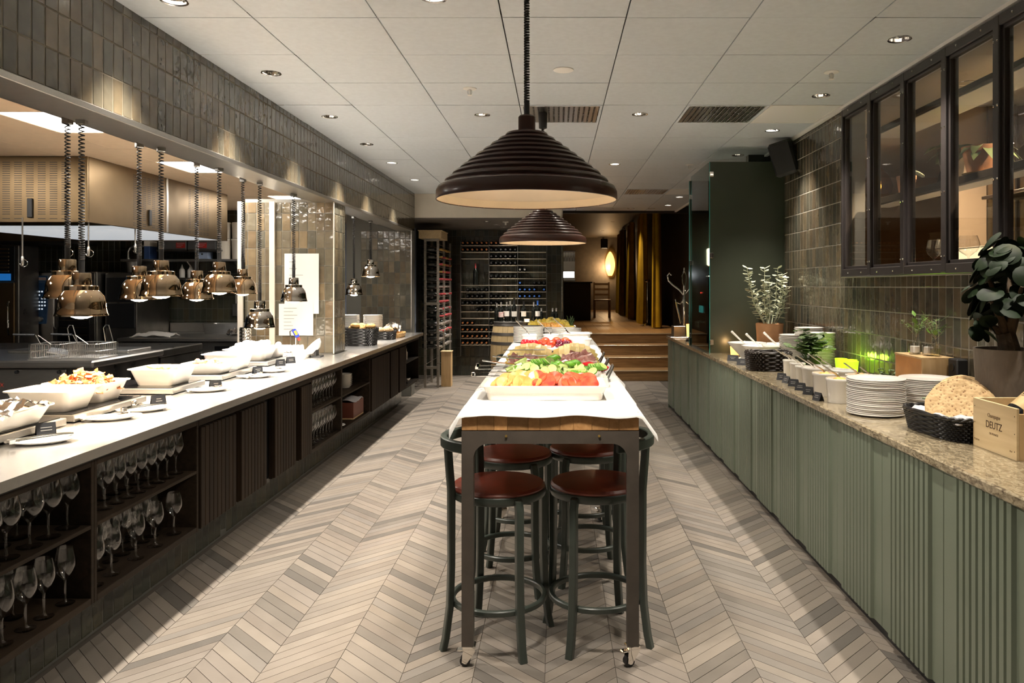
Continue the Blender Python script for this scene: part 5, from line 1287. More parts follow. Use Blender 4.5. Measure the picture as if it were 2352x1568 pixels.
for (y,l) in [(4.30,'silver handle of the ham tray'),(4.7,'silver handle of the cheese tray'),(3.95,'dark clip at the tray edge')]:
    t=thing('tray_handle',l,'tray handle',(.265,y,BZ+.02)); MB().tube([(0,0,0),(.02,.0,.045),(.028,.02,.06),(.03,.10,.06),(.02,.13,.03),(0,.14,0)],.006,6).build('bar',M_steel_dark,t)

# ================================================================== green counter with granite top
XC=1.398; GT=.9
t=thing('granite_worktop','long polished brown granite worktop along the window wall','worktop',(0,4.6,0))
MB().cbox(1.37,2.082,-5.0,5.0,.862,GT,.006).build('slab',M_granite,t)
rib=MB().prism([(-.019,0),(-.012,-.013),(.012,-.013),(.019,0)],-.40,.40,'z').mesh('rib',M_green)
N=17; y=9.6
cab_lab='green cabinet front with vertical ribs under the granite, %s from the camera'
names=ORD+['seventeenth','eighteenth']
for k in range(16):
    y1=9.6-.525*k; y0=y1-.525; n=13-k
    t=thing('base_cabinet',cab_lab%names[n] if n>=0 else 'green ribbed cabinet %s the frame edge'%('just past','well beyond')[-n-1],'cabinet',(XC,(y0+y1)/2,0),0,'ribbed green cabinets')
    d=MB().cbox(.0,.022,-.2605,.2605,.058,.86,.002).build('door',M_green,t)
    for i in range(9):
        link('rib',rib,d,(0,-.16+.04*i,.459),(0,0,-pi/2))
    MB().box(.03,.66,-.262,.262,.0,.86).build('body',M_black,t)
struct('baseboard_right',MB().box(1.43,1.45,.5,9.6,0,.06).build('baseboard_right',M_black))
struct('wall_counter_end',MB().box(XC,2.12,9.6,9.63,0,.86).build('wall_counter_end',M_green))

# ------------------------------------------------------------------ window with dark frame
WY=[5.515-.485*k for k in range(7)]; WZ0,WZ1=1.59,2.775; WX=XR-.03
win=struct('window_1')
MB().cbox(WX-.01,WX+.05,WY[-1]-.03,WY[0],WZ0-.005,WZ0+.05,.004).build('bottom_rail',M_window,win)
MB().cbox(WX-.01,WX+.05,WY[-1]-.03,WY[0],WZ1-.05,WZ1,.004).build('top_rail',M_window,win)
MB().cbox(WX-.006,WX+.06,WY[-1]-.03,WY[0]+.012,WZ0-.012,WZ0-.006,.001).build('sill_bead',M_grout,win)
for k,yy in enumerate(WY):
    MB().cbox(WX-.012,WX+.06,yy-.026,yy+.026 if k else yy,WZ0,WZ1,.004).build('mullion',M_window,win)
    if k<6:
        a=WY[k+1]+.026; b=yy-.026
        for (p,q) in ((a,a+.018),(b-.018,b)): MB().cbox(WX+.004,WX+.032,p,q,WZ0+.05,WZ1-.05,.002).build('glazing_bead',M_window,win)
        MB().cbox(WX+.004,WX+.032,a,b,WZ0+.05,WZ0+.068,.002).build('glazing_bead',M_window,win); MB().cbox(WX+.004,WX+.032,a,b,WZ1-.068,WZ1-.05,.002).build('glazing_bead',M_window,win)
        MB().box(WX+.016,WX+.021,a+.01,b-.01,WZ0+.06,WZ1-.06).build('pane',M_pane,win,smooth=False)
riv=MB().lathe([(.001,.004),(.004,.003),(.0055,0)],8,axis='x').mesh('rivet',M_chrome)
for k in range(1,6):
    for zz in (1.68,2.02,2.36,2.66):
        for s in (-1,1): link('rivet',riv,win,(WX-.0125,WY[k]+s*.016,zz),(0,0,pi))
for k in range(6):
    for s in (.13,.36): link('rivet',riv,win,(WX-.011,WY[k]-s,WZ0+.022),(0,0,pi)); link('rivet',riv,win,(WX-.011,WY[k]-s,WZ1-.022),(0,0,pi))
# room behind the window
M_warm=mat('warm_plaster',(.50,.34,.20),.7,var=.05)
struct('wall_room_far',MB().box(2.2,6,9.2,9.3,0,ZC+.1).build('wall_room_far',M_warm))
struct('wall_room_side',MB().box(5.2,5.3,0,9.3,0,ZC+.1).build('wall_room_side',M_warm))
struct('wall_room_divide',MB().box(2.2,2.3,7.05,9.3,0,ZC+.1).build('wall_room_divide',M_warm))
struct('wall_room_near',MB().box(2.2,5.3,-.1,0,0,ZC+.1).build('wall_room_near',M_warm))
struct('floor_room',MB().box(2.2,5.3,0,9.3,-.06,0).build('floor_room',M_dk))
struct('ceiling_room',MB().box(2.2,5.3,0,9.3,ZC,ZC+.05).build('ceiling_room',mat('room_ceiling',(.55,.47,.33),.6)))
struct('trim_3',MB().cbox(2.2,5.2,9.17,9.2,.1,1.45,.004).build('trim_3',mat('room_dado',(.06,.04,.025),.5)))
for k,(x,y) in enumerate([(2.62,3.6),(2.62,4.9),(2.75,6.8)]): downlight(x,y,ZC,'downlight in the room behind the window, %s from the camera'%ORD[k],110,'downlights behind the window',radians(140),color=WARM2)
for (z,l,x1,th) in [(2.12,'wooden shelf behind the glass carrying potted plants',2.37,.042),(2.60,'upper wooden shelf behind the glass',2.46,.03)]:
    t=thing('window_shelf',l,'shelf',(0,0,0)); MB().cbox(2.2,x1,2.6,5.46,z-th,z,.003).build('board',M_shelf,t); MB().box(2.235,x1-.01,2.62,5.44,z-th-.004,z-th).build('underside',M_cream,t)
t=thing('window_ledge','dark ledge behind the bottom of the window','ledge',(0,0,0)); MB().cbox(2.2,2.62,2.6,5.5,1.56,1.60,.003).build('board',M_shelf,t); MB().box(2.22,2.6,2.62,5.48,.0,1.56).build('cabinet',M_dk,t)
G_win=glass_mesh(.20,.045)
for k,(x,y) in enumerate([(2.30,4.68),(2.33,4.61),(2.29,4.55)]): put_glass(G_win,x,y,1.601,'%s stemmed glass of the trio behind the window, counted from the far pane'%ORD[k],'glasses in the trio behind the window')
put_glass(glass_mesh(.20,.058),2.29,4.27,1.601,'single round wine glass before the glowing box behind the window','glass before the glowing box')
put_glass(G_win,2.30,3.83,2.121,'wine glass on the plant shelf nearer the wide terracotta pot','wine glasses on the plant shelf'); put_glass(G_win,2.32,3.74,2.121,'wine glass on the plant shelf at the frame edge','wine glasses on the plant shelf')
t=thing('glowing_box','backlit pale box behind the single wine glass','box',(2.48,4.57,1.601)); MB().cbox(-.05,.11,-.22,.14,0,.14,.004).build('box',mat('glow_box',(.8,.6,.35),.6,emit=(1,.78,.45),es=.8),t); MB().cbox(-.05,.11,-.22,.14,.14,.15,.003).build('lid',M_cream,t)
def rosette(parent,c,n,L,w,mtl,up=.5,curl=.35,seed=0,name='leaf',wave=0):
    R=random.Random(seed)
    for k in range(n):
        a=k*2.4+R.uniform(-.3,.3); l=L*R.uniform(.7,1.1); u=up*R.uniform(.5,1.4); m=MB(); rings=[]
        for i in range(6):
            q=i/5; r=l*q; z=u*l*q-curl*l*q*q*1.6; ww=w*(sin(pi*min(q*.9+.1,1))**.8)*(1+wave*sin(i*2.2))
            p=Vector((cos(a)*r,sin(a)*r,z)); s=Vector((-sin(a),cos(a),0))
            rings.append([p-s*ww,p+Vector((0,0,-ww*.3)),p+s*ww,p+Vector((0,0,.002-ww*.25))])
        m.loft(rings,True,True).build(name,mtl,parent,c)
def pot(label,loc,r,h,mtl,taper=.75,saucer=False,rimh=.2,name='potted_plant',cat='potted plant',group=None):
    t=thing(name,label,cat,loc,0,group)
    MB().lathe([(.001,0),(r*taper,0),(r*.96,h*(1-rimh)),(r,h*(1-rimh)),(r*1.03,h),(r*.93,h),(r*.88,h*.86),(.001,h*.85)],28).build('pot',mtl,t)
    MB().lathe([(.001,h*.86),(r*.88,h*.865)],20).build('soil',M_soil,t)
    if saucer: MB().lathe([(.001,-.0005),(r*.9,0),(r*1.0,.012),(r*.97,.012),(.001,.003)],24).build('saucer',M_cap_y,t)
    return t
t=pot('small terracotta pot with a trailing succulent behind the second pane',(2.30,5.05,2.121),.06,.12,M_terra2,saucer=True)
rosette(t,(0,0,.1),9,.07,.012,M_leaf_s,.9,.3,1)
t=pot('tall weathered pot with a leafy succulent on the window shelf',(2.31,4.485,2.121),.075,.20,mat('weathered_pot',(.30,.23,.15),.9,col2=(.16,.13,.09),vscale=12),.68)
rosette(t,(0,0,.19),13,.17,.03,M_leaf_s,.75,.55,2,wave=.2)
t=pot('wide terracotta pot with a spreading succulent on the window shelf',(2.31,4.17,2.121),.10,.155,M_terra2,.7,True)
rosette(t,(0,0,.14),14,.18,.03,M_leaf_s,.65,.6,3,wave=.2)
t=thing('trailing_succulent','pale trailing succulent stem beside the small terracotta pot','plant',(2.27,4.92,2.215)); MB().tube([(0,0.08,.0),(0,0,.03),(0,-.08,.01),(0,-.16,-.02)],.004,5).build('stem',M_leaf_p,t)
for k in range(16):
    q=k/15; MB().blob((0,.08-.24*q,.012+.03*sin(q*3)-.03*q),.012,.009,.011,6,5).build('leaf',M_leaf_p,t)
# lamp, tv, curtain, glass cabinet behind window
t=thing('amber_pendant','amber glass pendant lamp in the room behind the window','pendant lamp',(2.95,7.05,2.40)); MB().lathe([(.02,.26),(.03,.2),(.10,.13),(.13,.04),(.11,-.06),(.07,-.1)],24).build('glass',thin_glass('amber_glass',(.75,.42,.12),1.5,.05,1.6,.08),t); MB().tube([(0,0,.26),(0,0,.41)],.005,6).build('cord',M_black,t); MB().blob((0,0,.03),.03,.03,.04,10,8).build('bulb',emis('amber_bulb',(1,.6,.25),5),t); lamp('POINT','glow',t,(0,0,.03),3,(1,.6,.3),.03)
t=thing('television','black screen hanging from the ceiling behind the window','television',(3.4,6.4,2.42)); MB().cbox(-.3,.3,-.03,.03,-.18,.18,.006).build('screen',M_blackg,t,None,(.3,0,.5)); MB().cyl((0,0,0),.015,.15,.40,10).build('mount',M_black,t)
struct('wall_room_column',MB().box(2.88,3.12,5.55,5.7,0,ZC).build('wall_room_column',mat('pale_plaster',(.62,.47,.33),.7)))
t=thing('brown_curtain','brown pleated curtain behind the window panes','curtain',(3.05,5.45,1.2)); m=MB(); r0=[];r1=[]
for i in range(60): x=i/59*.9; r0.append((x,.03*sin(i*.9),0)); r1.append((x,.03*sin(i*.9),1.6))
m.loft([r0,r1],closed=False); m.build('fabric',mat('brown_fabric',(.14,.08,.03),.8,sheen=.3),t)
t=thing('glass_cabinet','glass cabinet standing behind the window plants','cabinet',(2.78,4.40,1.2)); MB().cbox(-.15,.3,-.3,.3,0,.85,.004).build('cabinet',thin_glass('cab_glass',(.75,.78,.74),1.5,.02,1.2,.10),t); MB().cbox(-.17,.32,-.32,.32,.85,.87,.003).build('top',M_steel,t); MB().cbox(-.17,.32,-.32,.32,0,.45,.003).build('base',M_dk,t)

# ------------------------------------------------------------------ things on the granite
bigp=MB().lathe([(.001,0),(.085,0),(.087,.002),(.131,.007),(.135,.009),(.135,.0130),(.129,.0142),(.085,.007),(.001,.006)],48).mesh('plate',M_porc)
for (x,y,n,l) in [(1.553,3.735,20,'white plate in the stack beside the white bowls'),(1.845,3.82,19,'white plate in the stack before the pine box')]:
    for k in range(n): tag(link('plate',bigp,None,(x+random.gauss(0,.0016),y+random.gauss(0,.0016),GT+.0005+k*.0086)),nth(n-k)+' '+l.replace('plate in','plate from the top of'),'plate',l.replace('white plate in','plates in'))
# crispbread basket
t=wicker_basket('bread_basket','oval black wicker basket lined with grey cloth holding crispbread','basket',(1.69,3.235,GT),.12,.28,.38,.092,M_wickb,1.12,10,38)
o=cloth_patch(.28,.38,.02,5,7,amp=.03).build('liner',M_napkin,t,(0,0,.072))
def crisp():
    m,nt,b=nodes('crispbread'); N=nt.nodes; L=nt.links; b.inputs['Roughness'].default_value=.8
    tc=N.new('ShaderNodeTexCoord'); v=N.new('ShaderNodeTexVoronoi'); v.inputs['Scale'].default_value=62; v.inputs['Randomness'].default_value=.8; L.new(tc.outputs['Object'],v.inputs['Vector'])
    n=N.new('ShaderNodeTexNoise'); n.inputs['Scale'].default_value=30; L.new(tc.outputs['Object'],n.inputs['Vector'])
    r=N.new('ShaderNodeValToRGB'); r.color_ramp.elements[0].position=.12; r.color_ramp.elements[0].color=(.20,.09,.03,1); r.color_ramp.elements[1].position=.30; r.color_ramp.elements[1].color=(.52,.36,.18,1); L.new(v.outputs['Distance'],r.inputs[0])
    r2=N.new('ShaderNodeValToRGB'); r2.color_ramp.elements[0].color=(.8,.75,.68,1); r2.color_ramp.elements[1].color=(1,1,1,1); r2.color_ramp.elements[0].position=.35; r2.color_ramp.elements[1].position=.6; L.new(n.outputs['Fac'],r2.inputs[0])
    mx=N.new('ShaderNodeMix'); mx.data_type='RGBA'; mx.blend_type='MULTIPLY'; mx.inputs[0].default_value=1; L.new(r.outputs[0],mx.inputs[6]); L.new(r2.outputs[0],mx.inputs[7]); L.new(mx.outputs[2],b.inputs['Base Color'])
    bp=N.new('ShaderNodeBump'); bp.inputs['Strength'].default_value=.6; bp.inputs['Distance'].default_value=.004; L.new(v.outputs['Distance'],bp.inputs['Height']); L.new(bp.outputs[0],b.inputs['Normal']); return m
M_crisp=crisp()
def crisp_mesh(R,seed):
    m=MB(); rings=[]; n=40
    for (s,z) in ((.02,0),(.5,0),(.97,.001),(1,.004),(.97,.007),(.5,.007),(.02,.007)):
        rings.append([(R*s*cos(2*pi*i/n)*(1+.03*mnoise.noise(Vector((cos(2*pi*i/n)*2,sin(2*pi*i/n)*2,seed)))*(s>.9)),R*s*sin(2*pi*i/n),z+.012*mnoise.noise(Vector((s*cos(2*pi*i/n)*1.5,s*sin(2*pi*i/n)*1.5,seed)))) for i in range(n)])
    return m.loft(rings,True,True).mesh('crispbread',M_crisp)
CM=[crisp_mesh(.132,s) for s in range(3)]
for k in range(9):
    tag(link('crispbread',CM[k%3],None,(1.672+.012*k,3.185+.013*k,GT+.118+.004*(k%2)),Euler((radians(50+k),0,radians(-30+4*k)),'XYZ')),'%s round speckled crispbread from the aisle in the black basket'%ORD[k],'crispbread','crispbread rounds')
# champagne crate
t=thing('wine_crate','pine wine crate printed DEUTZ with a bottle lying in it','crate',(1.635,2.73,GT)); W_,D_,H_=.345,.285,.186; th=.010
MB().cbox(0,th,0,D_,0,H_,.001).build('side_board',M_pine,t); MB().cbox(W_-th,W_,0,D_,0,H_,.001).build('side_board',M_pine,t)
MB().prism([(th,0),(W_-th,0),(W_-th,H_-.002),(W_*.80,H_-.002),(W_*.76,H_-.028),(W_*.24,H_-.028),(W_*.2,H_-.002),(.03,H_-.002),(.03,H_-.02),(th,H_-.02)],0,th,'y').build('end_board',M_pine2,t)
MB().cbox(th,W_-th,D_-th,D_,0,H_,.001).build('end_board',M_pine,t); MB().cbox(th,W_-th,th,D_-th,.0,.008,.001).build('base_board',M_pine,t)
M_print=mat('brown_print',(.10,.055,.03),.7); M_print2=mat('brown_print_faint',(.30,.20,.12),.7)
RX=(pi/2,0,-pi/2)
text('lettering','DEUTZ',.038,M_print,t,(-.0006,D_*.50,H_*.53),RX,sx=.88); text('lettering','Champagne',.021,M_print2,t,(-.0006,D_*.50,H_*.72),RX,sx=.85); text('lettering','DE FRANCE',.011,M_print2,t,(-.0006,D_*.50,H_*.36),RX)
text('lettering','12,5% Vol.',.008,M_print2,t,(-.0006,D_*.9,H_*.15),RX); text('lettering','75 cl',.008,M_print2,t,(-.0006,D_*.12,H_*.15),RX)
for yy in (.012,D_-.012):
    for zz in (.03,H_*.5,H_-.03): MB().cyl((0,0,0),.0022,-.0006,.0004,8,axis='x').build('nail',M_print,t,(0,yy,zz))
for kx in (0,1): MB().cbox(.05+.02*kx,.06+.02*kx,-.0008,0,.03,.06,.0002).build('stencil',M_print,t)
def bottle_mesh(kind=0,h=.30,r=.0375,cap=M_cap_k,lab=M_label,champ=False):
    if champ: pr=[(.001,0),(r,0),(r,h*.42),(r*.85,h*.55),(r*.5,h*.74),(.017,h*.86),(.0155,h*.97),(.017,h*.975),(.017,h),(.001,h)]
    else: pr=[(.001,0),(r,0),(r+.0003,.005),(r,h*.60),(r*.93,h*.645),(r*.6,h*.70),(.0165,h*.755),(.014,h*.78),(.014,h*.96),(.0155,h*.965),(.0155,h),(.001,h)]
    m=MB().lathe(pr,16); me=m.mesh('wine_bottle',M_bottle); me.materials.append(cap); me.materials.append(lab)
    for p in me.polygons:
        if p.center.z>h*(.80 if not champ else .72): p.material_index=1
    return me
lbl=MB().lathe([(.0379,.08),(.0379,.16)],16).mesh('label',M_label); lblp=MB().lathe([(.0379,.07),(.0379,.15)],16).mesh('label',M_label_p)
def bottle(loc,rot,me,label,group,cat='wine bottle',lab=None):
    o=tag(link('wine_bottle',me,None,loc,rot),label,cat,group)
    if lab: link('label',lab,o)
    return o
BT={c:bottle_mesh(0,.30,.0375,m) for c,m in (('o',M_cap_o),('r',M_cap_r),('w',M_cap_w),('b',M_cap_b),('y',M_cap_y),('k',M_cap_k))}
cb=MB().lathe([(.001,0),(.046,0),(.047,.01),(.047,.15),(.044,.165),(.03,.21),(.018,.25),(.016,.30),(.018,.305),(.018,.32),(.001,.32)],20).mesh('champagne_bottle',mat('gold_wrap',(.62,.45,.22),.35,.2,var=.1,vscale=30))
o=tag(link('champagne_bottle',cb,None,(1.705,2.87,GT+.125),Euler((0,radians(52),radians(6)),'XYZ')),'champagne bottle with pale gold label lying in the pine crate','champagne bottle')
MB().lathe([(.0475,.012),(.0478,.0),(.001,-.001)],20).lathe([(.0478,.0),(.0478,.035)],20).build('dark_base',M_blackg,o); text('print','1838',.02,M_print,o,(-.0478,0,.1),(0,-pi/2,pi))
# concrete pot with dark round-leaf plant
t=thing('potted_plant','tall concrete pot with a big dark round-leaved plant beside the crate','potted plant',(1.915,3.26,GT))
MB().lathe([(.001,0),(.095,0),(.10,.02),(.122,.2),(.13,.34),(.131,.357),(.122,.357),(.118,.32),(.001,.315)],40).build('pot',M_conc,t); MB().lathe([(.001,.32),(.118,.322)],24).build('soil',M_soil,t)
tr=MB(); tr.tube([(0,0,.31),(.0,-.01,.36),(-.01,0,.42)],[.05,.042,.038],10)
tips=[(-.10,-.05,.56),(.0,-.1,.62),(.09,0,.6),(-.05,.06,.66),(.04,.05,.7),(-.12,.02,.48)]
for p in tips: tr.tube([(0,0,.40),(p[0]*.4,p[1]*.4,.40+(p[2]-.4)*.5),p],[.026,.016,.007],7)
tr.build('trunk',M_trunk,t)
def round_leaf(r,seed):
    m=MB(); n=14; rings=[]
    for s in (.02,.4,.75,1.0):
        rings.append([(r*s*cos(2*pi*i/n),r*s*sin(2*pi*i/n),-.18*r*s*s+.05*r*sin(2*pi*i/n*2+seed)*s) for i in range(n)])
    m.loft(rings,True); k=len(m.v); m.v+=[(x,y,z-.0012) for x,y,z in m.v]; m.f+=[tuple(q+k for q in reversed(p)) for p in m.f]
    return m.mesh('leaf',M_leaf)
RL=[round_leaf(r,r*50) for r in (.036,.045,.052)]
R=random.Random(5)
for k in range(105):
    th_=R.uniform(0,2*pi); ph=R.uniform(-.7,1.45); rr_=R.uniform(.6,1.08)
    c=Vector((.15*rr_*cos(th_)*cos(ph*.8),.15*rr_*sin(th_)*cos(ph*.8),.62+.19*rr_*sin(ph)))
    nrm=(Vector((cos(th_),sin(th_),.75))).normalized(); e=nrm.to_track_quat('Z','Y').to_euler()
    c.x=min(c.x,.10)
    link('leaf',RL[k%3],t,c+Vector((R.uniform(-.02,.02),R.uniform(-.02,.02),R.uniform(-.02,.02))),(e.x+R.uniform(-.4,.4),e.y+R.uniform(-.4,.4),e.z))
for k in range(7): link('leaf',RL[0],t,(-.10-.01*R.random(),-.08+.02*k,.42+.03*(k%3)),(R.uniform(.8,1.3),R.uniform(-.4,.4),R.uniform(0,3)))
# pine box with votives and sprigs
t=thing('wooden_box','open pine box used as a riser against the tiles','wooden box',(1.90,4.0,GT)); W2,D2,H2=.17,.32,.249
MB().cbox(0,W2,0,D2,H2-.01,H2,.001).build('top_board',M_pine2,t); MB().cbox(0,W2,0,D2,0,.01,.001).build('base_board',M_pine2,t); MB().cbox(0.004,W2,0,.01,.01,H2-.01,.001).build('end_board',M_pine2,t); MB().cbox(0.004,W2,D2-.01,D2,.01,H2-.01,.001).build('end_board',M_pine2,t); MB().cbox(W2-.01,W2,.01,D2-.01,.01,H2-.01,.001).build('back_board',M_pine2,t); MB().cbox(.004,.012,.01,D2-.01,.01,H2-.01,.001).build('lit_interior_board',mat('lit_interior_pine',(.62,.30,.10),.5,var=.15),t)  # board added in the open side, its orange stands for the lit interior
M_wax=mat('candle_wax',(.85,.82,.76),.5)
for k,(x,y) in enumerate([(1.955,4.19),(2.0,4.13)]):
    q=thing('votive','clear glass votive with white candle on the pine box, %s from the plate stack'%('farther' if k==0 else 'nearer'),'votive',(x,y,GT+H2),0,'glass votives'); MB().lathe([(.001,.001),(.03,.001),(.033,.06),(.031,.06),(.028,.01),(.001,.008)],20).build('glass',M_glass,q); MB().cyl((0,0,0),.024,.011,.045,16).build('candle',M_wax,q)
def sprig_vase(loc,label,n,seed,h=.09):
    q=thing('bud_vase',label,'vase',loc); R=random.Random(seed)
    MB().lathe([(.001,.001),(.022,.001),(.026,.02),(.026,.045),(.014,.075),(.012,h),(.014,h+.006)],18).build('glass',M_glass,q)
    MB().lathe([(.001,.003),(.021,.003),(.0245,.02),(.0245,.04),(.001,.041)],14).build('water',thin_glass('water%d'%seed,(.9,.88,.7),1.33,0,1,.03),q)
    st_=MB(); nd=MB()
    for k in range(n):
        a=R.uniform(0,6.28); l=R.uniform(.07,.17); sp=R.uniform(.2,.9); d=Vector((cos(a)*sp,sin(a)*sp,1)).normalized(); p0=Vector((0,0,.03)); p1=Vector((0,0,h)); p2=p1+d*l
        st_.tube([p0,p1,p2],.0016,4)
        for j in range(16):
            u=R.uniform(.25,1); p=p1+d*l*u; b=Vector((R.uniform(-1,1),R.uniform(-1,1),R.uniform(-.2,1))).normalized()*R.uniform(.018,.035); s=b.orthogonal().normalized()*.0016
            nd.add([p-s,p+s,p+b],[(0,1,2)])
    st_.build('stems',M_stem,q); nd.build('needles',M_leaf_b,q)['kind']='stuff'
    for k in range(6):
        a=R.uniform(0,6.28); p=Vector((cos(a)*.025,sin(a)*.025,h+R.uniform(.01,.12))); m=MB(); d=Vector((cos(a),sin(a),.8)).normalized(); s=Vector((-sin(a),cos(a),0))
        m.loft([[p+d*.05*u-s*w,p+d*.05*u+Vector((0,0,.001)),p+d*.05*u+s*w,p+d*.05*u-Vector((0,0,.001))] for u,w in ((0,.002),(.4,.012),(.8,.007),(1,.0005))],True,True).build('leaf',M_leaf_b,q)
sprig_vase((1.985,4.235,GT+H2),'small glass vase of green sprigs at the far side of the pine box',6,11); sprig_vase((2.01,4.075,GT+H2),'small glass vase of feathery green sprigs at the near side of the pine box',11,12)
t=thing('wall_socket','black double socket block on the tiles beside the pine box','socket',(2.055,3.93,1.0)); MB().cbox(-.03,.028,-.045,.045,0,.15,.006).build('housing',M_black,t)
for z in (.045,.105): MB().cyl((0,0,0),.02,-.034,-.03,16,axis='x').build('outlet',M_blackg,t,(0,0,z))
def herb(parent,c,n,spread,height,mtl,seed,lw=.02,ll=.045):
    R=random.Random(seed); st_=MB()
    for k in range(n):
        a=R.uniform(0,6.28); sp=R.uniform(0,1)**.7; b=Vector(c); e=b+Vector((cos(a)*spread*sp,sin(a)*spread*sp,height*(1-.5*sp*sp)*R.uniform(.6,1)))
        st_.tube([b+Vector((cos(a)*.015,sin(a)*.015,0)),b.lerp(e,.5)+Vector((0,0,height*.1)),e],.0016,4)
        for j in range(5):
            u=.35+.65*j/4; p=b.lerp(e,u)+Vector((0,0,height*.1*(1-abs(2*u-1)))); q=R.uniform(0,6.28); d=Vector((cos(q),sin(q),R.uniform(-.3,.6))).normalized(); s=d.cross(Vector((0,0,1))).normalized(); l=ll*R.uniform(.6,1.1); w=lw*R.uniform(.7,1.1)
            up=s.cross(d)*.004
            MB().loft([[p+d*l*x-s*w*y_,p+d*l*x+up,p+d*l*x+s*w*y_,p+d*l*x-up] for x,y_ in ((0,.1),(.3,.8),(.6,1),(.85,.6),(1,.05))],True,True).build('leaf',mtl,parent)
    st_.build('stems',M_leaf_h,parent)
t=thing('garnish_plant','small green garnish plants at the foot of the concrete pot','plant',(1.80,3.47,GT)); MB().lathe([(.001,0),(.045,0),(.055,.07),(.052,.07),(.001,.06)],18).build('pot',M_terra2,t); herb(t,(0,0,.07),10,.10,.10,M_leaf_h,4,.014,.04)
t=thing('garnish_plant','low trailing greenery beside the lime glasses','plant',(1.99,4.62,GT)); MB().lathe([(.001,0),(.04,0),(.05,.05),(.047,.05),(.001,.045)],18).build('pot',M_terra2,t); herb(t,(0,0,.04),8,.13,.09,M_leaf_h,8,.010,.03)
# herb plant, stacks, lime glasses
t=thing('herb_plant','bushy green herb in a dark pot among the white bowls','potted plant',(1.775,5.42,GT)); MB().lathe([(.001,0),(.07,0),(.09,.12),(.086,.12),(.001,.1)],20).build('pot',mat('dark_green_pot',(.02,.03,.012),.5),t); herb(t,(0,0,.10),18,.15,.22,M_leaf_h,6,.034,.075)
cup=MB().lathe([(.001,0),(.07,0),(.09,.004),(.108,.014),(.110,.017),(.105,.017),(.07,.006),(.001,.005)],32).mesh('saucer',M_porc)
for (x,y,n,l) in [(1.955,5.70,24,'white bowl in the tall stack glowing lime beside the tiles'),(1.85,6.0,21,'white bowl in the stack behind the herb plant'),(1.97,6.0,26,'white bowl in the rear stack against the tiles')]:
    for k in range(n): tag(link('saucer',cup,None,(x+random.gauss(0,.001),y+random.gauss(0,.001),GT+k*.0112)),nth(n-k)+' '+l.replace('bowl in','bowl from the top of'),'bowl',l.replace('white bowl in','bowls in'))
for k,(x,y) in enumerate([(1.985,5.36),(1.99,5.17),(2.02,5.27)]):
    q=thing('lime_glass',['glowing lime green candle glass beside the tall bowl stack','glowing lime green candle glass nearer the white bowls','lime green candle glass against the tiles'][k],'candle glass',(x,y,GT+.03),0,'lime candle glasses')
    MB().lathe([(.001,0),(.034,0),(.042,.085),(.040,.085),(.032,.006),(.001,.005)],24).build('glass',mat('lime_glass%d'%k,(.45,.75,.02),.2,emit=(.55,.9,.03),es=.55,trans=0),q); MB().cyl((0,0,0),.03,-.03,0,16).build('foot',M_glass,q)
    lamp('POINT','candle',q,(0,0,.11),.22,(.55,1,.05),.02)
# white bowls
RB={r:ramekin_mesh(r,h,M_porc,'deep_bowl',.86,.002) for r,h in ((.05,.115),(.07,.13))}; RB2=ramekin_mesh(.052,.10,M_porc,'ramekin',.9); RB3=ramekin_mesh(.08,.11,M_porc,'ramekin',.84)
M_cer=mat('cereal',(.55,.30,.12),.8,col2=(.70,.46,.22),vscale=60,bump=.6,bscale=90); M_corn=mat('cornflakes',(.82,.52,.10),.7,col2=(.70,.38,.08),vscale=60,bump=.6,bscale=90); M_car=mat('carrot',(.85,.38,.06),.6,col2=(.8,.5,.15),vscale=60,bump=.6,bscale=90)
row=[(1.605,5.27,.05,None),(1.59,5.07,.05,None),(1.565,4.87,.05,None),(1.555,4.65,.07,None),(1.525,4.36,.07,M_car),(1.515,4.11,.07,M_corn)]
names_b=['deep white bowl farthest along the front row','deep white bowl second from the far end of the front row','deep white bowl third from the far end of the front row','deep white bowl in the middle of the front row','deep white bowl of orange salad in the front row','deep white bowl of yellow food beside the plate stack']
spd=spoon_mesh(.16,M_steel,'spoon',.014)
for k,(x,y,r,fd) in enumerate(row):
    tag(link('deep_bowl',RB[r],None,(x,y,GT)),names_b[k],'bowl','deep white bowls, front row')
    hgt=.115 if r<.06 else .13
    if fd: tag(heap(r*1.3,r*1.3,.025,12,k,10,.008).build('bowl_filling',fd,None,(x,y,GT+hgt-.022)),['','','','','shredded orange salad in its white bowl','yellow filling of the bowl beside the plates'][k],'food',kind='stuff')
    else: tag(MB().lathe([(.001,.012),(r*.85,.012),(r*.86,.02),(.001,.022)],18).build('bowl_filling',M_porc_warm,None,(x,y,GT+hgt-.045)),'pale spread in the '+names_b[k],'food',kind='stuff')
    tag(link('spoon',spd,None,(x-.02,y+.01,GT+hgt+.012),(0,.55,random.uniform(-.2,.3))),'spoon leaning in the '+names_b[k],'spoon')
for k,(x,y,me,fd,l) in enumerate([(1.75,5.06,RB2,None,'pale grey ramekin nearest the herb plant'),(1.75,4.88,RB2,None,'pale grey ramekin between the herb plant and cereal'),(1.75,4.70,RB3,None,'wide pale ramekin before the lime glasses'),(1.755,4.44,RB3,M_cer,'wide white bowl of brown cereal'),(1.76,4.22,RB3,M_corn,'wide white bowl of cornflakes')]):
    tag(link('ramekin',me,None,(x,y,GT)),l,'bowl','ramekins, back row')
    if fd: tag(heap(.115,.115,.03,14,k+20,10,.01).build('cereal',fd,None,(x,y,GT+.085)),'crunchy filling of the '+l,'cereal',kind='stuff')
    if k in (0,1,3,4): tag(link('spoon',spd,None,(x-.02,y,GT+.115),(0,.6,.1)),'dark spoon standing in the '+l,'spoon')
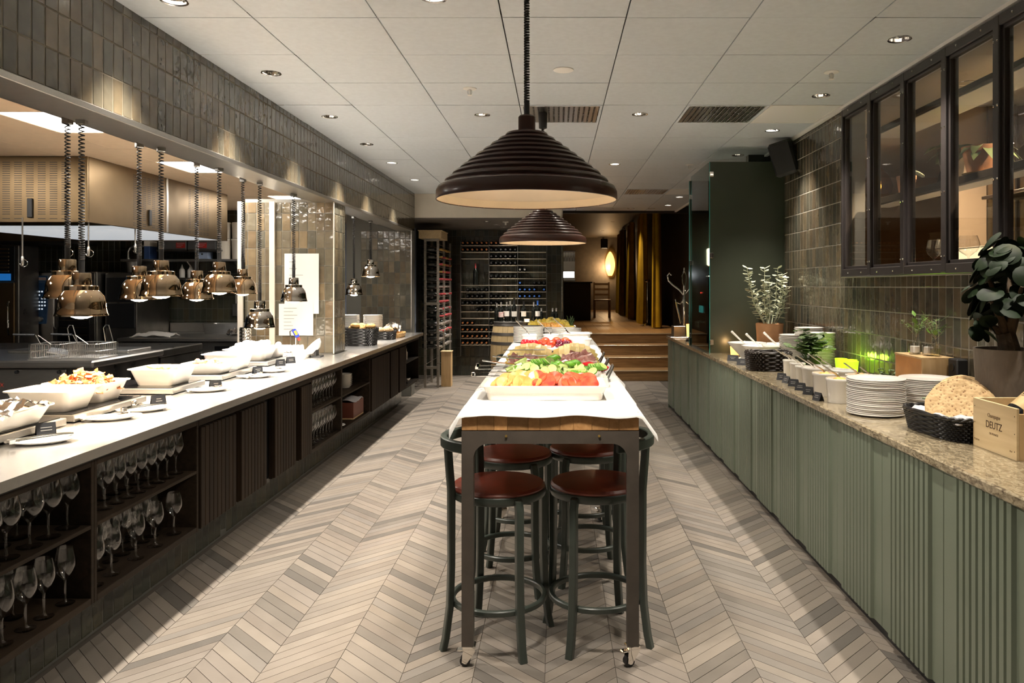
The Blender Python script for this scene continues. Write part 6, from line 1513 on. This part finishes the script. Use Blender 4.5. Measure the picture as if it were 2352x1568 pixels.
for k,(x,y) in enumerate([(1.49,5.08),(1.475,4.92),(1.47,4.76),(1.455,4.58),(1.445,4.40),(1.42,4.17)]):
    card((x,y,GT),-.75-(.5 if k in(1,5) else 0),'black menu card before the front row of bowls, %s from the wicker basket'%ORD[k],.06,.045,2,'black menu cards on the granite')
wicker_basket('wicker_basket','empty brown wicker basket beside the herb plant','basket',(1.565,5.68,GT),.0,.28,.20,.135,M_wick,1.1,9,30,wav=1.8)
# conical bowls on stands, cards
cone=MB().lathe([(.001,.02),(.05,.022),(.16,.14),(.162,.146),(.156,.146),(.05,.035),(.001,.03)],40).mesh('bowl',M_porc); cst=MB().lathe([(.001,0),(.09,0),(.092,.008),(.05,.02),(.05,.03)],28).mesh('stand',M_porc)
M_yog=mat('yoghurt',(.86,.84,.79),.3)
for k,(x,y,l) in enumerate([(1.60,6.45,'wide white conical bowl of yoghurt beside the green screen'),(1.64,6.12,'wide white conical bowl of yoghurt behind the brown basket'),(1.83,6.30,'wide white conical bowl before the terracotta pot')]):
    q=thing('conical_bowl',l,'bowl',(x,y,GT),0,'conical bowls'); link('stand',cst,q); link('bowl',cone,q); MB().lathe([(.001,.118),(.135,.118)],32).build('yoghurt',M_yog,q)
    tag(MB().tube([(.02,0,.10),(-.06,-.01,.17),(-.13,-.02,.235)],[.006,.007,.010],8).blob((-.13,-.02,.235),.011,.011,.011,8,6).build('ladle',M_porc,None,(x,y,GT)),'white ladle handle leaning out of the '+l[5:],'ladle')
for k,(x,y) in enumerate([(1.46,6.35),(1.46,6.02)]): card((x,y,GT),-.5,['black menu card beside the green screen','black menu card beside the brown wicker basket'][k],.09,.05,2,'black menu cards by the yoghurt')
q=thing('tealight','small glowing orange candle glass at the foot of the green screen','candle glass',(1.60,6.90,GT)); MB().lathe([(.001,0),(.035,0),(.04,.075),(.038,.075),(.033,.005),(.001,.004)],20).build('glass',mat('amber_candle',(.85,.48,.15),.3,emit=(1,.5,.12),es=1.2),q); lamp('POINT','candle',q,(0,0,.1),.5,(1,.6,.25),.02)
# terracotta pot with pale plant
t=thing('potted_shrub','terracotta pot with a pale silvery shrub before the green screen','potted plant',(1.865,6.72,GT)); MB().lathe([(.001,0),(.105,0),(.112,.2),(.119,.29),(.113,.295),(.108,.26),(.001,.25)],32).build('pot',M_terra,t); MB().lathe([(.001,.255),(.108,.257)],20).build('soil',M_soil,t)
R=random.Random(3); stm=MB(); pts=[]
for k in range(11):
    a=R.uniform(0,6.28); sp=R.uniform(.08,.24); h=R.uniform(.25,.52); p0=Vector((cos(a)*.03,sin(a)*.03,.25)); p2=Vector((min(.15,cos(a)*sp),sin(a)*sp*.8,.29+h)); p1=p0.lerp(p2,.5)+Vector((cos(a)*.03,sin(a)*.03,-.02)); stm.tube([p0,p1,p2],[.006,.004,.002],5); pts.append((p0,p1,p2))
stm.build('stems',M_leaf_p,t)
lf=MB(); lf.loft([[(x,-w,0),(x,0,.003),(x,w,0),(x,0,-.001)] for x,w in ((0,.002),(.013,.012),(.030,.0155),(.046,.010),(.054,.001))],True,True); LFM=lf.mesh('leaf',M_leaf_p)
for (p0,p1,p2) in pts:
    for j in range(13):
        u=.3+.7*j/12; p=p0.lerp(p1,u*2) if u<.5 else p1.lerp(p2,u*2-1)
        for s in (0,1): link('leaf',LFM,t,p,(R.uniform(-.4,.4),R.uniform(-.6,.2),j*1.5+s*pi+R.uniform(-.3,.3)))
# green screens with glass clips
t=thing('green_screen','tall dark green glass screen standing on the granite','screen',(0,7.10,0)); MB().cbox(1.418,2.118,-.006,.006,GT,2.665,.001).build('panel',M_green_dk,t); MB().box(1.413,1.4175,-.006,.006,GT,2.665).build('glass_edge',M_gedge,t)
for z in (1.0,1.80,2.55): MB().cbox(1.415,1.452,-.016,.016,z-.025,z+.025,.004).build('clip',M_chrome,t)
t=thing('glass_side_screen','clear glass side screen linking the two green screens','screen',(1.41,7.1,0)); MB().box(-.003,.003,.02,.95,GT,2.66).build('pane',M_pane_g,t,smooth=False)
t=thing('green_screen','farther dark screen with clips behind the first','screen',(0,8.07,0)); MB().cbox(1.40,2.118,-.006,.006,GT,2.62,.001).build('panel',M_green_dk,t); MB().box(1.394,1.3995,-.006,.006,GT,2.62).build('glass_edge',M_gedge,t)
for z in (1.0,1.76,2.45): MB().cbox(1.396,1.432,-.016,.016,z-.025,z+.025,.004).build('clip',M_chrome,t)
t=thing('coffee_machine','black drinks machine with a red light between the green screens','coffee machine',(1.62,7.75,GT)); MB().cbox(-.16,.2,-.2,.2,0,.72,.01).build('body',M_blackg,t); MB().cbox(-.165,-.16,-.1,.1,.35,.42,.002).build('display',emis('machine_cyan',(.1,.6,.6),.6),t); MB().blob((-.162,0,.55),.008,.008,.008,8,6).build('led',emis('led_red',(1,.05,.03),4),t)
for i in range(4): MB().tube([(-.16,-.12+.07*i,.26),(-.2,-.12+.07*i,.25),(-.2,-.12+.07*i,.2)],.01,8).build('spout',M_chrome,t)
t=thing('sconce_reflection','white glowing shape added for a wall lamp reflection between the green screens','wall lamp',(1.60,8.03,1.82)); MB().lathe([(.02,-.09),(.03,-.08),(.032,.08),(.02,.09)],16).build('shade',emis('sconce_reflection_white',(1,.82,.6),6),t); MB().cbox(-.02,.02,0,.03,-.1,-.08,.003).build('bracket',M_cap_y,t)  # solid glowing shape added where a wall lamp is only reflected
t=thing('candle_lantern','glowing amber candle glass on a dark foot at the counter end','candle glass',(1.50,8.6,GT)); MB().lathe([(.001,.05),(.04,.05),(.048,.19),(.045,.19),(.001,.055)],20).build('glass',mat('amber_candle2',(.9,.45,.15),.3,emit=(1,.42,.1),es=1.6),t); MB().lathe([(.001,0),(.05,0),(.05,.02),(.02,.04),(.035,.05)],18).build('foot',M_black,t); lamp('POINT','candle',t,(0,0,.24),.6,(1,.6,.25),.02)
t=thing('napkin_box','dark square box at the far counter end','box',(1.46,9.2,GT)); MB().cbox(-.07,.07,-.09,.09,.012,.14,.004).build('box',M_steel_dark,t); MB().cbox(-.11,.11,-.12,.12,0,.012,.003).build('tray',M_steel,t)
# chrome ornamental tap stand
t=thing('chrome_stand','ornate chrome stand with curling arms at the far counter end','chrome stand',(1.56,9.38,GT)); MB().lathe([(.001,0),(.07,0),(.07,.02),(.02,.05),(.016,.3),(.022,.42),(.016,.5),(.014,.62)],18).build('column',M_chrome,t)
MB().blob((0,0,.82),.012,.012,.02,8,6).tube([(0,0,.6),(.02,0,.66),(.025,0,.74),(.0,0,.81)],.007,7).tube([(0,0,.6),(-.02,0,.66),(-.025,0,.74),(0,0,.81)],.007,7).build('finial',M_chrome,t)
for s in (-1,1):
    MB().tube([(0,0,.5),(s*.06,0,.57),(s*.14,0,.63),(s*.19,0,.68),(s*.205,0,.74),(s*.18,0,.77),(s*.155,0,.75)],.010,8).build('arm',M_chrome,t)
    MB().tube([(0,0,.45),(s*.05,0,.40),(s*.1,0,.42),(s*.11,0,.46)],.008,8).build('scroll',M_chrome,t)
MB().tube([(-.1,0,.42),(-.04,-.02,.16)],.012,8).tube([(.05,-.02,.3),(.09,-.02,.02)],.014,8).build('lever',M_chrome,t)
# loudspeaker on the wall
t=thing('loudspeaker','black loudspeaker tilted on the tiled wall near the ceiling','loudspeaker',(2.0,6.75,2.64)); b=MB().cbox(-.10,.10,-.075,.075,-.15,.15,.02).build('cabinet',M_black,t,None,(.15,-.25,-.5)); MB().cbox(-.085,.085,-.083,-.075,-.13,.13,.01).build('grille',mat('speaker_cloth',(.02,.02,.02),.9),b)
MB().tube([(.03,.03,.0),(.07,.06,.08),(.083,.06,.14)],.012,8).build('bracket',M_black,t)

# ================================================================== wine alcove
t=thing('wine_rack','tall metal wine rack of posts beside the serving counter end','wine rack',(0,0,0))
RX0,RX1=-1.955,-1.765
for y in (11.45,12.05,12.75):
    for x in (RX0,RX1): MB().cbox(x-.0175,x+.0175,y-.012,y+.012,0,2.22,.002).build('post',M_post,t)
hole=MB().cyl((0,0,0),.006,-.0135,-.0122,8,axis='y').mesh('hole',M_black)
for x in (RX0,RX1):
    for i in range(18): link('hole',hole,t,(x,11.45,.25+.112*i))
for z in (2.2,1.25,.3): MB().cbox(RX0,RX1,11.44,11.462,z-.02,z+.02,.002).build('cross_bar',M_post,t)
shz=[.34+.112*i for i in range(17)]
for i,z in enumerate(shz):
    if i==1 : continue
    for x in (RX0,RX1): MB().cbox(x-.004,x+.004,11.46,12.76,z,z+.006,.001).build('rail',M_rail,t)
caps={4:'rw',5:'w',6:'r',7:'rw',8:'rw',9:'rw',10:'w',11:'r',12:'ry',13:'ry',14:'ry',15:'y',16:'y',2:'w',3:'w'}
cnt=0
for i in range(2,16):
    for j in range(7):
        y=11.56+.17*j+random.uniform(-.01,.01)
        if random.random()<.14: continue
        c=random.choice(caps.get(i,'r'))
        bottle((RX0-.06,y,shz[i]+.045),Euler((0,pi/2,0)),BT[c],'bottle with %s capsule, %s tier from the floor, %s along the metal rack'%({'r':'pink','w':'silver','y':'gold'}[c],nth(i-1),nth(j+1)),'bottles in the metal rack, '+c)
t=thing('pine_box','long pale pine box on top of the metal wine rack','box',(-1.89,11.75,2.222)); MB().cbox(-.16,.18,-.32,.3,0,.11,.003).build('box',M_pine,t); MB().cbox(-.17,.19,-.33,.31,.11,.125,.003).build('lid',M_pine,t)
t=thing('pine_block','upright pine wine box standing in the metal rack foot','box',(-1.685,11.62,0)); MB().cbox(-.05,.10,-.06,.1,0,.52,.003).build('box',M_pine2,t); MB().cbox(-.06,.11,-.07,.11,.52,.535,.003).build('lid',M_pine,t)
# back rack
t=thing('wine_shelves','wall of thin metal wine shelves at the back of the alcove','wine rack',(0,0,0))
YB=12.78; f_=1765/YB
def zrow(i): return CH+(655-(563.5+15.27*i))/f_
XA=[(x-1278)/f_ for x in (1057.8,1123,1188.7,1255)]
for x in XA: MB().cbox(x-.004,x+.004,YB-.004,YB+.24,.35,2.25,.001).build('upright',M_steel_dark,t)
skipped={(2,0):0,(3,0):1,(4,0):1,(5,0):1}
for i in range(16):
    for c in range(3):
        if c==0 and i in (3,4,5): continue
        if c==2 and i in (0,12,13,14,15,11): continue
        MB().cbox(XA[c]+.004,XA[c+1]-.004,YB-.006,YB+.03,zrow(i)-.004,zrow(i)+.004,.001).build('shelf_bar',M_rail,t)
        MB().cbox(XA[c]+.004,XA[c+1]-.004,YB+.2,YB+.215,zrow(i)-.004,zrow(i)+.004,.001).build('rear_bar',M_rail,t)
LAY={0:('oooooo','oooooo',''),1:('oooooo','kkkkkk',''),2:('','kkkkkk',''),3:('','kkkkkk',''),4:('','','ww____'),5:('','kkkkkk',''),6:('','','b__kkk'),7:('_kkkkk','','bbbb_b'),8:('_kkkk','kkkk__','bbbbb_'),9:('kkkkkk','kkk___',''),10:('___kk_','k_____',''),12:('ooo___','k_____',''),13:('oooooo','k_____',''),14:('oooooo','k_____',''),15:('oooooo','k_____','')}
CN={'o':'copper','k':'black','w':'silver','b':'blue'}; RN=['top','upper','middle','lower']
for i,cols in LAY.items():
    for c,sx in enumerate(cols):
        for k,ch in enumerate(sx):
            if ch=='_': continue
            w=(XA[c+1]-XA[c])/6
            bottle((XA[c]+(k+.5)*w,YB+.27,zrow(i)+.042),Euler((pi/2,0,0)),BT[ch],'%s %s capped bottle, %s row from the top, %s wine shelves'%(nth(k+1),CN[ch],nth(i+1),['kitchen side','centre','window side'][c]),'back shelf bottles %s %d'%(ch,c))
for (dx,me,l) in [(.0,BT['r'],'dark bottle with red cap standing in the open bay of the wine shelves')]:
    bottle((XA[0]+.24+dx,YB+.08,zrow(6)+.005),None,bottle_mesh(0,.36,.042,M_cap_r),l,'standing shelf bottle',lab=None)
for k,dx in enumerate((.1,.37)):
    put_glass(G_tall,XA[0]+dx,YB+.1,zrow(6)+.005,'tall glass %s the standing bottle in the wine shelves'%('on the kitchen side of','on the window side of')[k],'glasses in the wine shelves')
# barrel
t=thing('wine_barrel','pale oak wine barrel with dark hoops carrying bottles','barrel',(-.69,11.9,0)); ns=22
for i in range(ns):
    a0=2*pi*i/ns+.004; a1=2*pi*(i+1)/ns-.004; rings=[]
    for k in range(11):
        z=.95*k/10; r=.275+.055*(1-((k-5)/5)**2); rings.append([(r*cos(a0),r*sin(a0),z),(r*cos((a0+a1)/2)*1.004,r*sin((a0+a1)/2)*1.004,z),(r*cos(a1),r*sin(a1),z),((r-.02)*cos(a1),(r-.02)*sin(a1),z),((r-.02)*cos(a0),(r-.02)*sin(a0),z)])
    MB().loft(rings,True,True).build('stave',M_barrel,t)
for z,h in ((.0,.05),(.2,.045),(.33,.045),(.62,.045),(.76,.045),(.905,.05)):
    q=lambda z_:.275+.055*(1-((z_/.95*10-5)/5)**2)+.004
    MB().lathe([(q(z),z),(q(z+h),z+h)],40).lathe([(q(z)-.004,z),(q(z),z)],40).lathe([(q(z+h),z+h),(q(z+h)-.004,z+h)],40).build('hoop',M_hoop,t)
MB().lathe([(.001,.93),(.272,.93)],32).build('head',M_barrel,t); MB().lathe([(.279,.945),(.283,.95),(.283,.965),(.001,.966)],40).build('dark_top',M_hoop,t)
bb=[(1141,'w',None,.28),(1151,'w','p',.30),(1164,'w','l',.30),(1181,'k','l',.36),(1203,'k','l',.31),(1235,'b','l',.32),(1226,'w',None,.30),(1172,'w',None,.31)]
for k,(x,c,lb,h) in enumerate(bb):
    yy=11.78+.05*(k%3)+(.12 if lb is None else 0); me=bottle_mesh(0,h,.0375,{'w':M_cap_w,'k':M_cap_k,'b':M_cap_b}[c])
    xx=(x-1278)*yy/1765
    bottle((xx,yy,.967),None,me,['bottle at the kitchen side edge of the barrel','bottle with pink label on the barrel','bottle with white label beside the pink labelled one','tallest bottle with pale label on the barrel','dark bottle with pale label beside the tallest one','bottle with blue cap at the window side edge of the barrel','bottle with silver cap behind the blue capped one','bottle behind the white labelled one on the barrel'][k],'bottles on the barrel',lab={'p':lblp,'l':lbl}.get(lb) if lb else None)
t=thing('wine_cooler','steel wine cooler behind the barrel bottles','wine cooler',(-.66,12.0,.967)); MB().lathe([(.001,0),(.08,0),(.095,.24),(.1,.245),(.09,.245),(.001,.02)],28).build('bucket',M_steel,t)
t=thing('candle_tumbler','small glowing candle on the barrel among the bottles','candle',(-.45,11.72,.967)); MB().lathe([(.001,0),(.035,0),(.04,.045),(.037,.045),(.001,.01)],18).build('glass',mat('barrel_candle',(.9,.7,.4),.3,emit=(1,.7,.35),es=1.5),t)
t=thing('side_table','dark narrow table behind the fruit platter','table',(-.1,12.3,0)); MB().cbox(-.22,.18,-.15,.15,.88,.92,.004).build('top',M_dk,t)
for sx in (-.2,.16):
    for sy in (-.13,.13): MB().cbox(sx-.015,sx+.015,sy-.015,sy+.015,0,.88,.002).build('leg',M_dk,t)
for k,x in enumerate((-.24,-.06,-.0)): bottle((x,12.3,.921),None,bottle_mesh(0,.24,.03,M_cap_w),['short bottle standing alone on the dark narrow table','short bottle beside the brass pole','second short bottle beside the brass pole'][k],'bottles on the narrow table')
t=thing('metal_pole','thin polished pole between the wine alcove and the stairs','pole',(.095,12.95,0)); MB().cyl((0,0,0),.016,0,2.8,14).build('pole',M_chrome,t); MB().lathe([(.016,0),(.05,.0),(.05,.012),(.016,.03)],16).build('base',M_chrome,t)
# hanging glasses, bar, chair, sconce, curtain, poles in the lounge
t=thing('bar_counter','black bar counter in the dim lounge','bar',(.52,19.2,.658)); MB().cbox(-.34,.33,-.2,1.6,0,.92,.01).build('body',M_dk,t); MB().cbox(-.36,.37,-.22,1.62,.92,.955,.006).build('top',M_black,t)
t=thing('glass_rack','mirrored rack of hanging glasses beside the metal pole','glass rack',(.27,15.6,0)); MB().cbox(-.17,.11,0,.02,1.62,2.22,.002).build('mirror',M_chrome,t); MB().cbox(-.18,.12,-.2,.02,2.2,2.22,.003).build('shelf',M_steel_dark,t); MB().cbox(-.18,.12,-.2,.02,1.60,1.62,.003).build('shelf',M_steel_dark,t); MB().box(-.15,.09,-.01,-.004,1.68,1.80).build('light_bar',emis('rack_light',(.9,.95,1),5),t)
hg=MB().lathe([(.03,0),(.03,.004),(.003,.012),(.003,.07),(.02,.1),(.032,.14),(.027,.19)],14).mesh('hanging_glass',M_glass)
for k in range(5): tag(link('hanging_glass',hg,None,(.13+.055*k,15.5,2.2),(pi,0,0)),'%s upside down glass in the mirrored rack, counted from the pole'%ORD[k],'glass','hanging glasses')
t=thing('lounge_chair','dim wooden chair beside the bar counter','chair',(1.22,20.6,.658)); 
for sx in (-.2,.2):
    for sy in (-.2,.2): MB().cbox(sx-.02,sx+.02,sy-.02,sy+.02,0,.45 if sy<0 else .95,.004).build('leg',M_step,t)
MB().cbox(-.22,.22,-.22,.22,.45,.49,.006).build('seat',M_step,t)
for z in (.62,.76,.9): MB().cbox(-.2,.2,.19,.215,z-.03,z+.03,.004).build('back_slat',M_step,t)
t=thing('leaf_sconce','glowing golden leaf shaped wall lamp in the lounge','wall lamp',(1.88,26.9,2.28)); m=MB(); rings=[]
for k in range(15):
    q=k/14; z=-.42+.84*q; w=.17*sin(pi*min(1,q*.9+.08))**.7; rings.append([(-w,0,z),(0,-.09*sin(pi*q)-.01,z),(w,0,z),(0,.0,z)])
m.loft(rings,True,True).build('shade',mat('golden_shade',(.7,.35,.06),.4,emit=(1,.5,.1),es=1.8),t); MB().cbox(-.03,.03,0,.1,-.05,.05,.004).build('mount',M_cap_y,t); lamp('POINT','glow',t,(-.15,-.2,-.15),14,(1,.72,.42),.08)
t=thing('small_speaker','small black loudspeaker on the lounge wall','loudspeaker',(1.66,26.7,2.97)); MB().cbox(-.12,.12,-.1,.1,-.17,.17,.02).build('cabinet',M_black,t); MB().tube([(0,.05,0),(0,.3,.02)],.02,8).build('bracket',M_black,t)
def curtain(x0,y0,x1,y1,z0,z1,label,folds,amp,seed,name='velvet_curtain',nz=12):
    t=thing(name,label,'curtain',(0,0,0),0,'velvet curtains'); d=Vector((x1-x0,y1-y0,0)); nrm=Vector((-d.y,d.x,0)).normalized(); n=folds*10; rings=[]
    for k in range(nz+1):
        q=k/nz; z=z0+(z1-z0)*q; R=[]
        for i in range(n+1):
            s=i/n; a=amp*(1.3-.5*q)*(sin(s*folds*2*pi)+.4*sin(s*folds*4.3*pi+seed)+.3*mnoise.noise(Vector((s*9,q*1.5,seed)))); p=Vector((x0,y0,0))+d*s+nrm*a; R.append((p.x,p.y,z))
        rings.append(R)
    MB().loft(rings,closed=False).build('drape',M_velvet,t,None,None,True,180)
    MB().tube([(x0,y0,z1+.03),(x1,y1,z1+.03)],.02,8).build('rod',M_black,t)
curtain(1.95,15.3,2.13,15.9,.68,3.1,'golden velvet curtain nearest the stairs',4,.06,1)
curtain(1.93,16.9,2.02,18.6,.67,3.12,'golden velvet curtain in the middle of the lounge side',8,.07,2)
curtain(1.93,19.4,2.02,21.2,.67,3.12,'golden velvet curtain past the middle of the lounge side',8,.07,5)
curtain(1.95,22.0,2.0,24.6,.66,3.12,'golden velvet curtain farthest into the lounge',9,.07,3)
t=thing('rope_stand','chrome rope stand between the velvet curtains','rope stand',(1.93,16.3,.658)); MB().cyl((0,0,0),.02,0,.95,12).build('post',M_chrome,t); MB().lathe([(.001,0),(.15,0),(.15,.02),(.03,.06),(.02,.08)],20).build('base',M_chrome,t); MB().lathe([(.02,.93),(.06,.95),(.05,.99),(.001,1.0)],16).build('cap',M_chrome,t)
for k,(x,y,p) in enumerate([(1.45,14.7,150),(1.5,17.2,80),(1.5,20.3,25),(1.4,23.5,20)]): downlight(x,y,3.2,'recessed lounge spotlight, %s from the stairs'%ORD[k],p,'lounge spotlights',radians(80),color=WARM2)
for k in range(3): downlight(.9+.35*k,12.9,ZC,'stair spotlight above the steps, %s from the metal pole'%ORD[k],18,'stair spotlights',radians(90))
